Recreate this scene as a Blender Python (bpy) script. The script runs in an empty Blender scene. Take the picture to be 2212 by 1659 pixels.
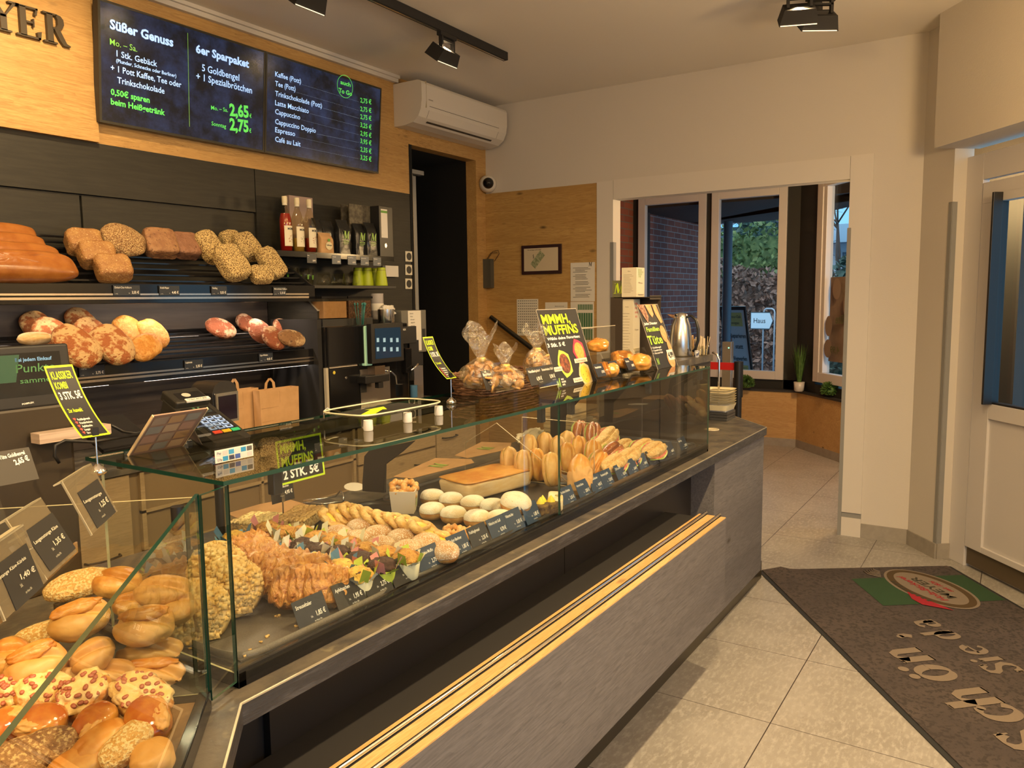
import bpy, math, random
import numpy as np
from mathutils import Vector, Matrix
# ---------------------------------------------------------------- camera, sky, lights, exposure
SC = bpy.context.scene
COL = SC.collection
YAW, PITCH, ROLL, FPX, CAMZ = 0.57281279, -0.10782649, -0.01183023, 1696.12, 1.6
_cf = np.array([math.cos(YAW)*math.cos(PITCH), math.sin(YAW)*math.cos(PITCH), math.sin(PITCH)])
_r = np.array([math.sin(YAW), -math.cos(YAW), 0.0]); _u = np.cross(_r, _cf)
_c, _s = math.cos(ROLL), math.sin(ROLL)
CR = _c*_r + _s*_u; CU = -_s*_r + _c*_u
cam = bpy.data.cameras.new('camera'); cam.sensor_width = 36.0; cam.lens = 36*FPX/2212; cam.clip_start = 0.02; cam.clip_end = 200
co = bpy.data.objects.new('camera', cam); COL.objects.link(co); SC.camera = co
co.matrix_world = Matrix(((CR[0], CU[0], -_cf[0], 0), (CR[1], CU[1], -_cf[1], 0), (CR[2], CU[2], -_cf[2], CAMZ), (0, 0, 0, 1)))
SC.view_settings.view_transform = 'Standard'; SC.view_settings.look = 'None'; SC.view_settings.gamma = 1
SC.view_settings.use_curve_mapping = False; SC.view_settings.exposure = 0.0
SC.cycles.max_bounces = 10; SC.cycles.transparent_max_bounces = 24; SC.cycles.diffuse_bounces = 4; SC.cycles.glossy_bounces = 4
SC.cycles.use_denoising = True; SC.cycles.sample_clamp_indirect = 4; SC.cycles.caustics_reflective = False; SC.cycles.caustics_refractive = False

def ray(px, py): return _cf + CR*((px-1106)/FPX) - CU*((py-829.5)/FPX)
def at(px, py, ax, v):
    """the point of the plane (axis ax = v) seen at a photo pixel"""
    d = ray(px, py); o = np.array([0, 0, CAMZ]); return o + d*((v-o[ax])/d[ax])
def atn(px, py, n, p0):
    d = ray(px, py); o = np.array([0, 0, CAMZ]); n = np.array(n, float); return o + d*(((np.array(p0)-o)@n)/(d@n))

W = bpy.data.worlds.new('sky'); SC.world = W; W.use_nodes = True
nt = W.node_tree; nt.nodes.clear()
def _n(t, typ, **k):
    n = t.nodes.new(typ)
    for a, b in k.items(): setattr(n, a, b)
    return n
tc = _n(nt, 'ShaderNodeTexCoord'); no = _n(nt, 'ShaderNodeTexNoise'); no.inputs['Scale'].default_value = 2.2; no.inputs['Detail'].default_value = 5
rp = _n(nt, 'ShaderNodeValToRGB'); rp.color_ramp.elements[0].position = .35; rp.color_ramp.elements[1].position = .7
rp.color_ramp.elements[0].color = (.17, .50, .86, 1); rp.color_ramp.elements[1].color = (.42, .80, 1.0, 1)
bg = _n(nt, 'ShaderNodeBackground'); bg.inputs['Strength'].default_value = 1.45; ow = _n(nt, 'ShaderNodeOutputWorld')
nt.links.new(tc.outputs['Generated'], no.inputs['Vector']); nt.links.new(no.outputs['Fac'], rp.inputs['Fac'])
nt.links.new(rp.outputs['Color'], bg.inputs['Color']); nt.links.new(bg.outputs['Background'], ow.inputs['Surface'])

WARM = (1.0, .70, .36)
def spot(loc, tgt, power, angle=110, blend=.7, size=.06, col=WARM, name='spot_light'):
    l = bpy.data.lights.new(name, 'SPOT'); l.energy = power; l.color = col; l.spot_size = math.radians(angle); l.spot_blend = blend; l.shadow_soft_size = size
    o = bpy.data.objects.new(name, l); COL.objects.link(o); o.location = loc
    o.rotation_euler = (Vector(tgt)-Vector(loc)).to_track_quat('-Z', 'Y').to_euler(); return o
def area(loc, tgt, power, sx, sy, col=WARM, name='area_light'):
    l = bpy.data.lights.new(name, 'AREA'); l.energy = power; l.color = col; l.shape = 'RECTANGLE'; l.size = sx; l.size_y = sy
    o = bpy.data.objects.new(name, l); COL.objects.link(o); o.location = loc
    o.rotation_euler = (Vector(tgt)-Vector(loc)).to_track_quat('-Z', 'Y').to_euler(); return o
# track heads (position, target, power): back track y = 2.85 lights the bread wall, front track y = 1.0 lights the counter
HEADS = [((3.77, 2.85, 3.05), (3.6, 3.75, 1.9), 95), ((2.72, 2.85, 3.05), (2.7, 3.75, 2.1), 105), ((1.75, 2.85, 3.05), (1.8, 3.75, 2.1), 80), ((.75, 2.85, 3.05), (.9, 3.75, 1.7), 50),
         ((4.25, 1.0, 3.03), (4.4, .9, 0), 110), ((2.9, .25, 3.05), (3.0, 1.3, .9), 170), ((1.3, .25, 3.05), (1.9, 1.3, .9), 175), ((-.1, .25, 3.05), (.9, 1.2, .9), 160)]
for _p, _t, _e in HEADS: spot(_p, _t, _e, 125, .9, .04)
# added unseen fill globes, behind the camera and in the bay, brightening walls and ceiling
FILL_GLOBES = [(-.9, 1.0, 2.35, 85), (1.3, -1.1, 2.35, 80), (3.45, -.42, 2.35, 62), (6.4, .75, 2.3, 140)]
for _x, _y, _z, _e in FILL_GLOBES:
    _l = bpy.data.lights.new('fill_light', 'POINT'); _l.energy = _e; _l.color = (1, .66, .30); _l.shadow_soft_size = .15
    _o = bpy.data.objects.new('fill_light', _l); COL.objects.link(_o); _o.location = (_x, _y, _z)
_l = bpy.data.lights.new('sun', 'SUN'); _l.energy = 2.4; _l.color = (1, .95, .92); _l.angle = 1.0; _o = bpy.data.objects.new('sun', _l); COL.objects.link(_o); _o.rotation_euler = (Vector((.55, .12, -.8))).to_track_quat('-Z', 'Y').to_euler()
# daylight through the shop windows behind the photographer
area((.6, -2.2, 1.5), (2.2, 0, .6), 20, 2.6, 1.8, (.45, .65, 1.0), 'window_daylight')

# ---------------------------------------------------------------- materials
MC = {}
def _mix(t, fac, a, b):
    m = t.nodes.new('ShaderNodeMix'); m.data_type = 'RGBA'
    for s, v in ((m.inputs[0], fac), (m.inputs[6], a), (m.inputs[7], b)):
        if hasattr(v, 'is_linked') or hasattr(v, 'links'): t.links.new(v, s)
        else: s.default_value = v if not isinstance(v, tuple) or len(v) == 4 else (*v, 1)
    return m.outputs[2]
def srgb(r, g, b):
    f = lambda c: (c/255/12.92) if c/255 <= .04045 else ((c/255+.055)/1.055)**2.4
    return (f(r), f(g), f(b))
def mat(name, col, rough=.5, metal=0, c2=None, scale=20, detail=4, stretch=(1, 1, 1), pos=(.4, .65), bump=0, bscale=None, emit=0, spec=.5, coat=0, c3=None, p3=(.6, .7), s3=60, trans=0, wave=None, sheen=0):
    """principled surface; c2 mottles through noise, c3 adds a second finer speckle, bump adds relief"""
    if name in MC: return MC[name]
    m = bpy.data.materials.new(name); m.use_nodes = True; t = m.node_tree; b = t.nodes['Principled BSDF']
    b.inputs['Roughness'].default_value = rough; b.inputs['Metallic'].default_value = metal; b.inputs['Specular IOR Level'].default_value = spec
    if coat: b.inputs['Coat Weight'].default_value = coat; b.inputs['Coat Roughness'].default_value = .15
    co_ = (*col, 1); b.inputs['Base Color'].default_value = co_
    if c2 or c3 or bump:
        tx = t.nodes.new('ShaderNodeTexCoord'); mp = t.nodes.new('ShaderNodeMapping'); mp.inputs['Scale'].default_value = stretch
        t.links.new(tx.outputs['Object'], mp.inputs['Vector'])
        src = co_
        if c2:
            n = t.nodes.new('ShaderNodeTexNoise'); n.inputs['Scale'].default_value = scale; n.inputs['Detail'].default_value = detail; n.inputs['Roughness'].default_value = .6
            if wave: n.inputs['Distortion'].default_value = wave
            t.links.new(mp.outputs[0], n.inputs['Vector'])
            r = t.nodes.new('ShaderNodeMapRange'); r.inputs[1].default_value = pos[0]; r.inputs[2].default_value = pos[1]; t.links.new(n.outputs['Fac'], r.inputs[0])
            src = _mix(t, r.outputs[0], co_, (*c2, 1))
        if c3:
            n = t.nodes.new('ShaderNodeTexNoise'); n.inputs['Scale'].default_value = s3; n.inputs['Detail'].default_value = 3
            t.links.new(mp.outputs[0], n.inputs['Vector'])
            r = t.nodes.new('ShaderNodeMapRange'); r.inputs[1].default_value = p3[0]; r.inputs[2].default_value = p3[1]; t.links.new(n.outputs['Fac'], r.inputs[0])
            src = _mix(t, r.outputs[0], src, (*c3, 1))
        if src is not co_: t.links.new(src, b.inputs['Base Color'])
        if bump:
            n = t.nodes.new('ShaderNodeTexNoise'); n.inputs['Scale'].default_value = bscale or scale*2; n.inputs['Detail'].default_value = 4
            t.links.new(mp.outputs[0], n.inputs['Vector']); bp = t.nodes.new('ShaderNodeBump'); bp.inputs['Strength'].default_value = min(1, bump); bp.inputs['Distance'].default_value = .004*max(1, bump)
            t.links.new(n.outputs['Fac'], bp.inputs['Height']); t.links.new(bp.outputs[0], b.inputs['Normal'])
    if emit:
        b.inputs['Emission Color'].default_value = co_; b.inputs['Emission Strength'].default_value = emit
    if trans:
        b.inputs['Transmission Weight'].default_value = trans; b.inputs['IOR'].default_value = 1.35
    MC[name] = m; return m

def wood(name, a, b, c, grain=(1, 14, 14), rough=.5, axis_knots=True, scale=2.2, dark=(.05, .028, .012)):
    """board with long wavy grain, cathedrals and small knots; grain runs along the axis whose stretch is 1"""
    if name in MC: return MC[name]
    m = bpy.data.materials.new(name); m.use_nodes = True; t = m.node_tree; bs = t.nodes['Principled BSDF']; bs.inputs['Roughness'].default_value = rough
    tx = t.nodes.new('ShaderNodeTexCoord'); mp = t.nodes.new('ShaderNodeMapping'); mp.inputs['Scale'].default_value = grain; t.links.new(tx.outputs['Object'], mp.inputs['Vector'])
    n1 = t.nodes.new('ShaderNodeTexNoise'); n1.inputs['Scale'].default_value = scale*.55; n1.inputs['Detail'].default_value = 3; n1.inputs['Distortion'].default_value = .6; t.links.new(mp.outputs[0], n1.inputs['Vector'])
    ms = t.nodes.new('ShaderNodeMath'); ms.operation = 'MULTIPLY'; ms.inputs[1].default_value = 9.0; t.links.new(n1.outputs['Fac'], ms.inputs[0])
    fr = t.nodes.new('ShaderNodeMath'); fr.operation = 'FRACT'; t.links.new(ms.outputs[0], fr.inputs[0])
    n2 = t.nodes.new('ShaderNodeTexNoise'); n2.inputs['Scale'].default_value = scale*7; n2.inputs['Detail'].default_value = 6; n2.inputs['Roughness'].default_value = .7; t.links.new(mp.outputs[0], n2.inputs['Vector'])
    n3 = t.nodes.new('ShaderNodeTexNoise'); n3.inputs['Scale'].default_value = scale*.4; n3.inputs['Detail'].default_value = 2; t.links.new(mp.outputs[0], n3.inputs['Vector'])
    s1 = _mix(t, fr.outputs[0], (*a, 1), (*b, 1))
    r2 = t.nodes.new('ShaderNodeMapRange'); r2.inputs[1].default_value = .42; r2.inputs[2].default_value = .68; t.links.new(n2.outputs['Fac'], r2.inputs[0])
    s2 = _mix(t, r2.outputs[0], s1, (*c, 1))
    r3 = t.nodes.new('ShaderNodeMapRange'); r3.inputs[1].default_value = .35; r3.inputs[2].default_value = .7; r3.inputs[4].default_value = .55; t.links.new(n3.outputs['Fac'], r3.inputs[0])
    s3 = _mix(t, r3.outputs[0], s2, (*b, 1))
    mk = t.nodes.new('ShaderNodeMapping'); mk.inputs['Scale'].default_value = tuple(1.0 if g == 1 else 2.6 for g in grain); t.links.new(tx.outputs['Object'], mk.inputs['Vector'])
    v = t.nodes.new('ShaderNodeTexVoronoi'); v.inputs['Scale'].default_value = 2.3; t.links.new(mk.outputs[0], v.inputs['Vector'])
    rk = t.nodes.new('ShaderNodeMapRange'); rk.inputs[1].default_value = .03; rk.inputs[2].default_value = .10; rk.inputs[3].default_value = .85; rk.inputs[4].default_value = 0; t.links.new(v.outputs['Distance'], rk.inputs[0])
    s4 = _mix(t, rk.outputs[0], s3, (*dark, 1))
    # fine cracks
    n5 = t.nodes.new('ShaderNodeTexNoise'); n5.inputs['Scale'].default_value = scale*1.1; n5.inputs['Detail'].default_value = 5; t.links.new(mp.outputs[0], n5.inputs['Vector'])
    c5 = t.nodes.new('ShaderNodeMath'); c5.operation = 'SUBTRACT'; c5.inputs[1].default_value = .5; t.links.new(n5.outputs['Fac'], c5.inputs[0])
    a5 = t.nodes.new('ShaderNodeMath'); a5.operation = 'ABSOLUTE'; t.links.new(c5.outputs[0], a5.inputs[0])
    n6 = t.nodes.new('ShaderNodeTexNoise'); n6.inputs['Scale'].default_value = 1.4; t.links.new(tx.outputs['Object'], n6.inputs['Vector'])
    r5 = t.nodes.new('ShaderNodeMapRange'); r5.inputs[1].default_value = 0; r5.inputs[2].default_value = .006; r5.inputs[3].default_value = 1; r5.inputs[4].default_value = 0; t.links.new(a5.outputs[0], r5.inputs[0])
    r6 = t.nodes.new('ShaderNodeMapRange'); r6.inputs[1].default_value = .56; r6.inputs[2].default_value = .62; r6.inputs[4].default_value = .7; t.links.new(n6.outputs['Fac'], r6.inputs[0])
    m5 = t.nodes.new('ShaderNodeMath'); m5.operation = 'MULTIPLY'; t.links.new(r5.outputs[0], m5.inputs[0]); t.links.new(r6.outputs[0], m5.inputs[1])
    s5 = _mix(t, m5.outputs[0], s4, (*dark, 1))
    t.links.new(s5, bs.inputs['Base Color'])
    bp = t.nodes.new('ShaderNodeBump'); bp.inputs['Strength'].default_value = .25; bp.inputs['Distance'].default_value = .001; t.links.new(n2.outputs['Fac'], bp.inputs['Height']); t.links.new(bp.outputs[0], bs.inputs['Normal'])
    MC[name] = m; return m

def glass(name, tint=(.93, .97, .95), ior=1.65, rough=0.0):
    """pane: straight-through transmission with Fresnel reflection on the side that faces the ray"""
    if name in MC: return MC[name]
    m = bpy.data.materials.new(name); m.use_nodes = True; t = m.node_tree; t.nodes.clear()
    tr = t.nodes.new('ShaderNodeBsdfTransparent'); tr.inputs[0].default_value = (*tint, 1)
    gl = t.nodes.new('ShaderNodeBsdfGlossy'); gl.inputs['Roughness'].default_value = rough
    fr = t.nodes.new('ShaderNodeFresnel'); fr.inputs[0].default_value = ior
    ge = t.nodes.new('ShaderNodeNewGeometry'); iv = t.nodes.new('ShaderNodeMath'); iv.operation = 'SUBTRACT'; iv.inputs[0].default_value = 1; t.links.new(ge.outputs['Backfacing'], iv.inputs[1])
    mu = t.nodes.new('ShaderNodeMath'); mu.operation = 'MULTIPLY'; t.links.new(fr.outputs[0], mu.inputs[0]); t.links.new(iv.outputs[0], mu.inputs[1])
    mx = t.nodes.new('ShaderNodeMixShader'); o = t.nodes.new('ShaderNodeOutputMaterial')
    t.links.new(mu.outputs[0], mx.inputs[0]); t.links.new(tr.outputs[0], mx.inputs[1]); t.links.new(gl.outputs[0], mx.inputs[2]); t.links.new(mx.outputs[0], o.inputs[0])
    MC[name] = m; return m

# ---------------------------------------------------------------- mesh building
def ident(): return np.eye(4)
def TR(x, y, z): m = np.eye(4); m[:3, 3] = (x, y, z); return m
def RZ(a): m = np.eye(4); c, s = math.cos(a), math.sin(a); m[0, 0] = c; m[0, 1] = -s; m[1, 0] = s; m[1, 1] = c; return m
def RX(a): m = np.eye(4); c, s = math.cos(a), math.sin(a); m[1, 1] = c; m[1, 2] = -s; m[2, 1] = s; m[2, 2] = c; return m
def RY(a): m = np.eye(4); c, s = math.cos(a), math.sin(a); m[0, 0] = c; m[0, 2] = s; m[2, 0] = -s; m[2, 2] = c; return m
def SCL(x, y, z): return np.diag([x, y, z, 1.0])
def frame(o, X, Y):
    X = np.array(X, float); Y = np.array(Y, float); X /= np.linalg.norm(X); Y -= X*(X@Y); Y /= np.linalg.norm(Y); m = np.eye(4)
    m[:3, 0] = X; m[:3, 1] = Y; m[:3, 2] = np.cross(X, Y); m[:3, 3] = o; return m
class MB:
    def __init__(s, M=None): s.v = []; s.f = []; s.mi = []; s.M = M; s.sm = []
    def add(s, v, f, mi=0, sm=False, M=None):
        v = np.asarray(v, float)
        for Q in (M, s.M):
            if Q is not None: v = v@Q[:3, :3].T + Q[:3, 3]
        b = len(s.v); s.v.extend(v.tolist()); s.f.extend([tuple(b+i for i in q) for q in f]); s.mi.extend([mi]*len(f)); s.sm.extend([sm]*len(f)); return s
    def box(s, x0, y0, z0, x1, y1, z1, mi=0, M=None):
        x0, x1 = sorted((x0, x1)); y0, y1 = sorted((y0, y1)); z0, z1 = sorted((z0, z1))
        v = [(x0, y0, z0), (x1, y0, z0), (x1, y1, z0), (x0, y1, z0), (x0, y0, z1), (x1, y0, z1), (x1, y1, z1), (x0, y1, z1)]
        return s.add(v, [(0, 3, 2, 1), (4, 5, 6, 7), (0, 1, 5, 4), (1, 2, 6, 5), (2, 3, 7, 6), (3, 0, 4, 7)], mi, M=M)
    def prism(s, pts, z0, z1, mi=0, M=None, side=None):
        a = sum(pts[i][0]*pts[(i+1) % len(pts)][1]-pts[(i+1) % len(pts)][0]*pts[i][1] for i in range(len(pts)))
        if a < 0: pts = pts[::-1]
        n = len(pts); v = [(x, y, z0) for x, y in pts]+[(x, y, z1) for x, y in pts]
        s.add(v, [tuple(range(n-1, -1, -1)), tuple(range(n, 2*n))], mi, M=M)
        return s.add(v, [(i, (i+1) % n, n+(i+1) % n, n+i) for i in range(n)], mi if side is None else side, M=M)
    def lathe(s, prof, n=24, mi=0, M=None, sm=True, cap=True, ax=None):
        v = []; f = []
        for r, z in prof:
            for k in range(n): a = 2*math.pi*k/n; v.append((r*math.cos(a), r*math.sin(a), z))
        for i in range(len(prof)-1):
            for k in range(n): k2 = (k+1) % n; f.append((i*n+k, i*n+k2, (i+1)*n+k2, (i+1)*n+k))
        s.add(v, f, mi, sm, M)
        if cap:
            s.add(v[:n], [tuple(range(n-1, -1, -1))], mi, False, M); s.add(v[-n:], [tuple(range(n))], mi, False, M)
        return s
    def cyl(s, p0, p1, r, r1=None, n=16, mi=0, cap=True):
        p0 = np.array(p0, float); p1 = np.array(p1, float); d = p1-p0; L = np.linalg.norm(d); z = d/L; x = np.cross(z, (0, 0, 1) if abs(z[2]) < .9 else (1, 0, 0)); x /= np.linalg.norm(x)
        m = np.eye(4); m[:3, 0] = x; m[:3, 1] = np.cross(z, x); m[:3, 2] = z; m[:3, 3] = p0
        return s.lathe([(r, 0), (r if r1 is None else r1, L)], n, mi, m, True, cap)
    def tube(s, path, r, n=8, mi=0, closed=False, cap=True):
        P = [np.array(p, float) for p in path]; N = len(P); v = []; up = None; rr = r if hasattr(r, '__len__') else [r]*N
        for i in range(N):
            d = (P[(i+1) % N] if (closed or i < N-1) else P[i])-(P[i-1] if (closed or i > 0) else P[i]); d = d/(np.linalg.norm(d)+1e-12)
            if up is None: up = np.array((0, 0, 1.) if abs(d[2]) < .9 else (1., 0, 0))
            up = up-d*(d@up); up /= np.linalg.norm(up)+1e-12; w = np.cross(d, up)
            for k in range(n): a = 2*math.pi*k/n; v.append(P[i]+rr[i]*(math.cos(a)*up+math.sin(a)*w))
        f = []
        for i in range(N if closed else N-1):
            j = (i+1) % N
            for k in range(n): k2 = (k+1) % n; f.append((i*n+k, i*n+k2, j*n+k2, j*n+k))
        if not closed and cap: f.append(tuple(range(n-1, -1, -1))); f.append(tuple((N-1)*n+k for k in range(n)))
        return s.add(v, f, mi, True)
    def grid(s, fn, nu, nv, mi=0, wu=False, wv=False, M=None, sm=True, flip=False):
        v = [fn(i/(nu if wu else nu-1), j/(nv if wv else nv-1)) for i in range(nu) for j in range(nv)]; f = []
        for i in range(nu if wu else nu-1):
            for j in range(nv if wv else nv-1):
                a, b, c, d = i*nv+j, ((i+1) % nu)*nv+j, ((i+1) % nu)*nv+(j+1) % nv, i*nv+(j+1) % nv
                f.append((a, d, c, b) if flip else (a, b, c, d))
        return s.add(v, f, mi, sm, M)
    def build(s, name, mats, parent=None, loc=None, bevel=0, M=None, seg=2, sub=0):
        me = bpy.data.meshes.new(name); me.from_pydata(s.v, [], s.f)
        for m in (mats if isinstance(mats, (list, tuple)) else [mats]): me.materials.append(m)
        me.polygons.foreach_set('material_index', s.mi); me.polygons.foreach_set('use_smooth', s.sm); me.update()
        o = bpy.data.objects.new(name, me); COL.objects.link(o)
        if parent is not None: o.parent = parent
        if loc is not None: o.location = loc
        if M is not None: o.matrix_basis = Matrix(M.tolist())
        if bevel:
            b = o.modifiers.new('bevel', 'BEVEL'); b.width = bevel; b.segments = seg; b.limit_method = 'ANGLE'
        if sub: q = o.modifiers.new('sub', 'SUBSURF'); q.levels = sub; q.render_levels = sub
        return o
def tag(o, label, cat, group=None, kind=None):
    if label: o['label'] = label
    if cat: o['category'] = cat
    if group: o['group'] = group
    if kind: o['kind'] = kind
    return o
def struct(o): o['kind'] = 'structure'; return o
def empty(name, label=None, cat=None, loc=(0, 0, 0), rz=0, group=None, M=None):
    o = bpy.data.objects.new(name, None); COL.objects.link(o); o.location = loc; o.rotation_euler = (0, 0, rz); o.empty_display_size = .05
    if M is not None: o.matrix_basis = Matrix(M.tolist())
    return tag(o, label, cat, group)
KIDS = {}
def copy_tree(o, M=None, label=None, group=None, cat=None):
    def rec(a, par):
        c = a.copy(); COL.objects.link(c)
        if par is not None: c.parent = par
        for ch in [x for x in a.children]: rec(ch, c)
        return c
    r = rec(o, None)
    if M is not None: r.matrix_basis = Matrix(M.tolist())
    if label: r['label'] = label
    if group: r['group'] = group
    return r
class Kind:
    """first placement uses the prototype itself, later ones copy it with its parts"""
    def __init__(s, make): s.make = make; s.p = None
    def put(s, M, label, cat, group=None):
        if s.p is None: s.p = s.make(); s.p.matrix_basis = Matrix(M.tolist()); return tag(s.p, label, cat, group)
        o = copy_tree(s.p, M); 
        for k in ('label', 'category', 'group'):
            if k in o: del o[k]
        return tag(o, label, cat, group)
rng = np.random.RandomState(7); random.seed(7)
# smooth value noise for shapes
_perm = rng.rand(32, 32, 32)
def noise3(p):
    p = np.asarray(p, float); i = np.floor(p).astype(int); f = p-i; f = f*f*(3-2*f); r = 0
    for dx in (0, 1):
        for dy in (0, 1):
            for dz in (0, 1):
                w = (f[..., 0] if dx else 1-f[..., 0])*(f[..., 1] if dy else 1-f[..., 1])*(f[..., 2] if dz else 1-f[..., 2])
                r = r+w*_perm[(i[..., 0]+dx) % 32, (i[..., 1]+dy) % 32, (i[..., 2]+dz) % 32]
    return r*2-1
def fbm(p, o=3):
    r = 0; a = 1; p = np.asarray(p, float)
    for k in range(o): r = r+a*noise3(p*2**k+k*7.3); a *= .5
    return r
# ---------------------------------------------------------------- lettering
_tc = {}
def glyphs(txt, bold=0.0):
    k = (txt, bold)
    if k in _tc: return _tc[k]
    cu = bpy.data.curves.new('lettering', 'FONT'); cu.body = txt; cu.size = 1; cu.offset = bold; cu.resolution_u = 2; cu.fill_mode = 'FRONT'
    o = bpy.data.objects.new('lettering', cu); COL.objects.link(o)
    me = bpy.data.meshes.new_from_object(o.evaluated_get(bpy.context.evaluated_depsgraph_get()))
    v = np.array([x.co[:] for x in me.vertices]) if len(me.vertices) else np.zeros((0, 3)); f = [tuple(p.vertices) for p in me.polygons]
    bpy.data.objects.remove(o); bpy.data.curves.remove(cu); bpy.data.meshes.remove(me); _tc[k] = (v, f); return v, f
def text(mb, txt, x, y, size, w=None, bold=0.0, mi=0, align='l', z=0, shear=0, xs=.8, flipx=False):
    """text with its baseline start at x, y; size = cap height; w forces the width"""
    v, f = glyphs(txt, bold)
    if not len(v): return mb
    v = v.copy(); h = .73; v *= size/h; a, b = v[:, 0].min(), v[:, 0].max(); sx = (w/(b-a)) if w else xs
    v[:, 0] = (v[:, 0]-a)*sx; ww = (b-a)*sx
    if shear: v[:, 0] += v[:, 1]*shear
    if align == 'c': v[:, 0] -= ww/2
    if align == 'r': v[:, 0] -= ww
    if flipx: v[:, 0] *= -1; f = [q[::-1] for q in f]
    v[:, 0] += x; v[:, 1] += y; v[:, 2] = z
    return mb.add(v, f, mi)
def ribbon(mb, pts, w, z=0, mi=0, nib=None, thin=.3):
    """flat stroke through pts; with nib (angle) the width varies like a broad pen"""
    P = np.array(pts, float); n = len(P); v = []
    for i in range(n):
        d = P[min(i+1, n-1)]-P[max(i-1, 0)]; L = np.hypot(*d)+1e-9; nx = np.array((-d[1], d[0]))/L
        ww = w
        if nib is not None: ww = w*(thin+(1-thin)*abs(math.sin(math.atan2(d[1], d[0])-nib)))
        v += [(*(P[i]+nx*ww/2), z), (*(P[i]-nx*ww/2), z)]
    return mb.add(v, [(2*i, 2*i+1, 2*i+3, 2*i+2) for i in range(n-1)], mi)
def arc(cx, cy, rx, ry, a0, a1, n=24): return [(cx+rx*math.cos(math.radians(a0+(a1-a0)*i/n)), cy+ry*math.sin(math.radians(a0+(a1-a0)*i/n))) for i in range(n+1)]
def disc(mb, cx, cy, rx, ry, z, mi=0, n=24):
    return mb.add([(cx+rx*math.cos(2*math.pi*k/n), cy+ry*math.sin(2*math.pi*k/n), z) for k in range(n)], [tuple(range(n))], mi)
def rect(mb, x0, y0, x1, y1, z, mi=0): return mb.add([(x0, y0, z), (x1, y0, z), (x1, y1, z), (x0, y1, z)], [(0, 1, 2, 3)], mi)
def serif_M(mb, x, y, h, z=0, mi=0, sh=.12, w=1.0):
    """bold serif capital M mark, leaning a little"""
    def R(pts): mb.add([(x+(px*w+py*sh)*h, y+py*h, z) for px, py in pts], [tuple(range(len(pts)))], mi)
    R([(.10, 0), (.17, 0), (.20, 1), (.13, 1)]); R([(.10, 1), (.34, 1), (.56, .30), (.50, .02), (.42, .02)]); R([(.50, .02), (.58, .24), (.80, 1), (.74, 1)])
    R([(.72, 0), (.92, 0), (.90, 1), (.70, 1)]); R([(0, 0), (.28, 0), (.28, .05), (0, .05)]); R([(.62, 0), (1.03, 0), (1.03, .05), (.62, .05)]); R([(.0, .95), (.2, .95), (.2, 1), (0, 1)]); R([(.8, .95), (1.02, .95), (1.02, 1), (.8, 1)])
    return mb
# ---------------------------------------------------------------- palette
OAK = wood('oak', (.52, .31, .105), (.38, .21, .065), (.60, .39, .15))
OAKY = wood('oak_board', (.66, .42, .17), (.50, .29, .10), (.72, .50, .24), grain=(1, 12, 12), scale=3.2)
GREYW = wood('grey_oak', (.15, .14, .14), (.105, .098, .10), (.195, .185, .185), grain=(1, 12, 12), scale=2.0, dark=(.045, .036, .03), rough=.6)
DRAWW = wood('drawer_wood', (.34, .25, .14), (.26, .185, .10), (.40, .30, .18), grain=(1, 16, 16), scale=3)
WALLM = mat('white_paint', (.62, .58, .52), .9, bump=.15, bscale=120)
CEILM = mat('ceiling_paint', (.82, .77, .68), .95)
TRIMM = mat('trim_white', (.66, .62, .56), .5)
FRAMEM = mat('frame_white', (.62, .60, .60), .4)
DARKP = mat('dark_panel', (.015, .014, .010), .55, c2=(.023, .021, .015), scale=6, stretch=(1, 1, 12), bump=.2, bscale=60)
DARKP2 = mat('dark_panel_back', (.030, .025, .020), .5, c2=(.045, .037, .028), scale=5, stretch=(1, 1, 14))
BLACK = mat('black_plastic', (.012, .012, .013), .4)
BLACKG = mat('black_gloss', (.008, .008, .009), .12)
MATT = mat('black_matt', (.014, .013, .013), .75)
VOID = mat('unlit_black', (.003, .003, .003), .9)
GREYM = mat('guard_grey', (.26, .26, .25), .5)
STEEL = mat('steel', (.62, .62, .60), .25, metal=1, bump=.05, bscale=90)
CHROME = mat('chrome', (.85, .85, .86), .06, metal=1)
SLATE = mat('slate_top', (.115, .10, .078), .38, c2=(.060, .056, .052), scale=9, detail=8, pos=(.42, .6), bump=.25, bscale=70, c3=(.17, .15, .105), s3=26, p3=(.6, .72))
SLATEE = mat('slate_edge', (.030, .031, .036), .45, c2=(.060, .060, .066), scale=22, stretch=(.5, 1, 3), detail=8, pos=(.5, .62), bump=.5, bscale=60)
BASEB = mat('skirting_tile', (.34, .31, .265), .6, c2=(.29, .265, .225), scale=12)
GREEN_EDGE = mat('glass_edge', (.004, .045, .032), .12, spec=.9)
PALE_EDGE = mat('glass_edge_pale', (.50, .46, .28), .2)
GLASS = glass('case_glass', (.95, .97, .95), 1.7)
GLASST = glass('top_glass', (.72, .76, .70), 2.7)
WINGL = glass('window_glass', (.95, .97, .97), 1.35)
PLEXI = glass('plexi', (.97, .97, .95), 1.5)
PLEXE = mat('plexi_edge', (.75, .60, .38), .2)
WHITEP = mat('paper_white', (.72, .69, .62), .7)
WHITEI = mat('ink_white', (.80, .78, .72), .6)
LIME = mat('ink_lime', (.50, .68, .02), .6)
GREENI = mat('ink_green', (.12, .30, .05), .6)
BLACKI = mat('ink_black', (.02, .02, .02), .6)
CARD = mat('card_navy', (.016, .022, .034), .4)
CARD2 = mat('card_blue', (.022, .045, .085), .35)
CARDB = mat('card_black', (.018, .018, .018), .5)
KRAFT = mat('kraft_paper', (.50, .30, .14), .8, c2=(.44, .26, .115), scale=12, bump=.3, bscale=30)
RED = mat('red_belt', (.50, .01, .01), .5)

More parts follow.
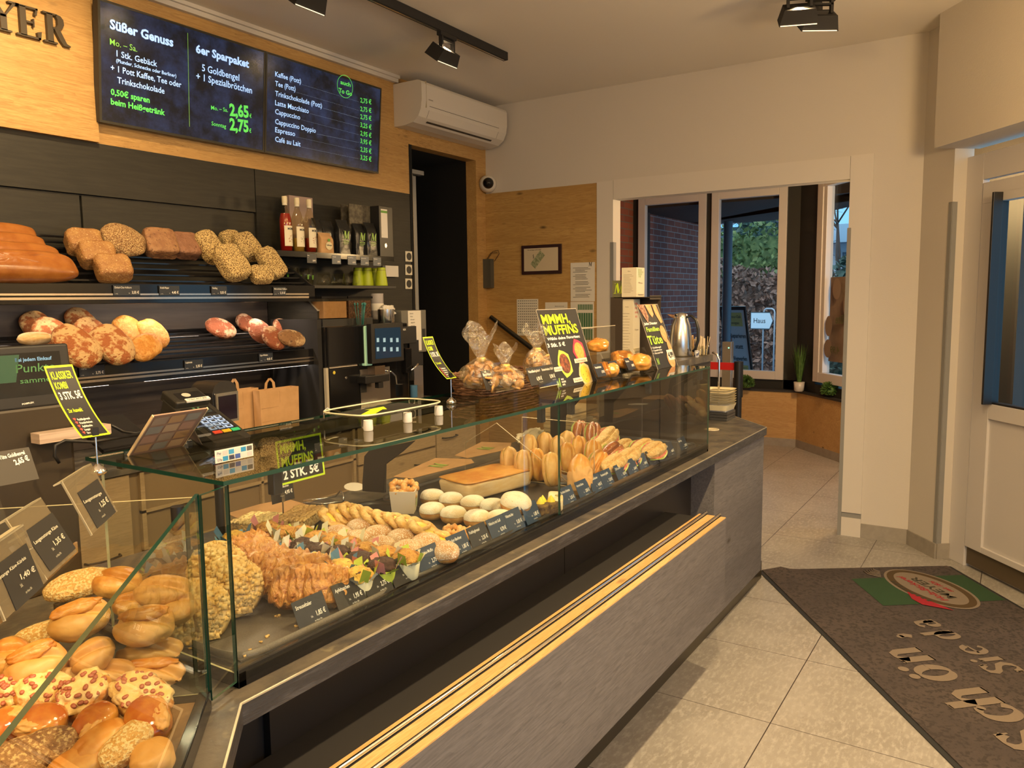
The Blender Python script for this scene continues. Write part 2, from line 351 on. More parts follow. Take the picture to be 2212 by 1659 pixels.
# ---------------------------------------------------------------- floor (tiles 60 cm, joints along x and y)
def floor_mat():
    m = bpy.data.materials.new('floor_tile'); m.use_nodes = True; t = m.node_tree; b = t.nodes['Principled BSDF']
    g = t.nodes.new('ShaderNodeNewGeometry'); sp = t.nodes.new('ShaderNodeSeparateXYZ'); t.links.new(g.outputs['Position'], sp.inputs[0])
    def joint(out, off, w, size=.605):
        a = t.nodes.new('ShaderNodeMath'); a.operation = 'SUBTRACT'; a.inputs[1].default_value = off; t.links.new(out, a.inputs[0])
        p = t.nodes.new('ShaderNodeMath'); p.operation = 'PINGPONG'; p.inputs[1].default_value = size/2; t.links.new(a.outputs[0], p.inputs[0])
        l = t.nodes.new('ShaderNodeMath'); l.operation = 'LESS_THAN'; l.inputs[1].default_value = w; t.links.new(p.outputs[0], l.inputs[0]); return l.outputs[0]
    jx, jy = joint(sp.outputs[0], 2.875, .0016), joint(sp.outputs[1], .714, .0020)
    mx = t.nodes.new('ShaderNodeMath'); mx.operation = 'MAXIMUM'; t.links.new(jx, mx.inputs[0]); t.links.new(jy, mx.inputs[1])
    def noi(s, d, st=(1, 1, 1)):
        mp = t.nodes.new('ShaderNodeMapping'); mp.inputs['Scale'].default_value = st; t.links.new(g.outputs['Position'], mp.inputs['Vector'])
        n = t.nodes.new('ShaderNodeTexNoise'); n.inputs['Scale'].default_value = s; n.inputs['Detail'].default_value = d; n.inputs['Roughness'].default_value = .65; t.links.new(mp.outputs[0], n.inputs['Vector']); return n.outputs['Fac']
    def rng_(o, a, c_):
        r = t.nodes.new('ShaderNodeMapRange'); r.inputs[1].default_value = a; r.inputs[2].default_value = c_; t.links.new(o, r.inputs[0]); return r.outputs[0]
    c = _mix(t, rng_(noi(3.5, 6), .35, .65), (.35, .335, .31, 1), (.27, .255, .23, 1))
    c = _mix(t, rng_(noi(24, 6, (1, 2.4, 1)), .48, .66), c, (.41, .395, .37, 1))
    c = _mix(t, rng_(noi(70, 3), .66, .74), c, (.20, .165, .12, 1))
    c = _mix(t, mx.outputs[0], c, (.05, .04, .035, 1)); t.links.new(c, b.inputs['Base Color'])
    b.inputs['Roughness'].default_value = .42
    bp = t.nodes.new('ShaderNodeBump'); bp.inputs['Strength'].default_value = .12; bp.inputs['Distance'].default_value = .002; t.links.new(noi(45, 5), bp.inputs['Height']); t.links.new(bp.outputs[0], b.inputs['Normal'])
    return m
XL, YF, YB, XF, ZC = -2.5, -2.3, 3.789, 5.51, 3.17
D3 = np.array((-.785, -.62, 0)); D3 /= np.linalg.norm(D3); N3 = np.array((-D3[1], D3[0], 0))   # the slanting door wall
C1, C2 = np.array((XF, .536, 0)), np.array((5.278, .355, 0))
tt = (YF-C2[1])/D3[1]; C4 = C2+D3*tt
struct(MB().prism([(XL, YF), (C4[0], YF), (6.9, -.6), (9.2, -.6), (9.2, 4.0), (5.6, 5.2), (XL, 5.2)], -.05, 0).build('floor', floor_mat()))
struct(MB().prism([(XL, YF), (C4[0], YF), (C2[0], C2[1]), (XF+.12, .5), (XF+.12, YB+.1), (XL, YB+.1)], ZC, ZC+.1).build('ceiling', CEILM))
# back wall: oak above, dark board below, dark doorway
b = MB(); b.box(2.2, YB, 2.372, 4.553, YB+.1, ZC); b.box(4.553, YB, 2.727, 5.369, YB+.1, ZC); b.box(5.369, YB, 0, XF, YB+.1, ZC); struct(b.build('wall_back', OAK))
b = MB(); b.box(XL, YB-.03, 2.372, 2.195, YB+.1, ZC); struct(b.build('wall_back', OAK))
b = MB(); b.box(XL, YB, 2.123, 3.128, YB+.1, 2.372); b.box(3.134, YB, 0, 4.525, YB+.1, 2.372); b.box(XL, YB+.012, 0, 2.10, YB+.1, 2.117); b.box(2.112, YB+.012, 0, 3.128, YB+.1, 2.117); b.box(XL, YB+.03, 0, 3.134, YB+.12, 2.123)
struct(b.build('wall_back', DARKP))
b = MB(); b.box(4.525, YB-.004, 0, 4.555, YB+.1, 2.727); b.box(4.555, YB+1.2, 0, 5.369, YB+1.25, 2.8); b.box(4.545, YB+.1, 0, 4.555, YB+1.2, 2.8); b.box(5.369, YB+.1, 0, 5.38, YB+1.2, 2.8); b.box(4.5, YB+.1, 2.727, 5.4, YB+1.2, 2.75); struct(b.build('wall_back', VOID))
struct(MB().box(2.2, YB-.028, ZC-.045, 4.4, YB, ZC-.02).box(2.2, YB-.045, ZC-.02, 4.4, YB, ZC).build('trim_4', TRIMM))
d = empty('door_2'); d['kind'] = 'structure'
MB().box(4.585, YB+.03, 0, 4.60, YB+.05, 2.55).build('door_edge', STEEL, d); MB().box(4.625, YB+.05, 0, 4.66, YB+.07, 2.52).box(4.585, YB+.02, 2.53, 4.72, YB+.07, 2.56).build('door_frame', GREYM, d)
# far wall with the opening to the seating bay
b = MB(); b.box(XF, 2.62, 0, XF+.12, YB+.1, ZC); b.box(XF, .536, 0, XF+.12, .95, ZC); b.box(XF, .95, 2.34, XF+.12, 2.62, ZC)
struct(b.build('wall_far', WALLM))
struct(MB().box(XF-.012, 2.757, 0, XF, YB-.001, 2.472).build('wall_far', wood('oak_far', (.50, .31, .10), (.36, .20, .06), (.56, .37, .14), grain=(14, 1, 14))))
b = MB(); b.box(XF-.014, 2.618, 0, XF, 2.755, 2.478); b.box(XF-.014, .815, .16, XF, .951, 2.484); b.box(XF-.014, .953, 2.338, XF, 2.616, 2.482); b.box(XF-.014, .815, 0, XF, .951, .125); struct(b.build('trim_1', TRIMM))
struct(MB().box(XF-.006, .815, .125, XF, .951, .16).build('trim_1', GREYM))
struct(MB().box(XF-.018, 2.612, 0, XF+.03, 2.64, 2.02).build('trim_2', GREYM)); struct(MB().box(XF-.018, .935, 0, XF+.03, .958, 2.03).build('trim_2', GREYM))
# slanting wall above and beside the shop door; niche 15 cm deep
P0 = np.array((5.357, .262, 0))          # corner of niche and frame; s runs along D3
def wallbox(mb, s0, s1, n0, n1, z0, z1, mi=0, o=P0):
    M = np.eye(4); M[:3, 0] = D3; M[:3, 1] = N3; M[:3, 3] = o; return mb.box(s0, n0, z0, s1, n1, z1, mi, M)
print('N3', N3)
b = MB(); b.prism([(XF, .536), tuple(C2[:2]), tuple(P0[:2]), (XF+.2, .3)], 0, ZC)
wallbox(b, 0, 1.25, -.128, .15, 2.43, ZC, o=C2); wallbox(b, 1.25, tt, -.128, .15, 0, ZC, o=C2); struct(b.build('wall_right', WALLM))
def guard(): 
    b = MB(); M = np.eye(4); M[:3, 3] = (C2[0], C2[1], 0); r = (P0-C2)/np.linalg.norm(P0-C2); dd = (C1-C2)/np.linalg.norm(C1-C2)
    for v in (r, dd):
        n = np.array((-v[1], v[0], 0)); n = n if n@np.array((-1, -.3, 0)) > 0 else -n
        p = [C2[:2], C2[:2]+v[:2]*.03, C2[:2]+v[:2]*.03+n[:2]*.003, C2[:2]+n[:2]*.003]; b.prism([tuple(q) for q in p], .094, 2.13)
    return b
struct(guard().build('trim_3', GREYM))
# skirting
def skirt(name, a, c, h=.094, th=.010):
    a = np.array(a[:2]); c = np.array(c[:2]); v = c-a; v /= np.linalg.norm(v); n = np.array((-v[1], v[0])); n = n if n@(np.array((4, 1))-a) > 0 else -n
    struct(MB().prism([tuple(a), tuple(c), tuple(c+n*th), tuple(a+n*th)], 0, h).build(name, BASEB))
skirt('baseboard_far', (XF, .815), (XF, .53)); skirt('baseboard_right', C1, C2); skirt('baseboard_right', C2, P0)
# shop door
dr = empty('door_1'); dr['kind'] = 'structure'
def dpart(name, boxes, m, par=dr, bev=.002):
    q = MB()
    for a in boxes: wallbox(q, *a)
    return q.build(name, m, par, bevel=bev)
dpart('door_frame', [(0, .14, -.04, .0, 0, 2.38), (.14, 1.3, -.04, 0, 2.235, 2.38), (-.02, 1.3, .0, .03, -.002, .018)], FRAMEM)
dpart('door_leaf', [(.15, .285, -.045, .012, .125, 2.10), (.15, 1.15, -.045, .012, 2.145, 2.215), (.285, 1.0, -.045, .012, .90, .985), (1.0, 1.15, -.045, .012, .125, 2.1), (.15, 1.15, -.045, .012, 2.10, 2.15), (.285, 1.0, -.045, .005, .125, .16), (.275, 1.0, -.03, .0, .16, .90)], FRAMEM)
dpart('kick_plate', [(.15, 1.15, -.03, .016, .02, .125)], mat('kick_brown', (.10, .075, .045), .5))
dpart('gasket', [(.275, .283, -.02, .008, .155, .90), (.275, 1.0, -.02, .008, .152, .162), (.285, .296, -.04, .006, .985, 2.145), (.285, 1.0, -.04, .006, .985, .996), (.30, .315, -.10, -.045, .985, 2.145)], BLACK)
dpart('door_closer', [(.19, 1.0, .012, .035, 2.14, 2.205)], FRAMEM); dpart('closer_slot', [(.20, 1.0, .012, .028, 2.208, 2.214)], BLACK)
dpart('glass_pane', [(.29, 1.0, -.03, -.022, .99, 2.14)], WINGL, bev=0)
# closing walls behind the photographer
b = MB(); b.box(XL-.1, YF, 0, XL, YB, ZC); struct(b.build('wall_left', WALLM))
b = MB(); b.box(XL-.1, YF-.1, 0, C4[0], YF, .5); b.box(XL-.1, YF-.1, 2.4, C4[0], YF, ZC); b.box(XL-.1, YF-.1, .5, -.9, YF, 2.4); struct(b.build('wall_front', WALLM))

# ---------------------------------------------------------------- seating bay behind the opening
BX = 8.65
BRICKM = None
def brick_mat(name, c1, c2, mortar, scale=1.0):
    m = bpy.data.materials.new(name); m.use_nodes = True; t = m.node_tree; b = t.nodes['Principled BSDF']; b.inputs['Roughness'].default_value = .85
    g = t.nodes.new('ShaderNodeTexCoord'); mp = t.nodes.new('ShaderNodeMapping'); mp.inputs['Rotation'].default_value = (math.pi/2, 0, 0); t.links.new(g.outputs['Object'], mp.inputs[0])
    br = t.nodes.new('ShaderNodeTexBrick'); br.inputs['Scale'].default_value = 1; br.inputs['Brick Width'].default_value = .24*scale; br.inputs['Row Height'].default_value = .077*scale; br.inputs['Mortar Size'].default_value = .006
    br.inputs['Color1'].default_value = (*c1, 1); br.inputs['Color2'].default_value = (*c2, 1); br.inputs['Mortar'].default_value = (*mortar, 1); t.links.new(mp.outputs[0], br.inputs[0])
    t.links.new(br.outputs[0], b.inputs['Base Color']); bp = t.nodes.new('ShaderNodeBump'); bp.inputs['Strength'].default_value = .6; bp.inputs['Distance'].default_value = .006; bp.invert = True
    t.links.new(br.outputs['Fac'], bp.inputs['Height']); t.links.new(bp.outputs[0], b.inputs['Normal']); return m
BRK = brick_mat('brick_inside', (.36, .10, .045), (.26, .07, .035), (.20, .15, .10)); BRKO = brick_mat('brick_outside', (.30, .11, .085), (.20, .075, .065), (.34, .33, .35))
struct(MB().box(XF+.12, 3.86, 0, BX+.3, 3.96, 2.9).build('wall_bay', BRK))
struct(MB().box(XF+.121, -.65, 2.76, BX+.3, 3.96, 2.9).build('ceiling', mat('bay_soffit', (.36, .17, .085), .7, c2=(.25, .10, .05), scale=6)))
# window wall: anthracite boards around two tall windows
WIN = [(2.975, 3.785), (2.10, 2.912)]
b = MB(); ys = [-.2+2.0, 2.10, 2.912, 2.975, 3.785, 3.86]
for y0, y1 in ((1.80, 2.10), (2.912, 2.975), (3.785, 3.86)): b.box(BX, y0, .6, BX+.12, y1, 2.78)
b.box(BX, 1.80, 0, BX+.12, 3.86, .70); b.box(BX, 1.8, 2.745, BX+.12, 3.86, 2.78); b.box(BX-.004, 1.95, .7, BX, 1.954, 2.76)
CD = np.array((-.744, -.668, 0)); CD /= np.linalg.norm(CD); CN = np.array((-CD[1], CD[0], 0)); CP = np.array((8.55, 1.88, 0))
def cbox(mb, s0, s1, n0, n1, z0, z1, mi=0): 
    M = np.eye(4); M[:3, 0] = CD; M[:3, 1] = -CN; M[:3, 3] = CP; return mb.box(s0, n0, z0, s1, n1, z1, mi, M)
sgn = 1 if CN@np.array((1, -1, 0)) > 0 else -1
b2 = MB(); cbox(b2, -.16, .24, -.12, .0, .55, 2.78); cbox(b2, -.1, 2.8, -.12, 0, 0, .70); cbox(b2, -.1, 2.8, -.12, 0, 2.73, 2.78); cbox(b2, 1.35, 2.8, -.12, 0, .6, 2.78)
BAYD = mat('anthracite_boards', (.018, .019, .018), .6)
struct(b.build('wall_bay', BAYD)); struct(b2.build('wall_bay', BAYD))
for i, (y0, y1) in enumerate(WIN):
    w = empty('window_%d' % (i+1)); w['kind'] = 'structure'; z0, z1 = .70, 2.745
    q = MB(); q.box(BX-.03, y0, z0, BX+.05, y0+.085, z1).box(BX-.03, y1-.085, z0, BX+.05, y1, z1).box(BX-.03, y0+.085, z0, BX+.05, y1-.085, z0+.09).box(BX-.03, y0+.085, z1-.085, BX+.05, y1-.085, z1)
    q.build('window_frame', FRAMEM, w, bevel=.004); MB().box(BX+.012, y0+.085, z0+.09, BX+.018, y1-.085, z1-.085).build('pane', WINGL, w)
w = empty('window_3'); w['kind'] = 'structure'; q = MB()
cbox(q, .24, .34, -.05, .03, .73, 2.73); cbox(q, 1.25, 1.35, -.05, .03, .73, 2.73); cbox(q, .34, 1.25, -.05, .03, .73, .83); cbox(q, .34, 1.25, -.05, .03, 2.66, 2.73); cbox(q, .34, .40, -.06, .02, .83, 2.66); q.build('window_frame', FRAMEM, w, bevel=.004)
q = MB(); cbox(q, .405, 1.25, -.035, -.03, .84, 2.66); q.build('pane', WINGL, w)
# sill bench
SB = wood('bench_oak', (.56, .36, .15), (.44, .26, .095), (.62, .42, .20), grain=(12, 1, 12))
fa, fb, fc, fd = np.array((8.43, 3.86)), np.array((8.53, 1.93)), np.array((7.957, 1.397)), np.array((6.8, .36))
def strip(name, pts, z0, z1, th, m, out=0):
    q = MB()
    for a, c in zip(pts[:-1], pts[1:]):
        v = (c-a)/np.linalg.norm(c-a); n = np.array((-v[1], v[0])); n = n if n[0] > 0 or n[1] < -.5 else -n
        q.prism([tuple(a-n*out), tuple(c-n*out), tuple(c+n*th), tuple(a+n*th)], z0, z1)
    return q.build(name, m)
tag(strip('window_bench', [fa, fb, fc, fd], .085, .585, .03, SB), 'low oak clad bench running under the bay windows', 'bench')
q = MB(); q.prism([tuple(fa-(.012, 0)), tuple(fb-(.014, 0)), tuple(fc+(-.01, .012)), tuple(fd+(-.01, .012)), (7.05, .45), (8.40, 1.72), (8.62, 1.90), (8.62, 3.84)], .585, .605)
tag(q.build('bench_top', mat('bench_top_dark', (.030, .030, .034), .5)), 'thin dark ledge board lying on the bay window bench', 'ledge')
struct(strip('baseboard_bay', [fa, fb, fc, fd], 0, .085, .02, BASEB))

# ---------------------------------------------------------------- outside
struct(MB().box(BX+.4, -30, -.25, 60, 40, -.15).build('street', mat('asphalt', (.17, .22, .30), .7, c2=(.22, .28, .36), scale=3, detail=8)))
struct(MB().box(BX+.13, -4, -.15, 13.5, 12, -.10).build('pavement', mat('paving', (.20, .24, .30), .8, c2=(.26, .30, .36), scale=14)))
struct(MB().box(16.6, -2, -.15, 18, 12, -.05).build('pavement', mat('paving', (.2, .2, .2))))
q = MB()
for y in (3.2, 4.4, 5.6): q.box(14.6+.0, y, -.149, 14.72, y+.9, -.146)
struct(q.build('road_marking', mat('road_paint', (.62, .70, .78), .6)))
struct(MB().box(9.25, 3.95, -.15, 11.15, 4.3, 3.2).build('exterior_wall', BRKO)); struct(MB().box(BX+.13, 3.9, -.1, 9.25, 3.99, 3.2).build('exterior_wall', mat('recess_dark', (.03, .022, .02), .7)))
struct(MB().prism([(BX+.125, 4.4), (11.3, 4.4), (11.3, 3.0), (10.9, 2.3), (9.3, 1.15), (8.0, .6), (BX-1.4, -.5), (BX-.5, -.5), (BX+.125, 1.6)], 2.64, 3.0).build('exterior_canopy', mat('canopy_brown', (.035, .022, .018), .7)))
tag(MB().cyl((11, 3.474, -.15), (11, 3.474, 2.64), .062, n=20).build('canopy_post', mat('post_blue', (.10, .13, .17), .5)), 'round blue grey steel post standing outside the middle bay window', 'post')
LEAFB = mat('hedge_leaf_brown', (.16, .085, .060), .7, c2=(.30, .19, .15), scale=9); LEAFG = mat('shrub_leaf_green', (.07, .12, .035), .6, c2=(.16, .22, .07), scale=7); LEAFD = mat('bush_leaf_dark', (.03, .07, .06), .6, c2=(.08, .14, .11), scale=7)
def foliage(name, m, x0, x1, y0, y1, z0, z1, n, s, label, cat, seed=1, core=True):
    r = np.random.RandomState(seed); q = MB()
    if core: q.box(x0+.25, y0+.15, z0, x1-.25, y1-.15, z1-.25)
    P = np.stack([r.uniform(x0, x1, n), r.uniform(y0, y1, n), r.uniform(z0, z1, n)], 1)
    top = .18*fbm(P[:, [0, 1, 1]]*1.3, 3); P[:, 2] = z0+(P[:, 2]-z0)*(1+top/(z1-z0)*1.5)
    V = []; F = []
    for p in P:
        a, c = r.normal(size=3), r.normal(size=3); a /= np.linalg.norm(a); c -= a*(a@c); c /= np.linalg.norm(c); k = len(V); ss = s*r.uniform(.6, 1.3)
        V += [p-a*ss, p+c*ss*.5, p+a*ss, p-c*ss*.5]; F.append((k, k+1, k+2, k+3))
    q.add(V, F); return tag(q.build(name, m), label, cat)
foliage('beech_hedge', LEAFB, 15.6, 16.4, 3.75, 6.6, -.15, 2.15, 9000, .075, 'brown leaved clipped hedge across the street', 'hedge', 1)
foliage('evergreen_shrub', LEAFG, 17.6, 18.6, 4.35, 7.2, -.1, 3.15, 6000, .085, 'broad green shrub rising behind the brown hedge', 'shrub', 2)
foliage('conifer_bush', LEAFD, 22, 24, 5.6, 6.8, -.2, 4.9, 5000, .12, 'dark bluish green bush beside the tiled roof', 'bush', 3)
foliage('garden_bush', LEAFD, 12.6, 13.4, 1.7, 2.7, -.1, 1.95, 2500, .07, 'dark green bush seen through the right bay window', 'bush', 4)
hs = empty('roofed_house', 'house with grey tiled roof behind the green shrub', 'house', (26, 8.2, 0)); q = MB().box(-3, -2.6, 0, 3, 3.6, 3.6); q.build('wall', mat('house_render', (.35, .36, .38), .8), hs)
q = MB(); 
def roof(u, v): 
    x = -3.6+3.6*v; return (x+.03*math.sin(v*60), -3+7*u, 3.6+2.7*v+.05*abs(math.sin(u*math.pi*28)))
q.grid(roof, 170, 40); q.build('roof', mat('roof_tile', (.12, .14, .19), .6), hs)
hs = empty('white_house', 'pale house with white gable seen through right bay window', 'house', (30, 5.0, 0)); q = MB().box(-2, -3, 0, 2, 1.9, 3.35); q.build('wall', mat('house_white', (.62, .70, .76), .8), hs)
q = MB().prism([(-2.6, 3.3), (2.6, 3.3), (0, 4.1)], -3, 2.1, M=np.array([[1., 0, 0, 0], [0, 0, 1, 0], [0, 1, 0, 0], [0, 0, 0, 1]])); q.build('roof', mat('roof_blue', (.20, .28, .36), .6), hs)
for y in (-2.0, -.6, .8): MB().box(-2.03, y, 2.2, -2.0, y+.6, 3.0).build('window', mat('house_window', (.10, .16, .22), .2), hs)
# bare tree
def branches(mb, p, d, L, r, dep, rs):
    q = p+d*L; m_ = (p+q)/2+rs.normal(size=3)*L*.05; mb.tube([p, m_, q], [r, r*.85, r*.7], 5)
    if dep == 0: return
    for _ in range(3): branches(mb, q, (lambda v: v/np.linalg.norm(v))(d+rs.normal(size=3)*.5), L*.72, r*.6, dep-1, rs)
q = MB(); branches(q, np.array((19.5, 3.55, -.2)), np.array((0, 0, 1.)), 2.0, .06, 5, np.random.RandomState(5)); tag(q.build('bare_tree', mat('bark', (.06, .045, .04), .9)), 'leafless tree with thin twigs against the sky', 'tree')
# pavement sign
ab = empty('pavement_sign', 'black framed pavement sign advertising a repair cafe outside', 'sign', M=frame((11.5, 3.33, -.12), (-.32, -1, 0), (-.22, .07, 1)) @ SCL(1, 1, 1))
MB().box(-.215, 0, -.012, -.185, 1.60, .012).box(.185, 0, -.012, .215, 1.60, .012).box(-.215, 1.57, -.012, .215, 1.62, .012).box(-.215, .1, -.012, .215, .14, .012).box(-.18, -.0, -.35, -.15, .05, -.3).build('frame', BLACK, ab)
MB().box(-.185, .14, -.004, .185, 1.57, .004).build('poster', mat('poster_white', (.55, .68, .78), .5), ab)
q = MB(); rect(q, -.15, 1.33, .14, 1.53, .006, 0); rect(q, -.17, .55, -.02, .75, .006, 0); rect(q, .0, .55, .15, .75, .006, 0); rect(q, -.17, .40, .12, .5, .006, 0); q.build('yellow_panel', mat('poster_yellow', (.55, .55, .20), .5), ab)
q = MB(); rect(q, -.175, .95, -.07, 1.20, .006); q.build('picture', mat('poster_photo', (.10, .13, .30), .5, c2=(.5, .25, .1), scale=18), ab)
q = MB(); text(q, 'Reparatur-Café', 0, 1.45, .045, w=.25, align='c', z=.008); text(q, 'Wennigsen', 0, 1.36, .045, w=.17, align='c', z=.008); text(q, 'Reparieren', .04, 1.16, .065, w=.26, align='c', z=.008, bold=.02); text(q, 'statt', .04, 1.0, .065, align='c', z=.008, bold=.02); text(q, 'Wegwerfen', .02, .82, .065, w=.25, align='c', z=.008, bold=.02)
for k in range(5): rect(q, -.16, .71-k*.035, -.04, .715-k*.035, .008); rect(q, .01, .71-k*.035, .13, .715-k*.035, .008)
q.build('lettering', mat('poster_ink', (.03, .07, .10), .6), ab)
ds = empty('direction_sign', 'white arrow shaped direction sign on bent tube frame', 'sign', M=frame((14, 3.72, -.1), (-.2, -1, 0), (0, 0, 1)))
MB().tube([(-.05, 0, 0), (-.05, 1.40, 0), (-.03, 1.46, 0), (.0, 1.48, 0), (.10, 1.48, 0), (.14, 1.46, 0), (.155, 1.42, 0), (.155, 0, 0)], .014, 8).build('tube_frame', mat('tube_grey', (.40, .46, .52), .4), ds)
MB().prism([(-.28, 1.12), (.08, 1.12), (.14, 1.27), (.08, 1.42), (-.28, 1.42)], .016, .022).build('arrow_board', mat('sign_blueblack', (.05, .08, .10), .5), ds)
q = MB(); q.prism([(-.27, 1.135), (.075, 1.135), (.13, 1.27), (.075, 1.405), (-.27, 1.405)], .022, .025); q.build('arrow_face', mat('sign_white', (.60, .72, .80), .5), ds)
q = MB(); text(q, 'Haus', -.22, 1.23, .09, w=.22, z=.027); q.build('lettering', BLACKI, ds)
# poster hung in the right bay window, seen from behind
pm = empty('window_poster', 'brown poster hanging in right bay window seen from behind', 'poster'); q = MB(); cbox(q, .43, 1.0, -.028, -.026, .95, 1.775); q.build('sheet', mat('poster_back', (.17, .12, .085), .7, c2=(.22, .16, .12), scale=7), pm)
M = np.eye(4); M[:3, 0] = CD; M[:3, 1] = (0, 0, 1); M[:3, 2] = np.cross(CD, (0, 0, 1)); 
if M[:3, 2]@np.array((-1., -1, 0)) < 0: pass
q = MB(M=M); zz = .024 if (M[:3, 2]@(-CN)) > 0 else -.024
M[:3, 3] = CP-CN*.025
q2 = MB(); 
for cx, cz, rx, rz in ((.62, 1.66, .07, .10), (.50, 1.30, .06, .10), (.50, 1.08, .07, .09), (.80, 1.5, .06, .12)): disc(q, cx, cz, rx, rz, 0)
q.build('shape', mat('poster_back_pale', (.24, .18, .14), .7), pm)
q = MB(M=M); text(q, '4,99', .62, 1.04, .07, w=.16, align='c', z=(.001 if zz > 0 else -.001), flipx=True, bold=.02); text(q, 'Tüte', .72, 1.33, .09, w=.2, z=.001, align='c', flipx=True, bold=.02); q.build('lettering', mat('poster_back_ink', (.09, .10, .04), .7), pm)
# building across the street, seen through the shop door
GLB_ = mat('fill_globe_opal', (.9, .75, .5), .4)
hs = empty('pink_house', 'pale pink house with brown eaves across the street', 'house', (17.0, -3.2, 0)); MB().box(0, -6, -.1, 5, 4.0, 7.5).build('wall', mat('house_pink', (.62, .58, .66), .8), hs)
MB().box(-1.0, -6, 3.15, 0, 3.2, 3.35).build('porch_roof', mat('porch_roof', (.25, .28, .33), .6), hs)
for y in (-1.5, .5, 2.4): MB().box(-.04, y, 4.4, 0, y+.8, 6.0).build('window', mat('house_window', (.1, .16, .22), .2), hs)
struct(MB().box(14.2, -9, -.15, 14.7, 2.0, 1.35).build('stone_wall', mat('stone', (.20, .17, .13), .9, c2=(.32, .28, .22), scale=5, bump=.8, bscale=9)))
# ---------------------------------------------------------------- ceiling and back wall fittings
def loc(M, px, py):
    q = atn(px, py, M[:3, 2], M[:3, 3])-M[:3, 3]; return q@M[:3, 0], q@M[:3, 1]
def tp(mb, M, txt, a, b, cap, mi=0, z=.0015, bold=0.0, shear=0):
    """lettering between two baseline pixels a and b on the plane M, cap height in pixels"""
    x0, y0 = loc(M, *a); x1, y1 = loc(M, *b); _, yt = loc(M, a[0], a[1]-cap)
    v, f = glyphs(txt, bold)
    if not len(v): return
    v = v.copy(); v *= (yt-y0)/.73; v[:, 0] -= v[:, 0].min(); L = math.hypot(x1-x0, y1-y0); v[:, 0] *= L/v[:, 0].max(); an = math.atan2(y1-y0, x1-x0)
    if abs(an) < .05: an = 0
    v[:, 0] += v[:, 1]*shear; c, s = math.cos(an), math.sin(an); v = np.stack([x0+v[:, 0]*c-v[:, 1]*s, y0+v[:, 0]*s+v[:, 1]*c, v[:, 0]*0+z], 1); mb.add(v, f, mi)
def boxpx(mb, x0, y0, x1, y1, Y, depth, mi=0):
    ym, xm = (y0+y1)/2, (x0+x1)/2
    a, b, c, d = at(x0, ym, 1, Y)[0], at(x1, ym, 1, Y)[0], at(xm, y0, 1, Y)[2], at(xm, y1, 1, Y)[2]
    mb.box(a, Y, d, b, Y+depth, c, mi); return a, b, d, c

tr = empty('light_track', 'black ceiling light track running above the service side', 'light track', (0, 2.85, ZC))
MB().box(-1.5, -.018, -.05, 4.39, .018, 0).build('rail', MATT, tr, bevel=.002); MB().box(-1.5, -.006, -.052, 4.37, .006, -.049).build('conductor_slot', STEEL, tr)
tr2 = empty('light_track', 'short black light track carrying the two right hand spotlights', 'light track', (4.3, .99, ZC)); MB().box(-.35, -.018, -.05, .35, .018, 0).build('rail', MATT, tr2, bevel=.002)
LENS = mat('lamp_lens', (1, .8, .5), .3, emit=1.5)
def make_head():
    r = empty('track_spotlight')
    MB().box(-.075, -.016, -.022, .075, .016, 0).build('adapter', MATT, r, bevel=.002)
    MB().box(-.062, -.012, -.085, -.048, .012, -.02).box(.048, -.012, -.085, .062, .012, -.02).box(-.062, -.012, -.045, .062, .012, -.035).build('yoke', MATT, r)
    q = MB(); q.add([(-.075, -.05, -.08), (.075, -.05, -.08), (.075, .05, -.08), (-.075, .05, -.08), (-.095, -.055, -.155), (.095, -.055, -.155), (.095, .055, -.155), (-.095, .055, -.155)],
        [(0, 1, 2, 3), (0, 4, 5, 1), (1, 5, 6, 2), (2, 6, 7, 3), (3, 7, 4, 0)]); h = q.build('lamp_housing', MATT, r)
    MB().box(-.05, -.03, -.082, .05, .03, -.079).build('cooling_grille', BLACK, h)
    MB().box(-.09, -.06, -.152, .085, .05, -.149).build('lens', LENS, h); h.matrix_basis = Matrix((TR(0, 0, -.075)@RX(.62)@TR(0, 0, .075)).tolist()); return r
HK = Kind(make_head)
HL = ['track spotlight nearest the air conditioner', 'track spotlight above the left menu screen, cut by the top edge of the photo', None, None, 'right hand track spotlight above the counter end']
for i, (p, t, e) in enumerate(HEADS):
    if i not in (0, 1, 4): continue
    tilt = .22 if p[1] > 2 else -.2
    HK.put(TR(p[0], p[1], ZC-.05)@RZ(0 if p[1] > 2 else -1.2), HL[i] , 'spotlight', 'ceiling track spotlights')
HK.put(TR(4.40, .93, ZC-.05)@RZ(-1.0), 'small right hand track spotlight behind its neighbour, under the ceiling', 'spotlight', 'ceiling track spotlights')

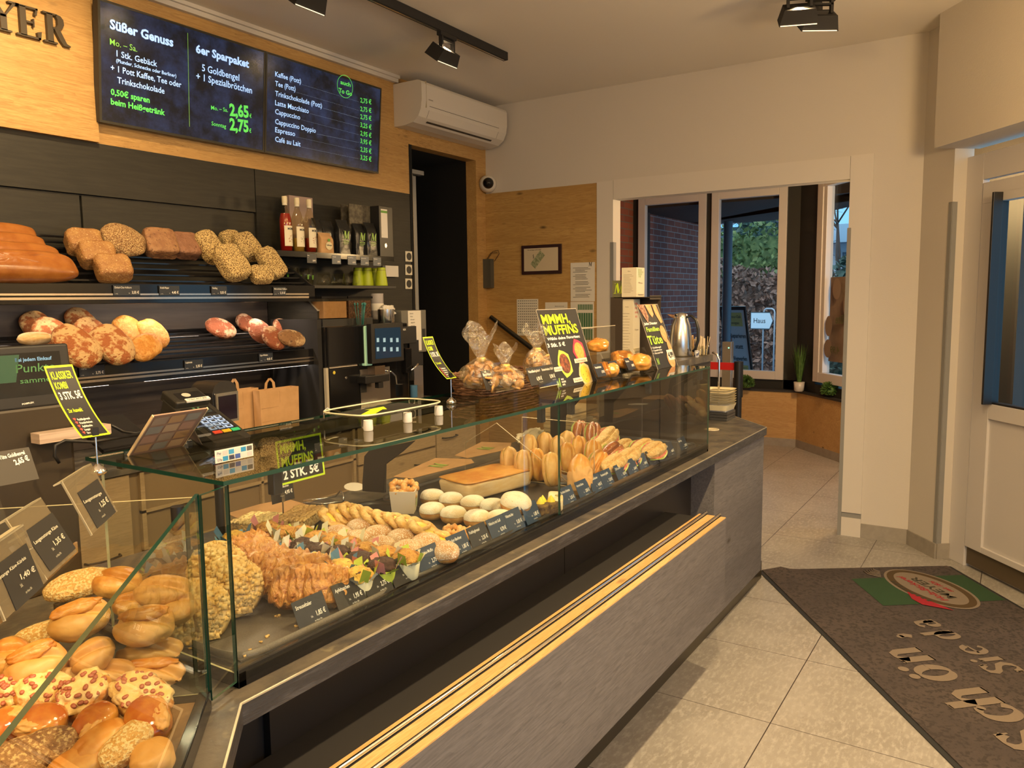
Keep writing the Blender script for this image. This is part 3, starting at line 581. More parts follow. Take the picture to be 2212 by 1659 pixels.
# menu screens
def screen(x0, x1, label):
    M = frame((x0, 3.73, 2.463), (1, 0, 0), (0, -.05, .557)); w = x1-x0; h = .559
    r = empty('menu_screen', label, 'menu screen', M=M)
    MB().box(0, 0, -.045, w, h, -.003).build('housing', BLACK, r)
    b = MB(); e = .011; b.box(0, 0, -.004, w, e, 0).box(0, h-e, -.004, w, h, 0).box(0, e, -.004, e, h-e, 0).box(w-e, e, -.004, w, h-e, 0); b.build('bezel', mat('screen_bezel', (.03, .028, .02), .35), r)
    b = MB(); rect(b, e, e, w-e, h-e, -.002); b.build('display', SCRM, r); return M, r
def scr_mat():
    m = bpy.data.materials.new('screen_slate'); m.use_nodes = True; t = m.node_tree; b = t.nodes['Principled BSDF']; b.inputs['Base Color'].default_value = (.005, .005, .008, 1); b.inputs['Roughness'].default_value = .22
    tx = t.nodes.new('ShaderNodeTexCoord'); n = t.nodes.new('ShaderNodeTexNoise'); n.inputs['Scale'].default_value = 5; n.inputs['Detail'].default_value = 8; n.inputs['Roughness'].default_value = .7; t.links.new(tx.outputs['Object'], n.inputs[0])
    r = t.nodes.new('ShaderNodeValToRGB'); r.color_ramp.elements[0].position = .42; r.color_ramp.elements[0].color = (.006, .007, .010, 1); r.color_ramp.elements[1].position = .72; r.color_ramp.elements[1].color = (.028, .045, .11, 1)
    t.links.new(n.outputs[0], r.inputs[0]); t.links.new(r.outputs[0], b.inputs['Emission Color']); b.inputs['Emission Strength'].default_value = 1.0; return m
SCRM = scr_mat()
EW = mat('screen_white_blue', (.38, .60, 1.0), .5, emit=.9); EG = mat('screen_green', (.10, .62, .09), .5, emit=.75); EL = mat('screen_leaf', (.22, .52, .08), .5, emit=.6)
M, r = screen(2.186, 3.160, 'left menu screen with sweet treat and saver pack offers'); q = MB()
for t, a, b, c, bo in (('Süßer Genuss', (237, 61), (374, 97), 21, .035), ('1 Stk. Gebäck', (251.5, 121.5), (339, 142), 14, .01), ('(Plunder, Schnecke oder Berliner)', (250.5, 134.5), (380.5, 166), 8.5, .012), ('+ 1 Pott Kaffee, Tee oder', (239, 152), (391.5, 189), 14, .012), ('Trinkschokolade', (253, 179), (355, 202), 14, .012),
        ('6er Sparpaket', (422.7, 113), (537.5, 145), 18, .035), ('5 Goldbengel', (436, 153), (516.5, 174), 15.5, .012), ('+ 1 Spezialbrötchen', (423.7, 171), (544, 204), 15.5, .012)): tp(q, M, t, a, b, c, bold=bo)
q.build('lettering_white', EW, r); q = MB()
for t, a, b, c, bo in (('0,50€ sparen', (239, 204), (323, 220), 13.5, .03), ('beim Heißgetränk', (239, 225), (356, 247), 13.5, .03), ('2,65', (496, 249), (537.5, 254), 26, .04), ('2,75', (496, 280), (537, 285.5), 26, .04), ('Sonntag', (456.5, 270.5), (488, 276), 9, .01), ('Mo. – Sa.', (455.8, 236.5), (492, 242), 9, .01), ('€', (538.5, 254), (543, 255), 9, .01), ('€', (538, 286), (542.5, 287), 9, .01)): tp(q, M, t, a, b, c, bold=bo)
q.build('lettering_green', EG, r); q = MB(); tp(q, M, 'Mo. – Sa.', (237, 96), (296, 110), 14, bold=.005)
a, b = loc(M, 405, 71), loc(M, 409, 273.5); q.add([(a[0]-.001, a[1], .0015), (b[0]-.001, b[1], .0015), (b[0]+.001, b[1], .0015), (a[0]+.001, a[1], .0015)], [(0, 1, 2, 3)]); q.build('divider', EL, r)
M, r = screen(3.163, 4.132, 'right menu screen listing coffee drinks with prices'); q = MB(); g = MB(); dt = MB()
rows = [('Kaffee (Pott)', 164.7, 649.7, 182, '2,75 €', 221), ('Tee (Pott)', 185, 637.9, 199, '2,75 €', 239.6), ('Trinkschokolade (Pott)', 206.5, 695, 233, '2,75 €', 256.5), ('Latte Macchiato', 226.8, 666.6, 244.7, '3,25 €', 274), ('Cappuccino', 245.7, 648, 258, '2,95 €', 292), ('Cappuccino Doppio', 267.3, 681.7, 288.6, '3,95 €', 308.8), ('Espresso', 285.2, 637, 295, '2,35 €', 326.7), ('Café au Lait', 305.4, 648.7, 317, '3,25 €', 344.2)]
for t, y0, x1, y1, p, yp in rows:
    tp(q, M, t, (594, y0), (x1, y1), 11.5, bold=.01); tp(g, M, p, (778, yp), (802, yp+4.5), 10.5, bold=.015)
    a, b = loc(M, x1+3, y1+1), loc(M, 774, yp-1)
    for k in range(60):
        u = k/59; x, y = a[0]+(b[0]-a[0])*u, a[1]+(b[1]-a[1])*u; rect(dt, x, y, x+.0022, y+.0016, .0014)
q.build('lettering_white', EW, r); cx, cy = loc(M, 745, 187)
g.add(*(lambda o: (o.v, o.f))(ribbon(MB(), arc(cx, cy, .068, .068, 0, 360, 48), .003, .0014))); tp(g, M, 'auch', (735, 181), (757, 187), 9, bold=.03, z=.0016); tp(g, M, 'To Go', (731, 199), (760, 208), 10, bold=.03, z=.0016); g.build('lettering_green', EG, r); dt.build('dotted_leader', mat('screen_dots', (.3, .42, .6), .5, emit=.5), r)

# raised shop letters on the oak (partly cut by the frame edge)
def letter(name, strokes, x, label):
    q = MB()
    for p in strokes: q.prism(p, 0, .02)
    o = q.build(name, mat('letter_bronze', (.055, .040, .022), .5), M=frame((x, YB-.031, 2.776), (1, 0, 0), (0, 0, 1)), bevel=.0015); tag(o, label, 'wall letter', 'raised shop letters'); return o
H = .132
letter('wall_letter', [[(.02, 0), (.085, 0), (.085, .008), (.02, .008)], [(.04, .004), (.066, .004), (.066, .07), (.04, .07)], [(.04, .06), (.066, .06), (.022, H-.006), (-.006, H-.006)], [(.05, .055), (.066, .07), (.108, H-.006), (.094, H-.006)], [(-.02, H-.008), (.032, H-.008), (.032, H), (-.02, H)], [(.076, H-.008), (.12, H-.008), (.12, H), (.076, H)]], 1.74, 'raised dark capital letter Y on the oak boards, half cut by the left edge')
letter('wall_letter', [[(0, 0), (.10, 0), (.10, .008), (0, .008)], [(.016, .004), (.042, .004), (.042, H-.004), (.016, H-.004)], [(0, H-.008), (.094, H-.008), (.094, H), (0, H)], [(.094, H), (.086, H), (.078, H-.032), (.088, H-.032)], [(.04, .062), (.072, .062), (.072, .07), (.04, .07)], [(.07, .048), (.076, .048), (.076, .084), (.07, .084)], [(.10, 0), (.09, 0), (.086, .03), (.105, .036)]], 1.845, 'raised dark capital letter E on the oak boards')
letter('wall_letter', [[(0, 0), (.058, 0), (.058, .008), (0, .008)], [(.016, .004), (.042, .004), (.042, H-.004), (.016, H-.004)], [(0, H-.008), (.06, H-.008), (.06, H), (0, H)], [(.058, H), (.078, H-.004), (.09, H-.018), (.092, H-.04), (.084, H-.055), (.066, H-.066), (.04, H-.068), (.04, H-.060), (.056, H-.058), (.064, H-.045), (.064, H-.022), (.056, H-.008)], [(.046, .066), (.072, .066), (.10, .012), (.116, .006), (.116, 0), (.086, 0), (.07, .02)]], 1.960, 'raised dark capital letter R beside the left menu screen')

# air conditioner on the wall, domed camera on the corner
ac = empty('air_conditioner', 'white split air conditioner high above the dark doorway', 'air conditioner'); WHITE = mat('ac_white', (.66, .62, .55), .35)
prof = [(0, 2.822), (.10, 2.822), (.17, 2.835), (.22, 2.87), (.245, 2.92), (.255, 2.98), (.255, 3.085), (.245, 3.105), (.22, 3.113), (0, 3.113)]
X0, X1 = 4.374, 5.45
def acp(x, i): return (x, YB-.001-prof[i][0], prof[i][1])
v = [acp(x, i) for x in (X0, X0+.045, X0+.05, X1-.02, X1) for i in range(len(prof))]; n = len(prof); q = MB()
q.add(v, [(a*n+i, a*n+(i+1) % n, (a+1)*n+(i+1) % n, (a+1)*n+i) for a in range(4) for i in range(n)], sm=False); q.add(v, [tuple(range(n-1, -1, -1)), tuple(4*n+i for i in range(n))]); q.build('housing', WHITE, ac, bevel=.006)
def acl(x0, x1, i, u0, u1, out=.0015):
    a, b = np.array(prof[i]), np.array(prof[i+1]); p, r_ = a+(b-a)*u0, a+(b-a)*u1; d = (b-a)/np.hypot(*(b-a)); nn = np.array((d[1], -d[0]))*out; p, r_ = p+nn, r_+nn
    return [(x0, YB-p[0], p[1]), (x1, YB-p[0], p[1]), (x1, YB-r_[0], r_[1]), (x0, YB-r_[0], r_[1])]
q = MB(); q.add(acl(X0+.12, X1-.14, 2, .35, .62), [(0, 1, 2, 3)]).add(acl(X0+.09, X1-.11, 4, .42, .47), [(0, 1, 2, 3)]).add(acl(X0+.09, X0+.093, 3, 0, 1), [(0, 1, 2, 3)]).add(acl(X1-.113, X1-.11, 3, 0, 1), [(0, 1, 2, 3)]); q.build('air_outlet', mat('outlet_dark', (.04, .032, .025), .6), ac)
q = MB(M=frame((X0+.075, YB-.2565, 2.985), (1, 0, 0), (0, 0, 1))); rect(q, 0, 0, .05, .007, 0); q.build('badge', mat('badge_grey', (.30, .27, .22), .5), ac)
q = MB(); q.box(X0+.049, YB-.2575, 2.93, X0+.052, YB-.01, 3.108); q.build('panel_joint', mat('joint_cream', (.45, .38, .26), .5), ac)
cm = empty('security_camera', 'white dome security camera fixed at the wall corner', 'camera', M=TR(5.50, 3.775, 2.545)@RZ(-.75)@RY(math.pi/2))
cm.matrix_basis = Matrix((TR(5.492, 3.77, 2.545)@frame((0, 0, 0), (0, 0, 1), (-.75, .62, 0))@SCL(1, 1, 1)).tolist())
fw = np.array((-.80, -.62, -.05)); fw /= np.linalg.norm(fw); M = frame((5.44, 3.72, 2.545), np.cross((0, 0, 1.), fw), (0, 0, 1.)); M[:3, 2] = fw; M[:3, 0] = np.cross(M[:3, 1], fw); cm.matrix_basis = Matrix(M.tolist())
MB().lathe([(.066, -.07), (.072, -.03), (.068, 0), (.058, .02), (.046, .026)], 32).build('housing', WHITE, cm); MB().lathe([(.046, .02), (.042, .045), (.028, .062), (.012, .07), (.001, .072)], 28).build('dome', BLACKG, cm)

# ---------------------------------------------------------------- food surfaces and shapes
def crust(name, a, b, c, s=60, bump=.8, rough=.45, c3p=(.52, .62), bs=None, pos=(.35, .65), s3=None, coat=0): return mat(name, a, rough, c2=b, scale=s, detail=5, pos=pos, bump=bump, bscale=bs or s*3, c3=c, s3=s3 or s*2.5, p3=c3p, coat=coat)
CR_WHITE = crust('loaf_glossy', (.24, .075, .012), (.33, .125, .025), (.18, .05, .01), 16, .3, .3, coat=.3, c3p=(.7, .8))
CR_SEED = crust('loaf_seeded', (.16, .065, .02), (.30, .16, .06), (.62, .44, .20), 60, 2.5, .6, (.50, .58), 160, s3=230)
CR_SPELT = crust('loaf_spelt', (.34, .18, .055), (.24, .10, .03), (.55, .38, .17), 22, 1, .6, (.58, .7), 150, s3=160)
CR_OAT = crust('loaf_oat', (.12, .055, .015), (.20, .10, .03), (.70, .52, .22), 60, 2.5, .6, (.46, .50), 190, s3=190)
CR_BOX = crust('loaf_box', (.22, .10, .045), (.32, .17, .075), (.12, .05, .02), 26, 1.5, .65, (.6, .7), 90)
CR_FLOUR = crust('loaf_floured', (.30, .09, .02), (.52, .34, .15), (.25, .08, .02), 24, 1.5, .7, (.60, .68), 160, (.46, .54))
CR_ORANGE = crust('loaf_crackled', (.46, .19, .025), (.56, .29, .07), (.36, .13, .02), 30, 1.5, .55, (.60, .68), 130, (.48, .56))
CR_RYE = crust('loaf_rye', (.22, .06, .022), (.50, .34, .22), (.16, .05, .025), 20, 1.6, .75, (.60, .68), 110, (.50, .60))
CR_RYE2 = crust('loaf_rye_dark', (.20, .10, .04), (.48, .34, .18), (.10, .045, .02), 20, 1.5, .75, (.58, .68), 110, (.50, .66))
def blob(rx, ry, rz, e1=.8, e2=.9, noise=.06, ns=2.0, flat=-.55, nu=40, nv=24, seed=0, mod=None, mb=None, M=None, mi=0):
    """superellipsoid with a flat base and lumpy skin"""
    U, V = np.meshgrid(np.arange(nu)/nu*2*math.pi, np.linspace(-math.pi/2, math.pi/2, nv), indexing='ij')
    sp = lambda x, e: np.sign(x)*np.abs(x)**e
    x = sp(np.cos(V), e1)*sp(np.cos(U), e2); y = sp(np.cos(V), e1)*sp(np.sin(U), e2); z = sp(np.sin(V), e1)
    P = np.stack([x, y, z], -1); d = 1+noise*fbm(P*ns+seed*3.17, 3); P = P*d[..., None]; P[..., 2] = np.maximum(P[..., 2], flat)
    P = P*np.array((rx, ry, rz))
    if mod: P = mod(P)
    P = P.reshape(-1, 3); f = []
    for i in range(nu):
        for j in range(nv-1): a, b = i*nv+j, ((i+1) % nu)*nv+j; f.append((a, b, b+1, a+1))
    mb = mb or MB(); return mb.add(P, f, mi, True, M)
def face_to(p, right, up, q=None):
    return frame(p, right, up)

# ---------------------------------------------------------------- bread shelves
YT, YL = 3.38, 3.33; XR = 3.17
CHS = mat('rail_chrome', (.55, .48, .40), .25, metal=1)
cab = empty('bread_shelving', 'dark bread shelving with two slatted tiers on the wall', 'shelving')
def rack(name, label, YFr, zf, zb, x0, x1, ends):
    r = empty('slatted_tier'); r.parent = cab; b = MB()
    b.box(x0, YFr-.012, zf-.085, x1, YFr+.004, zf+.004); b.build('front_rail', BLACKG, r, bevel=.002)
    c = MB(); c.box(x0, YFr-.016, zf-.048, x1-.05, YFr-.012, zf-.040).box(x0, YFr-.016, zf-.066, x1-.05, YFr-.012, zf-.056); c.build('chrome_strip', CHS, r)
    for k in range(9):
        u = k/8; y, z = YFr+.02+u*(3.745-YFr-.02), zf-.01+u*(zb-zf+.01); MB().box(x0, y-.011, z-.006, x1, y+.011, z+.004).build('slat', BLACKG, r, bevel=.002)
    q = MB()
    for xx in ends:
        q.add([(xx-.006, YFr, zf-.085), (xx-.006, YB, zf-.06), (xx-.006, YB, zb+.02), (xx-.006, YFr, zf), (xx+.006, YFr, zf-.085), (xx+.006, YB, zf-.06), (xx+.006, YB, zb+.02), (xx+.006, YFr, zf)], [(0, 1, 2, 3), (7, 6, 5, 4), (0, 4, 5, 1), (1, 5, 6, 2), (2, 6, 7, 3), (3, 7, 4, 0)])
    q.build('side_bracket', BLACK, r); return r
zbT = at(120, 510, 1, 3.745)[2]; zbL = at(400, 712, 1, 3.745)[2]
rack('bread_shelf', 'upper black slatted bread shelf on the dark wall', YT, 1.685, zbT, -1.5, XR, (2.02, XR)); rack('bread_shelf', 'lower black slatted bread shelf above the light strips', YL, 1.333, zbL, -1.5, XR, (2.08, XR))
b = MB(); b.add([(XR+.005, YL+.03, .9), (XR+.005, YB-.01, .9), (XR+.005, YB-.01, 1.62), (XR+.005, YL+.13, 1.62), (XR+.005, YL+.03, 1.545), (XR+.025, YL+.03, .9), (XR+.025, YB-.01, .9), (XR+.025, YB-.01, 1.62), (XR+.025, YL+.13, 1.62), (XR+.025, YL+.03, 1.545)],
    [(0, 1, 2, 3, 4), (9, 8, 7, 6, 5), (0, 5, 6, 1), (1, 6, 7, 2), (2, 7, 8, 3), (3, 8, 9, 4), (4, 9, 5, 0)]); b.build('side_panel', DARKP, cab)
MB().box(-1.5, YB-.012, .9, XR, YB-.006, 1.60).build('back_panel', mat('panel_brown', (.030, .022, .018), .5, c2=(.040, .031, .026), scale=4, stretch=(1, 1, 14)), cab)
MB().box(XR+.003, YL+.025, 1.545, XR+.027, YL+.032, 1.552).add([(XR+.004, YL+.028, 1.546), (XR+.026, YL+.028, 1.546), (XR+.026, YL+.128, 1.622), (XR+.004, YL+.128, 1.622)], [(0, 1, 2, 3)]).build('edge_strip', mat('edge_grey', (.34, .32, .28), .5), cab)
LEDM = mat('led_strip', (1, .88, .78), .5, emit=5)
for i, (x0, x1, z, lab) in enumerate(((-.4, 1.93, 1.255, 'left'), (2.10, 3.09, 1.255, 'right'))):
    tag(MB().box(x0, YL+.03, z-.012, x1, YL+.045, z).build('led_strip', LEDM), '%s white light strip under the lower bread shelf' % lab, 'light strip', 'shelf light strips')
for x0, x1 in ((-.3, 1.9), (2.1, 3.1)): area(((x0+x1)/2, YT+.08, 1.60), ((x0+x1)/2, YT+.17, 1.3), 4, x1-x0, .03, (1, .78, .60), 'shelf_led')
# price strips clipped on the rails
def card(mb_parts, M, w, h, m, label, cat, lines, group=None, name='price_tag', th=.0008, inks=None, rnd=0):
    r = empty(name, label, cat, M=M, group=group); b = MB(); b.box(0, 0, -th, w, h, 0); b.build('card', m, r)
    q = MB()
    for ln in lines:
        t, x, y, s = ln[:4]; k = ln[4] if len(ln) > 4 else {}
        text(q, t, x, y, s, z=.0006, **k)
    if q.v: q.build('lettering', inks or WHITEI, r)
    return r
def rail_tag(px, py, Y, name, price, w=.10, h=.045, label=''):
    p = at(px, py, 1, Y-.018); M = frame((p[0], Y-.019, p[2]-h), (1, 0, 0), (0, 0, 1))
    card(None, M, w, h, CARD, label or 'dark shelf price tag reading %s, %s euro' % (name or 'unreadable name', price), 'price tag', [(name, .006, h-.014, .009, dict(xs=.75, bold=.01)), (price+' €', w-.006, .008, .012, dict(align='r', xs=.8, bold=.02)), ('ca. 1000 g', .006, .006, .003), ('Stk.', w-.055, .008, .004)], 'shelf price tags')
for px, py, Y, nm, pr, w in ((244, 616, YT, 'Dinkel-Chia-Vollkorn', '3,55', .125), (343, 617, YT, 'Kraft-Meyer', '4,45', .105), (456, 618, YT, 'Findling', '3,55', .09), (590, 620, YT, 'Mahrenholzer Vollkorn', '5,15', .085), (170, 792, YL, 'Taurus', '3,75', .11), (398, 779, YL, 'Lupinums', '3,35', .10), (559, 764, YL, 'Opa-Wilhelm', '4,45', .09)): rail_tag(px, py, Y, nm, pr, w)

SLN = lambda zf, zb, Y: np.array((0, -(zb-zf), 3.745-Y))/np.hypot(zb-zf, 3.745-Y)     # slope normal (toward customer and up)
def bread(name, label, top, px, py, w, h, m, th=.4, spin=0, face=32, e=(.8, .9), noise=.05, ns=2, seed=0, flat=-.6, group=None, mod=None, cat='bread', back=0, yaw=0):
    """loaf leaning on the rack, its broad side to the customer; w, h are its seen size in photo pixels"""
    zf, zb, Y = (1.685, zbT, YT) if top else (1.333, zbL, YL); sn = SLN(zf, zb, Y)
    d0 = 4.0 if top else 3.7; k = d0/FPX/2; rx, ry = w*k/.84*.88, h*k/.95*.86; rz = th*min(rx, ry)*1.15; rx *= .93
    lift = .5*abs(ry*math.cos(math.radians(face-45)))+.35*rz+back; p = atn(px, py, sn, np.array((0, Y, zf))+sn*(lift+.004))
    f = math.radians(face); n = np.array((-math.sin(yaw)*math.cos(f), -math.cos(yaw)*math.cos(f), math.sin(f))); x = np.array((math.cos(yaw), -math.sin(yaw), 0)); y = np.cross(n, x); M = np.eye(4); M[:3, 0] = x; M[:3, 1] = y; M[:3, 2] = n; M[:3, 3] = p
    o = blob(rx, ry, rz, e1=e[0], e2=e[1], noise=noise, ns=ns, seed=seed, flat=flat, mod=mod, nu=64, nv=36).build(name, m, M=M@RZ(spin)); return tag(o, label, cat, group)
def dim(P):
    for k in range(30):
        cx, cy = -.14+.021*(k % 15)+.010*(k//15), -.035+.032*(k//15)+.02; d = np.hypot(P[..., 0]-cx, P[..., 1]-cy); P[..., 2] -= np.where(P[..., 2] > 0, .007*np.exp(-(d/.005)**2), 0)
    return P
for i, (px, py, w, h, lb) in enumerate(((-42, 499, 190, 42, 'hindmost and highest of the glossy brown long loaves'), (-22, 523, 190, 46, 'glossy long loaf, second from the back of its pile'), (4, 548, 200, 52, 'glossy long loaf just behind the dimpled front one'), (18, 575, 232, 66, 'front glossy long loaf with rows of dimples on the upper shelf'))):
    bread('long_loaf', lb, True, px, py, w, h, CR_WHITE, th=.7, seed=i, noise=.02, e=(.9, .5), flat=-.8, group='glossy long loaves', mod=dim if i == 3 else None, face=38)
for i, (px, py, lb) in enumerate(((181, 524, 'rear small tin loaf of the three beside the dark round loaf'), (209, 551, 'middle small tin loaf of the three on the upper shelf'), (244, 580, 'front small tin loaf of the three, above the rail'))):
    bread('tin_loaf', lb, True, px, py, 66, 58, CR_SPELT, th=.62, e=(.42, .42), noise=.05, seed=i+4, flat=-.97, group='small spelt tin loaves', spin=.03, face=40, yaw=.25)
bread('round_loaf', 'dark round loaf crusted with seeds on the upper shelf', True, 266, 519, 94, 84, CR_SEED, seed=8, noise=.05, e=(.9, 1), spin=-.2, th=.42)
bread('box_loaf', 'wider box loaf with a cracked top, left of its twin', True, 345, 526, 68, 70, CR_BOX, seed=9, e=(.36, .30), noise=.045, flat=-.97, group='box loaves', th=.5, yaw=.2)
bread('box_loaf', 'darker box loaf with a wrinkled top, beside the oat loaves', True, 400, 531, 58, 64, crust('loaf_box_dark', (.19, .085, .045), (.27, .13, .07), (.10, .04, .02), 22, 1.5, .65, (.6, .7), 80), seed=10, e=(.36, .30), noise=.045, flat=-.97, group='box loaves', th=.5, yaw=.1)
for i, (px, py, w, h, sp, bk, lb) in enumerate(((453, 534, 52, 86, .28, .01, 'leftmost oat coated loaf, leaning tall'), (500, 522, 50, 62, .2, 0, 'oat coated loaf at the back, second from the left'), (534, 534, 58, 78, .25, .01, 'oat coated loaf at the back, third from the left'), (500, 568, 62, 92, .24, .035, 'large oat coated loaf at the front left of its heap'), (586, 568, 50, 88, .28, .02, 'rightmost tall oat coated loaf by the shelf end'), (564, 593, 54, 46, 0, .04, 'small oat coated loaf lying lowest at the front'))):
    bread('oat_loaf', lb, True, px, py, w, h, CR_OAT, seed=11+i, e=(.5, .5), noise=.05, flat=-.95, spin=sp, back=bk, group='oat coated loaves', th=.55, yaw=.15)
for i, (px, py, w, h, sp, bk, lb) in enumerate(((80, 703, 64, 74, .45, 0, 'floury crusty loaf at the far left of the lower shelf'), (114, 722, 68, 86, .6, .02, 'floury crusty loaf leaning on the far left one'), (176, 696, 62, 80, .45, 0, 'floury crusty loaf at the back, beside the crackled ones'), (200, 718, 62, 84, .6, .015, 'floury crusty loaf in the middle of its heap'), (166, 748, 76, 106, .55, .045, 'front floury crusty loaf behind the lime sign'), (243, 744, 78, 100, .45, .045, 'front floury crusty loaf with a dark scorched end'))):
    bread('crusty_loaf', lb, False, px, py, w, h, CR_FLOUR, seed=20+i, noise=.04, e=(.85, .85), spin=sp, back=bk, group='floury crusty loaves')
bread('pale_roll', 'pale scored roll lying before the floury loaves', False, 76, 731, 66, 26, crust('roll_pale', (.62, .38, .14), (.72, .52, .27), (.5, .25, .07), 30, .4, .5, (.65, .75)), seed=30, back=.07, cat='bread roll', th=.9)
for i, (px, py, w, h, sp, bk, lb) in enumerate(((240, 680, 70, 34, 0, 0, 'small crackled golden loaf at the very back'), (280, 716, 66, 84, .5, .015, 'crackled golden loaf left of its twin'), (330, 722, 64, 84, .45, .01, 'crackled golden loaf at the right end of its heap'), (314, 750, 78, 60, .45, .04, 'front crackled golden loaf touching the rail'))):
    bread('crackled_loaf', lb, False, px, py, w, h, CR_ORANGE, seed=31+i, noise=.05, e=(.8, .8), spin=sp, back=bk, group='crackled golden loaves')
for i, (px, py, w, h, sp, bk, m, lb) in enumerate(((477, 709, 84, 62, -.3, 0, CR_RYE, 'oval floured rye loaf standing apart on the left'), (530, 697, 54, 60, .3, 0, CR_RYE, 'floured rye loaf at the back of the right hand heap'), (562, 716, 64, 80, .4, .01, CR_RYE, 'reddish floured rye loaf in the right hand heap'), (608, 706, 54, 56, .4, .0, CR_RYE, 'floured rye loaf tucked behind the dark oval one'), (592, 730, 62, 74, .4, .03, CR_RYE, 'mottled floured rye loaf leaning to the left'), (630, 731, 82, 54, -.15, .05, CR_RYE2, 'dark oval rye loaf at the right end above the rail'))):
    bread('rye_loaf', lb, False, px, py, w, h, m, seed=40+i, noise=.035, e=(.9, 1), spin=sp, back=bk, group='floured rye loaves')

# ---------------------------------------------------------------- syrup, coffee, cups on the small wall shelves
YS = 3.52
sh = empty('wall_shelf', 'black wall shelf carrying syrup bottles and coffee bags', 'shelf'); zS = at(720, 548, 1, YS)[2]; xs0, xs1 = at(597, 545, 1, YS)[0], at(850, 552, 1, YS)[0]
MB().box(xs0, YS, zS-.022, xs1, YB-.002, zS).build('board', BLACK, sh, bevel=.002); MB().box(xs0, YS-.004, zS-.03, xs1, YS, zS+.002).build('edge_lip', BLACKG, sh)
zG = at(720, 616, 1, YS)[2]; xg0 = at(607, 610, 1, YS)[0]; sh2 = empty('wall_shelf', 'black wall shelf holding glasses and lime cups', 'shelf'); MB().box(xg0, YS, zG-.02, xs1+.02, YB-.002, zG).build('board', BLACK, sh2, bevel=.002)
GLB = glass('bottle_glass', (.90, .86, .72), 1.5)
def sx(px, Y=None): return at(px, 540, 1, Y or YS)[0]
def bottle(px, Y, liq, col, name, label, lvl=.6):
    x = sx(px, Y); h = at(px, 411, 1, Y)[2]-zS; h = .315; r = .036
    e = empty('syrup_bottle', label, 'bottle', (x, Y, zS+.001), group='syrup bottles')
    MB().lathe([(.004, 0), (r, .002), (r, .17), (r*.96, .19), (.016, .245), (.0135, .26), (.0135, .285)], 28, cap=True).build('bottle_glass', GLB, e)
    p = [(.004, .004), (r-.003, .005), (r-.003, min(.168, lvl*.19))]; 
    if lvl > .9: p = [(.004, .004), (r-.003, .005), (r-.003, .168), (r*.93-.002, .188), (.026, .215)]
    MB().lathe(p, 28).build('syrup', mat(liq, col, .15, spec=.8), e)
    MB().lathe([(.015, .275), (.0155, .276), (.0155, .31), (.014, .313)], 20).build('cap', mat('cap_cream', (.70, .62, .42), .5), e); MB().lathe([(.0142, .262), (.0142, .277)], 20, cap=False).build('neck_label', mat('label_cream', (.70, .64, .48), .6), e)
    L = MB(); L.grid(lambda u, v: ((r+.0006)*math.cos(-2.5+u*2.3), (r+.0006)*math.sin(-2.5+u*2.3), .03+v*.115), 16, 2, sm=True); lb = L.build('label', mat('label_cream', (.70, .64, .48), .6), e)
    T = MB(); v, f = glyphs('MONIN', .04); v = v.copy(); v *= .012/.73; v[:, 0] -= (v[:, 0].min()+v[:, 0].max())/2; v[:, 0] *= .85; a = -1.35+v[:, 0]/(r+.001); 
    T.add(np.stack([(r+.0012)*np.cos(a), (r+.0012)*np.sin(a), .122+v[:, 1]], 1), f)
    for k in range(16):
        aa, zz = -1.35+random.uniform(-.5, .5), random.uniform(.05, .095); c = (r+.0012); s = .0035; T.add([(c*math.cos(aa-s/r), c*math.sin(aa-s/r), zz), (c*math.cos(aa), c*math.sin(aa), zz-s*.6), (c*math.cos(aa+s/r), c*math.sin(aa+s/r), zz), (c*math.cos(aa), c*math.sin(aa), zz+s*.6)], [(0, 1, 2, 3)], 1)
    T.build('lettering', [BLACKI, mat('label_art_'+name, {'a': (.35, .10, .04), 'b': (.16, .20, .06), 'c': (.28, .06, .03)}[name], .6)], lb)
bottle(619, YS+.05, 'syrup_red', (.30, .012, .008), 'a', 'syrup bottle full of red syrup, leftmost of three', 1.0)
bottle(645, YS+.05, 'syrup_amber', (.34, .22, .05), 'b', 'middle syrup bottle with pale amber syrup', .42); bottle(671, YS+.05, 'syrup_brown', (.20, .02, .01), 'c', 'right hand syrup bottle with dark red syrup low inside', .45)
e = empty('folded_booklet', 'mauve printed box standing behind the syrup bottles', 'box'); q = MB(); a, b_, c, d = boxpx(q, 627, 425, 677, 545, YS+.14, .04); q.build('box', mat('box_mauve', (.30, .22, .20), .6), e); q = MB(M=frame((a, YS+.139, 0), (1, 0, 0), (0, 0, 1))); text(q, 'AU', .085, zS+.19, .035, w=.05, z=.0006, bold=.02); q.build('lettering', mat('ink_rose', (.50, .42, .36), .6), e)
def bag(x, y, z, w, d, h, m, seed=0, rz=0, lean=0, name='bag', par=None, fold=True):
    r = np.random.RandomState(seed)
    def fn(u, v):
        a = u*2*math.pi; cx, cy = math.cos(a), math.sin(a); e = .35; X = np.sign(cx)*abs(cx)**e*w/2; Y = np.sign(cy)*abs(cy)**e*d/2
        t = v; pinch = 1 if t < .68 else max(.06, 1-(t-.68)/.32*1.05); Y *= pinch; X *= (1-.10*t) if t < .7 else (.93+.03*math.sin(t*40))
        k = .06*fbm(np.array((math.cos(a)*1.4+seed, math.sin(a)*1.4, t*3.5)), 3)*w; return (X*(1+k/w), Y*(1+k/w*2)+lean*t*t+(.012*(t-.8)/.2 if t > .8 else 0), h*t)
    return MB().grid(fn, 40, 18, wu=True).build(name, m, par)
BAGM = mat('bag_black', (.016, .016, .015), .28, bump=.6, bscale=26)
MG = mat('logo_green', (.30, .50, .10), .5)
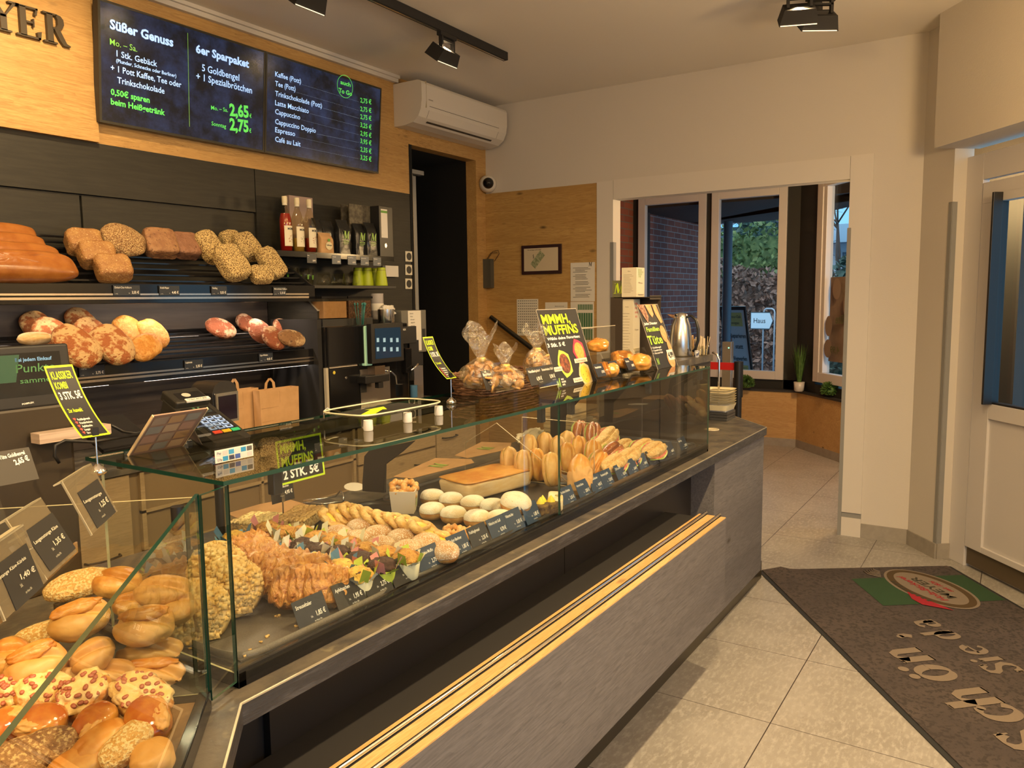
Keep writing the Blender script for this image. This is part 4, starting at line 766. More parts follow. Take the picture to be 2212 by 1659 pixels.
for i, (px, w, lb, yo) in enumerate(((686, .05, 'black coffee bag mostly hidden behind the bottles', .10), (707, .085, 'black coffee bag without visible logo, left of the row', .09), (741, .085, 'black coffee bag with green M, centre of the row', .05), (776, .08, 'black coffee bag with green M beside the folder', .07), (800, .08, 'rightmost black espresso bag with green M', .045))):
    e = empty('coffee_bag', lb, 'coffee bag', (sx(px, YS+yo), YS+yo, zS+.001), group='black coffee bags'); bag(0, 0, 0, w+.02, .055, .215-.01*(i % 2), BAGM, i+3, name='bag', par=e)
    if i > 1:
        q = MB(M=frame((-.026, -.0325, .05), (1, 0, 0), (0, 0, 1))); serif_M(q, 0, .045, .050); text(q, ('MEYER', 'MEYER', 'ESPRESSO')[i-2], 0, .028, .009, w=.05, z=0, bold=.02); rect(q, 0, .02, .045, .0225, 0); rect(q, 0, .012, .035, .014, 0); q.build('logo', MG, e)
e = empty('small_kraft_bag', 'small kraft paper bag with round oval sticker by the bottles', 'paper bag', (sx(704, YS+.03), YS+.035, zS+.001)); bag(0, 0, 0, .105, .05, .125, KRAFT, 9, par=e)
q = MB(M=frame((.004, -.030, .045), (1, 0, 0), (0, 0, 1))); disc(q, 0, 0, .027, .024, 0, 0); text(q, 'Goldbengel', 0, 0, .009, w=.042, align='c', z=.0005, mi=1, bold=.02); disc(q, 0, .034, .011, .009, .0003, 2); q.build('sticker', [mat('sticker_cream', (.66, .58, .36), .6), BLACKI, GREENI], e)
e = empty('ring_binder', 'black marbled ring binder standing on the upper shelf', 'binder'); x0, x1 = at(820, 500, 1, YS+.02)[0], at(849, 500, 1, YS+.02)[0]; zt = at(835, 446, 1, YS+.02)[2]
MB().box(x0-.19, YS+.10, zS+.001, x0, YS+.108, zt).box(x0-.19, YS+.168, zS+.001, x0, YS+.176, zt).build('cover', mat('binder_marble', (.06, .05, .035), .6, c2=(.14, .12, .08), scale=40), e); MB().box(x0, YS+.02, zS+.001, x1, YS+.10, zt).build('spine', BLACK, e, bevel=.003)
q = MB(M=frame((x0+.016, YS+.019, 0), (1, 0, 0), (0, 0, 1))); rect(q, 0, zt-.205, .062, zt-.02, .0, 0); rect(q, 0, zt-.045, .062, zt-.03, .0004, 1); disc(q, .04, zt-.255, .011, .014, .0004, 2); text(q, 'L', .01, zt-.19, .01, z=.0005, mi=1); q.build('spine_label', [WHITEP, GREENI, STEEL], e)
for i, (px, nm, pr) in enumerate(((661, 'Sirup', '1,80'), (715, 'Partnersaft', '1,80'), (749, 'Mey Caffè Crema', '8,95'), (777, 'Mey Filter-Kaffee', '8,95'), (804, 'Mey Espresso', '8,95'))):
    x = sx(px, YS); M = frame((x, YS-.006, zS-.062), (1, 0, 0), (0, 0, 1)); card(None, M, .074, .054, CARD2 if i else CARD, 'dark shelf price tag reading %s below the coffee bags' % nm, 'price tag', [(nm, .005, .040, .0065, dict(xs=.7, bold=.02)), (pr+' €', .068, .010, .010, dict(align='r', xs=.75, bold=.03)), ('500 g', .005, .03, .003)], 'wall shelf price tags')
# glasses, mugs, lime cups
GLC = glass('drinking_glass', (.96, .96, .92), 1.6)
def tumbler():
    e = empty('tumbler'); MB().lathe([(.001, .006), (.024, .004), (.026, 0), (.032, .09), (.030, .09), (.0245, .01), (.001, .012)], 24, cap=False).build('glass', GLC, e)
    q = MB(); q.add([(.0, -.0285, .03), (.012, -.027, .03), (.018, -.026, .055), (-.004, -.0305, .055)], [(0, 1, 2, 3)]); q.build('green_mark', mat('mark_green', (.10, .28, .03), .4), e); return e
TK = Kind(tumbler)
for i, (px, yo, lb) in enumerate(((612, .05, 'tumbler at the left end of the lower shelf'), (622, .12, 'tumbler behind the leftmost one'), (632, .05, 'second tumbler from the left with a green mark'), (640, .13, 'tumbler standing further back in the group'), (656, .05, 'third tumbler from the left in front'), (666, .12, 'tumbler beside the glass mugs'))):
    TK.put(TR(sx(px, YS+yo), YS+yo, zG+.001)@SCL(.85, .85, 1.1), lb, 'glass', 'tumblers on the lower shelf')
def mug():
    e = empty('glass_mug'); MB().lathe([(.001, .075), (.034, .078), (.036, .074), (.043, .03), (.044, 0), (.041, 0), (.040, .03), (.033, .070), (.001, .070)], 28, cap=False).build('glass', GLC, e)
    MB().tube([(.038*1.0, 0, .065), (.062, 0, .062), (.072, 0, .040), (.064, 0, .018), (.042, 0, .012)], .0045, 8).build('handle', GLC, e); return e
MK = Kind(mug)
for px, yo, lb in ((697, .05, 'upturned glass mug, left of three on the lower shelf'), (730, .13, 'upturned glass mug, the middle one set back'), (753, .05, 'upturned glass mug, right of three beside lime cups')): MK.put(TR(sx(px, YS+yo), YS+yo, zG+.001)@RZ(-.3), lb, 'mug', 'upturned glass mugs')
CUPG = mat('cup_lime', (.42, .52, .02), .45); 
def cupstack():
    e = empty('paper_cup'); MB().lathe([(.040, 0), (.041, .004), (.028, .100), (.027, .104), (.024, .104)], 32, cap=True).build('cup', CUPG, e)
    q = MB()
    for zz in (.022, .088):
        for k in range(26):
            a = 2*math.pi*k/26; r0 = .0405-.0125*zz/.1+.0004; s = .0028; q.add([(r0*math.cos(a-s/r0), r0*math.sin(a-s/r0), zz), (r0*math.cos(a), r0*math.sin(a), zz-s), (r0*math.cos(a+s/r0), r0*math.sin(a+s/r0), zz), (r0*math.cos(a), r0*math.sin(a), zz+s)], [(0, 1, 2, 3)])
    for k in range(1): 
        q.grid(lambda u, v: ((.0405-.0125*(.055+(v-.5)*.03)/.1+.0006)*math.cos(-.7+(u-.5)*.8*math.sqrt(max(0, 1-(2*v-1)**2))), (.0405-.0125*(.055+(v-.5)*.03)/.1+.0006)*math.sin(-.7+(u-.5)*.8*math.sqrt(max(0, 1-(2*v-1)**2))), .055+(v-.5)*.03), 8, 9)
    q.build('print', mat('cup_print', (.12, .07, .03), .5), e); return e
CK = Kind(cupstack)
for px, yo, lb in ((772, .17, 'upturned lime paper cup in the shade, leftmost'), (792, .13, 'upturned lime paper cup, middle of the row'), (808, .16, 'shaded lime paper cup behind the bright one'), (822, .05, 'bright upturned lime paper cup at the shelf front')): CK.put(TR(sx(px, YS+yo), YS+yo, zG+.001)@SCL(1, 1, 1.15), lb, 'paper cup', 'upturned lime paper cups')
q = MB(); boxpx(q, 833, 574, 861, 598, YB-.03, .028); tag(q.build('wall_frame_panel', WHITEP, bevel=.002), 'small white framed plate beside the lime cups', 'wall plate')
def socket(i):
    e = empty('wall_socket'); MB().box(-.04, -.006, -.04, .04, 0, .04).build('plate', mat('socket_white', (.66, .62, .50), .4), e, bevel=.004); 
    MB(M=frame((0, -.0065, 0), (1, 0, 0), (0, 0, 1))).lathe([(.029, 0), (.029, .001)], 28).build('insert', BLACK, e); return e
SK = Kind(lambda: socket(0))
for py, lb in ((554, 'topmost of three white wall sockets'), (583, 'middle one of three white wall sockets'), (613, 'lowest of three white wall sockets')):
    p = at(883, py, 1, YB-.005); SK.put(TR(p[0], YB-.001, p[2])@SCL(.95, 1, .95), lb, 'socket', 'wall sockets beside the dark door')
# ---------------------------------------------------------------- counter
DL = np.array((-.715, -.699, 0)); DL /= np.linalg.norm(DL); ML = np.array((DL[1], -DL[0], 0))   # left wing of the counter: front direction and inward normal
BEND = np.array((.84, 1.115, 0)); EB = BEND+DL*1.0
def P2(v): return (float(v[0]), float(v[1]))
top = [P2(BEND), (4.242, 1.112), (4.602, 1.428), (4.602, 2.06), (.47, 2.06), P2(BEND+DL*1.0+ML*.93), P2(EB)]
ct = empty('counter', 'long sales counter with dark front and slate worktop', 'counter')
q = MB(); q.prism(top, .858, .9); w_ = q.build('worktop', [SLATE], ct); 
q = MB(); 
for a, c in ((EB, BEND), (BEND, np.array((4.242, 1.112, 0))), (np.array((4.242, 1.112, 0)), np.array((4.602, 1.428, 0)))):
    v = (c-a)/np.linalg.norm(c-a); n = np.array((v[1], -v[0], 0)); q.prism([P2(a), P2(c), P2(c+n*.0015), P2(a+n*.0015)], .8585, .8975)
q.build('worktop_edge', SLATEE, ct); q = MB()
for a, c in ((EB, BEND), (BEND, np.array((4.242, 1.112, 0))), (np.array((4.242, 1.112, 0)), np.array((4.602, 1.428, 0)))):
    v = (c-a)/np.linalg.norm(c-a); n = np.array((v[1], -v[0], 0)); q.prism([P2(a-n*.002), P2(c-n*.002), P2(c+n*.002), P2(a+n*.002)], .8978, .9008)
q.build('edge_trim', mat('trim_champagne', (.62, .56, .42), .3, metal=.6), ct)
FRONTM = mat('front_dark', (.020, .017, .015), .33)
nL = np.array((ML[0], ML[1], 0))
MB().box(1.0, 1.24, .1, 2.232, 1.26, .857).box(2.236, 1.24, .1, 3.46, 1.26, .857).box(.93, 1.26, .1, 3.5, 1.9, .85).build('front_panel', FRONTM, ct)
q = MB(); a = BEND+ML*.10+np.array((.06, .02, 0)); q.prism([P2(a), P2(a+DL*1.0), P2(a+DL*1.0+ML*.5), P2(a+ML*.5)], .1, .857); q.build('front_panel', FRONTM, ct)
q = MB(); q.prism([(3.443, 1.13), (4.262, 1.13), (4.575, 1.42), (4.575, 2.0), (3.443, 2.0)], .1, .8575); q.build('end_panel', GREYW, ct)
q = MB(); q.prism([(1.2, 1.17), (4.28, 1.168), (4.412, 1.166), (4.55, 1.30), (4.55, 1.95), (1.2, 1.95)], 0, .1); q.build('plinth', mat('plinth_bronze', (.060, .048, .026), .28, metal=.3), ct)
LZ = .69; _a, _b = at(1568, 1117.5, 2, LZ), at(1512.3, 1108, 2, LZ); LX1, LY0, LY1, LZ0 = _a[0], _a[1], _b[1], at(1565.7, 1312.4, 1, _a[1])[2]
lg = empty('bag_ledge', 'low oak topped ledge with two steel rails along the counter', 'ledge')
MB().box(.75, LY0, LZ0, LX1, LY0+.018, LZ-.004).build('front_board', GREYW, lg); MB().box(.75, LY0, LZ-.004, LX1, LY1, LZ).build('top_board', OAKY, lg); MB().box(.9, LY0+.02, LZ-.05, LX1-.02, 1.2395, LZ-.008).build('support', MATT, lg)
for y in (at(1440, 1199, 2, LZ)[1], at(1440, 1170, 2, LZ)[1]): MB().box(.75, y-.0078, LZ, LX1+.012, y+.0078, LZ+.0012).build('rail_base', BLACK, lg); MB().cyl((.75, y, LZ+.006), (LX1+.012, y, LZ+.006), .0058, n=14).build('steel_rail', CHROME, lg)

# ---------------------------------------------------------------- main glass case
cs = empty('glass_display_case', 'long glass display case filled with cakes and filled rolls', 'display case'); TX0, TX1, ZT, TB = .871, 3.44, 1.28, 1.60
MB().box(TX0, 1.160, .9, TX1, 1.178, .936).box(TX0, 1.16, .9, TX0+.018, 1.80, .93).box(TX1-.018, 1.16, .9, TX1, 1.80, .93).box(TX0, 1.79, .9, TX1, 1.80, .93).build('base_frame', BLACKG, cs, bevel=.0015)
MB().box(TX0+.02, 1.18, .9, TX1-.02, 1.79, .931).build('base_tray', mat('case_floor', (.035, .030, .024), .5), cs)
def pane(name, x0, y0, x1, y1, z0, z1, m=GLASS, em=GREEN_EDGE, par=cs):
    """upright pane between two plan points, 6 mm thick, with coloured cut edges"""
    a, c = np.array((x0, y0)), np.array((x1, y1)); v = (c-a)/np.linalg.norm(c-a); n = np.array((-v[1], v[0]))*.003
    pts = [a-n, c-n, c+n, a+n]; q = MB(); V = [(*p, z) for z in (z0, z1) for p in pts]
    q.add(V, [(0, 1, 5, 4), (2, 3, 7, 6)], 0); q.add(V, [(4, 5, 6, 7), (0, 3, 2, 1), (1, 2, 6, 5), (3, 0, 4, 7)], 1); return q.build(name, [m, em], par)
pane('front_pane', TX0, 1.163, 2.062, 1.163, .912, ZT); pane('front_pane', 2.065, 1.163, TX1, 1.163, .912, ZT)
pane('end_pane', TX0, 1.167, TX0, 1.56, .93, ZT-.002, em=PALE_EDGE); pane('end_pane', TX1, 1.166, TX1, 1.78, .93, ZT-.002, m=glass('end_glass', (.55, .52, .46), 2.6))
q = MB(); V = [(x, y, z) for z in (ZT, ZT+.008) for x, y in ((TX0-.012, 1.158), (TX1+.003, 1.158), (TX1+.003, TB), (TX0-.012, TB))]; q.add(V, [(0, 3, 2, 1), (4, 5, 6, 7)], 0); q.add(V, [(0, 1, 5, 4), (1, 2, 6, 5), (2, 3, 7, 6), (3, 0, 4, 7)], 1); q.build('top_pane', [GLASST, GREEN_EDGE], cs)
def poly_x(name, X, px, th, m, par, em=None):
    P = [at(a, b, 0, X) for a, b in px]; q = MB(); n = len(P); V = [(X-th/2, p[1], p[2]) for p in P]+[(X+th/2, p[1], p[2]) for p in P]
    q.add(V, [tuple(range(n)), tuple(range(2*n-1, n-1, -1))], 0); q.add(V, [(i, n+i, n+(i+1) % n, (i+1) % n) for i in range(n)], 1 if em else 0)
    return q.build(name, [m, em] if em else m, par)
poly_x('bracket', 2.0, [(785, 1060), (785, 1040), (789, 985), (800, 972), (896, 952), (870, 975), (833, 1003), (832, 1064)], .010, MATT, cs); poly_x('bracket', 3.18, [(1190, 943), (1190, 880), (1196, 866), (1262, 852), (1222, 898), (1220, 945)], .010, MATT, cs)
for px in (590, 1168, 1232, 1398, 1508):
    x = at(px, 1000, 1, 1.18)[0]; MB().box(x-.011, 1.168, ZT-.045, x+.011, 1.186, ZT-.001).build('pane_clip', BLACK, cs, bevel=.002)
MB().box(TX0+.03, 1.54, ZT-.020, TX1-.05, 1.56, ZT-.001).build('lamp_housing', mat('fill_housing_bronze', (.10, .075, .04), .4, metal=.5), cs)  # slim housing added as a fixture for the case fill light
area((2.15, 1.55, ZT-.022), (2.15, 1.38, .9), 7, 2.4, .018, (1, .78, .48), 'case_fill')  # added fill light brightening the goods in the case
def baking_tray(x0, x1, y0, y1, m, label):
    r = empty('baking_tray', label, 'tray', ((x0+x1)/2, (y0+y1)/2, .9315)); w, d = (x1-x0)/2, (y1-y0)/2
    MB().box(-w+.006, -d+.006, 0, w-.006, d-.006, .003).build('base', m, r)
    q = MB(); 
    def fn(u, v):
        a = u*2*math.pi; e = .22; cx, cy = math.cos(a), math.sin(a); X, Y = np.sign(cx)*abs(cx)**e, np.sign(cy)*abs(cy)**e; o = [(-.008, .0015), (-.004, .012), (0, .013), (.001, .0)][min(3, int(round(v*3)))]; return (X*(w+o[0]), Y*(d+o[0]), o[1])
    q.grid(fn, 64, 4, wu=True); q.build('rim', m, r); return r
TRB = mat('tray_black', (.018, .016, .015), .35, c2=(.03, .026, .022), scale=30); TRG = mat('tray_grey', (.10, .085, .072), .45, metal=.2, c2=(.14, .12, .10), scale=300)
baking_tray(.895, 1.345, 1.185, 1.60, TRG, 'grey brown speckled tray under the crumble rounds')
baking_tray(1.355, 1.90, 1.185, 1.785, TRB, 'black tray holding muffins, pudding pretzels and sugared doughnuts'); baking_tray(1.91, 2.42, 1.185, 1.785, TRB, 'black tray holding powdered doughnuts and the custard slab'); baking_tray(2.43, 2.92, 1.185, 1.785, mat('tray_brown', (.09, .055, .03), .5), 'brown tray under the upright filled rolls'); baking_tray(2.93, 3.40, 1.185, 1.785, TRB, 'black tray under the filled baguettes at the far end')
ZB = .9355
SUGAR = mat('sugar_dusted', (.50, .24, .08), .75, c2=(.64, .44, .27), scale=30, detail=5, pos=(.42, .62), c3=(.78, .70, .58), s3=330, p3=(.54, .58), bump=.6, bscale=500)
POWD = mat('powder_dusted', (.74, .68, .56), .9, c2=(.64, .50, .32), scale=14, detail=4, pos=(.45, .62), bump=.4, bscale=300, c3=(.62, .40, .18), s3=190, p3=(.66, .70))
DOUGH = mat('fried_dough', (.48, .19, .04), .5, c2=(.70, .44, .17), scale=18, bump=.3, bscale=60)
PUFF = mat('puff_glazed', (.42, .15, .022), .28, c2=(.62, .32, .08), scale=26, stretch=(1, 1, 3.5), detail=6, pos=(.40, .62), bump=1.6, bscale=80, c3=(.34, .11, .02), s3=60, p3=(.58, .68), coat=.3)
CRUMB = mat('crumble_glazed', (.66, .38, .10), .4, c2=(.76, .52, .21), scale=40, pos=(.4, .6), bump=.8, bscale=120, coat=.3)
CRUMB2 = mat('crumble_brown', (.62, .38, .13), .6, c2=(.74, .54, .25), scale=60, pos=(.4, .6), bump=2, bscale=150)
PUDD = mat('pudding_yellow', (.82, .58, .05), .35, c2=(.88, .70, .16), scale=30, bump=.3, bscale=60); PRETZ = mat('pretzel_pastry', (.66, .36, .09), .45, c2=(.76, .54, .22), scale=30, bump=1.2, bscale=110, c3=(.48, .2, .04), s3=50, p3=(.60, .70))
MUF_V = mat('muffin_vanilla', (.74, .48, .10), .6, c2=(.62, .32, .06), scale=60, pos=(.45, .6), bump=2, bscale=90, c3=(.08, .03, .015), s3=110, p3=(.66, .69)); MUF_S = mat('muffin_spice', (.52, .24, .05), .7, c2=(.66, .36, .09), scale=80, bump=2.5, bscale=110, c3=(.3, .1, .02), s3=140, p3=(.58, .66)); MUF_C = mat('muffin_chocolate', (.045, .020, .014), .7, c2=(.10, .045, .03), scale=70, bump=2.5, bscale=110)
def grp(px, py, z): return at(px, py, 2, z)
def leanM(p, face=90, yaw=0, spin=0, sc=1.0):
    f = math.radians(face); n = np.array((-math.sin(yaw)*math.cos(f), -math.cos(yaw)*math.cos(f), math.sin(f))); x = np.array((math.cos(yaw), -math.sin(yaw), 0)); y = np.cross(n, x); M = np.eye(4); M[:3, 0] = x; M[:3, 1] = y; M[:3, 2] = n; M[:3, 3] = p
    return M@RZ(spin)@SCL(sc, sc, sc)
def bits(mb, n, R, z, s, seed, M=None, mi=0, dome=0, rx=None, ry=None, box=False):
    """crumbs strewn over a disc or rectangle"""
    r = np.random.RandomState(seed)
    for _ in range(n):
        if box: x, y = r.uniform(-rx, rx), r.uniform(-ry, ry); rr = 0
        else: a, rr = r.uniform(0, 6.283), math.sqrt(r.uniform(0, 1)); x, y = R*rr*math.cos(a), R*rr*math.sin(a)
        zz = z+dome*(1-rr*rr); k = s*r.uniform(.6, 1.3); c = r.uniform(-.3, .3, (8, 3))
        V = np.array([(i, j, l) for i in (-1, 1) for j in (-1, 1) for l in (-1, 1)])*(1+c)*k*.5+np.array((x, y, zz)); mb.add(V, [(0, 1, 3, 2), (4, 6, 7, 5), (0, 4, 5, 1), (2, 3, 7, 6), (0, 2, 6, 4), (1, 5, 7, 3)], mi, True, M)
    return mb
# crumble rounds
def taler():
    e = empty('crumble_round'); blob(.066, .066, .020, e1=.6, e2=1, noise=.04, ns=3, flat=-.8, nu=48, nv=20).build('pastry', CRUMB, e); bits(MB(), 420, .062, .010, .009, 3, dome=.010).build('crumble', CRUMB, e)['kind'] = 'stuff'; return e
K = Kind(taler)
for px, py, z, f, yw, lb in ((500, 1268, .998, 22, .55, 'front glazed crumble round leaning upright in the glass corner'), (470, 1232, .998, 22, .55, 'crumble round directly behind the front one'), (425, 1322, .985, 25, .5, 'crumble round at the very left end behind the side pane')): K.put(leanM(grp(px, py, z), f, yw), lb, 'pastry', 'glazed crumble rounds')
# apple turnovers
def ridge(P):
    P[..., 2] += .0035*np.sin(P[..., 0]*330)*(np.abs(P[..., 1]) > .012)*(P[..., 2] > -.01); P[..., 1] *= 1+.05*np.sin(P[..., 0]*330); return P
def turn():
    e = blob(.056, .048, .026, e1=.55, e2=.45, noise=.10, ns=3, flat=-.9, nu=110, nv=40, mod=ridge); return e.build('apple_turnover', PUFF)
K = Kind(turn)
for i, (px, py, z, f, yw, sp, lb) in enumerate(((704, 1266, .985, 20, .25, -.3, 'rightmost apple turnover standing in the front row'), (672, 1268, .985, 20, .3, -.35, 'apple turnover standing second from the right'), (638, 1270, .985, 20, .35, -.35, 'apple turnover standing in the middle of the front row'), (608, 1254, .985, 25, .5, -.45, 'apple turnover standing left of the front row'), (584, 1240, .985, 28, .6, -.4, 'apple turnover behind the left end of the front row'),
        (628, 1226, 1.0, 60, .4, -.2, 'apple turnover lying high behind the row'), (575, 1212, 1.0, 65, .5, -.2, 'apple turnover lying behind the crumble rounds'), (528, 1196, 1.0, 70, .4, -.1, 'apple turnover lying at the left behind the glass post'), (545, 1182, 1.01, 70, .2, .1, 'hindmost apple turnover beside the blue muffin paper'), (668, 1236, .995, 55, .3, -.3, 'apple turnover lying above the right front pair'))):
    K.put(leanM(grp(px, py, z), f, yw, sp, .92), lb, 'pastry', 'apple turnovers')
# crumble cake slabs
def slab(name, label, px, py, z, sx_, sy_, h, m, m2, rz, n=700, s=.007, seed=1):
    p = grp(px, py, z); e = empty(name, label, 'cake', M=TR(*p)@RZ(rz)); blob(sx_, sy_, h, e1=.3, e2=.22, noise=.03, flat=-.9).build('cake_base', m, e)
    if n: bits(MB(), n, 0, h*.95, s, seed, rx=sx_*.95, ry=sy_*.95, box=True).build('crumble', m2, e)['kind'] = 'stuff'
    return e
slab('crumble_cake', 'yellow crumble cake slab at the back left of the muffins', 554, 1133, .958, .060, .050, .020, CRUMB2, mat('crumble_pale', (.78, .62, .30), .6), .3); slab('crumble_cake', 'browner crumble cake slab beside the tall price spike', 650, 1121, .958, .085, .045, .018, CRUMB2, mat('crumble_gold', (.70, .46, .18), .6), .45, seed=2)
# muffins in folded paper cups
PAPERS = {n: mat('paper_'+n, c, .6, trans=0) for n, c in dict(lime=(.45, .55, .06), cream=(.74, .70, .50), white=(.72, .70, .66), pink=(.70, .28, .28), rose=(.55, .08, .10), blue=(.10, .24, .42), sky=(.18, .42, .62)).items()}
def muffin(top, p1, p2, seed):
    def mk():
        e = empty('muffin'); r = np.random.RandomState(seed)
        MB().lathe([(.024, 0), (.0245, .001), (.031, .040), (.030, .041)], 28, cap=True).build('paper_cup', PAPERS[p1], e)
        q = MB(); n = 9
        for k in range(n):
            a0, a1 = 2*math.pi*k/n, 2*math.pi*(k+1)/n; am = (a0+a1)/2+r.uniform(-.1, .1); h = r.uniform(.026, .044) if k % 2 else r.uniform(.010, .022); ro = .039+r.uniform(.0, .010)
            q.add([(.0305*math.cos(a0), .0305*math.sin(a0), .036), (.0305*math.cos(a1), .0305*math.sin(a1), .036), (ro*math.cos(am+.28), ro*math.sin(am+.28), .036+h*.75), (ro*math.cos(am-.12), ro*math.sin(am-.12), .036+h)], [(0, 1, 2, 3)], k % 2)
        q.build('paper_points', [PAPERS[p1], PAPERS[p2]], e)
        blob(.031, .031, .020, e1=1, e2=1, noise=.12, ns=4, flat=-.5, seed=seed, nu=36, nv=20, M=TR(0, 0, .044)).build('cake_top', {'v': MUF_V, 's': MUF_S, 'c': MUF_C}[top], e); return e
    return Kind(mk)
KM = {k: muffin(*k, i*5+2) for i, k in enumerate((('s', 'rose', 'pink'), ('s', 'lime', 'cream'), ('s', 'cream', 'lime'), ('c', 'pink', 'white'), ('c', 'lime', 'pink'), ('v', 'blue', 'white'), ('v', 'sky', 'blue'), ('v', 'cream', 'lime'), ('s', 'cream', 'pink')))}
MUFS = [(582, 1150, 's', 'rose', 'pink', 'spice muffin in dark red paper beside the crumble cake'), (620, 1160, 's', 'lime', 'cream', 'spice muffin in lime paper, right of the red one'), (657, 1160, 's', 'cream', 'lime', 'spice muffin in cream paper in the back row'), (688, 1172, 's', 'lime', 'cream', 'spice muffin in lime paper behind the chocolate ones'), (722, 1176, 's', 'cream', 'lime', 'spice muffin in cream paper, middle of the back'), (758, 1184, 's', 'lime', 'cream', 'spice muffin in yellow green paper before the sugared doughnuts'),
    (660, 1187, 'c', 'pink', 'white', 'hindmost chocolate muffin in pink paper'), (692, 1199, 'c', 'pink', 'white', 'second chocolate muffin from the back in pink paper'), (736, 1205, 'c', 'pink', 'white', 'chocolate muffin in pink paper at the centre'), (782, 1218, 'c', 'lime', 'pink', 'chocolate muffin in lime paper near the front'), (830, 1232, 'c', 'lime', 'pink', 'front chocolate muffin just above its price card'),
    (574, 1189, 'v', 'blue', 'white', 'vanilla muffin in blue paper, leftmost of the row'), (602, 1205, 'v', 'blue', 'white', 'vanilla muffin in blue and white paper behind the turnovers'), (644, 1216, 'v', 'sky', 'blue', 'vanilla muffin with chocolate chips above the turnovers'), (686, 1222, 'v', 'blue', 'white', 'large vanilla muffin in blue paper right of the turnovers'), (742, 1236, 'v', 'sky', 'blue', 'vanilla muffin in sky blue paper next to the front one'), (780, 1253, 'v', 'cream', 'lime', 'frontmost vanilla muffin in cream green paper'),
    (795, 1198, 's', 'cream', 'pink', 'spice muffin in cream paper near the spice muffin card'), (836, 1206, 's', 'lime', 'cream', 'spice muffin in lime paper before the front doughnuts'), (884, 1214, 's', 'cream', 'lime', 'rightmost spice muffin beside the cut doughnut'), (511, 1172, 'v', 'sky', 'blue', 'vanilla muffin in bright blue paper behind the glass post')]
for px, py, a, b, c, lb in MUFS: KM[(a, b, c)].put(leanM(grp(px, py, ZB+.040)-np.array((0, 0, .040))+np.array((0, .008, 0)), 90, random.uniform(0, 6), 0, 1.08), lb, 'muffin', 'muffins in folded paper')
# pudding pretzels, overlapping like tiles
def pud():
    e = empty('pudding_pretzel'); q = MB(); q.grid(lambda u, v: ((.040+.014*math.cos(v*6.283)*(1+.2*math.sin(u*40)))*math.cos(u*6.283)*1.12, (.040+.014*math.cos(v*6.283)*(1+.2*math.sin(u*40+1)))*math.sin(u*6.283), .010*math.sin(v*6.283)*(1+.25*math.sin(u*34))), 60, 12, wu=True, wv=True, flip=True); q.build('pastry_ring', PRETZ, e)
    blob(.036, .030, .009, noise=.15, ns=2.5, flat=-.5, seed=2, nu=32, nv=14).build('pudding', PUDD, e); MB().tube([(-.03, -.02, .007), (-.01, .0, .012), (.012, .012, .011), (.034, .02, .006)], .0055, 8).build('pastry_twist', PRETZ, e); return e
K = Kind(pud)
for i, (px, py) in enumerate(((722, 1121), (742, 1112), (765, 1110), (790, 1116), (814, 1122), (842, 1128), (868, 1132), (894, 1138), (918, 1143))):
    K.put(leanM(grp(px, py, .978), 58, -.55, .3*i, .95), ['hindmost left pudding pretzel of the overlapping row', 'second pudding pretzel from the left of the row', 'third pudding pretzel from the left of the row', 'fourth pudding pretzel from the left of the row', 'middle pudding pretzel of the overlapping row', 'fourth pudding pretzel from the right of the row', 'third pudding pretzel from the right of the row', 'pudding pretzel just behind the fully visible one', 'fully visible pudding pretzel at the right end'][i], 'pastry', 'overlapping pudding pretzels')
K.put(leanM(grp(946, 1160, .955), 75, -.2, 1, .8), 'small pudding pretzel lying lowest before the powdered doughnuts', 'pastry', 'overlapping pudding pretzels')
# doughnuts
def berl(m, nm, s=0, cf=.05):
    def mk():
        e = empty(nm); blob(.040, .040, .027, e1=.85, e2=1, noise=.02, ns=2, flat=-.75, seed=s, nu=48, nv=28).build('dough', DOUGH, e)
        blob(.0408, .0408, .0278, e1=.85, e2=1, noise=.022, ns=2.1, flat=cf, seed=s, nu=48, nv=28, M=TR(0, 0, .0004)).build('sugar_coat', m, e); return e
    return Kind(mk)
KS, KP = berl(SUGAR, 'sugared_doughnut', 1, -.3), berl(POWD, 'powdered_doughnut', 4)
for px, py, lb in ((779, 1142, 'sugared doughnut at the back left before the pretzels'), (818, 1157, 'sugared doughnut second in the back row'), (868, 1165, 'large sugared doughnut in the middle of the back row'), (919, 1176, 'sugared doughnut third in the back row'), (958, 1194, 'front sugared doughnut behind its price card'), (729, 1157, 'pale sugared doughnut half hidden by muffin paper'), (772, 1168, 'pale sugared doughnut in the second row at left'), (822, 1182, 'sugared doughnut in the second row, middle'), (876, 1190, 'sugared doughnut in the front row next to the muffins')):
    KS.put(leanM(grp(px, py, ZB+.024), 90, random.uniform(0, 6)), lb, 'doughnut', 'sugared doughnuts')
for px, py, lb in ((934, 1075, 'powdered doughnut beside the white box, back row left'), (975, 1082, 'powdered doughnut in the back row, second from left'), (1022, 1089, 'powdered doughnut in the back row, third from left'), (1064, 1096, 'powdered doughnut in the back row at the right'), (934, 1105, 'powdered doughnut in the front row, leftmost'), (980, 1113, 'powdered doughnut in the front row, second from left'), (1031, 1121, 'powdered doughnut in the front row, third from left'), (1080, 1122, 'powdered doughnut in the front row behind its card')):
    KP.put(leanM(grp(px, py, ZB+.022), 90, random.uniform(0, 6)), lb, 'doughnut', 'powdered doughnuts')
e = KP.put(leanM(grp(1114, 1088, ZB+.052), 78, .3, 1, 1.18), 'brown dusted plum doughnut perched on top of the powdered ones', 'doughnut')
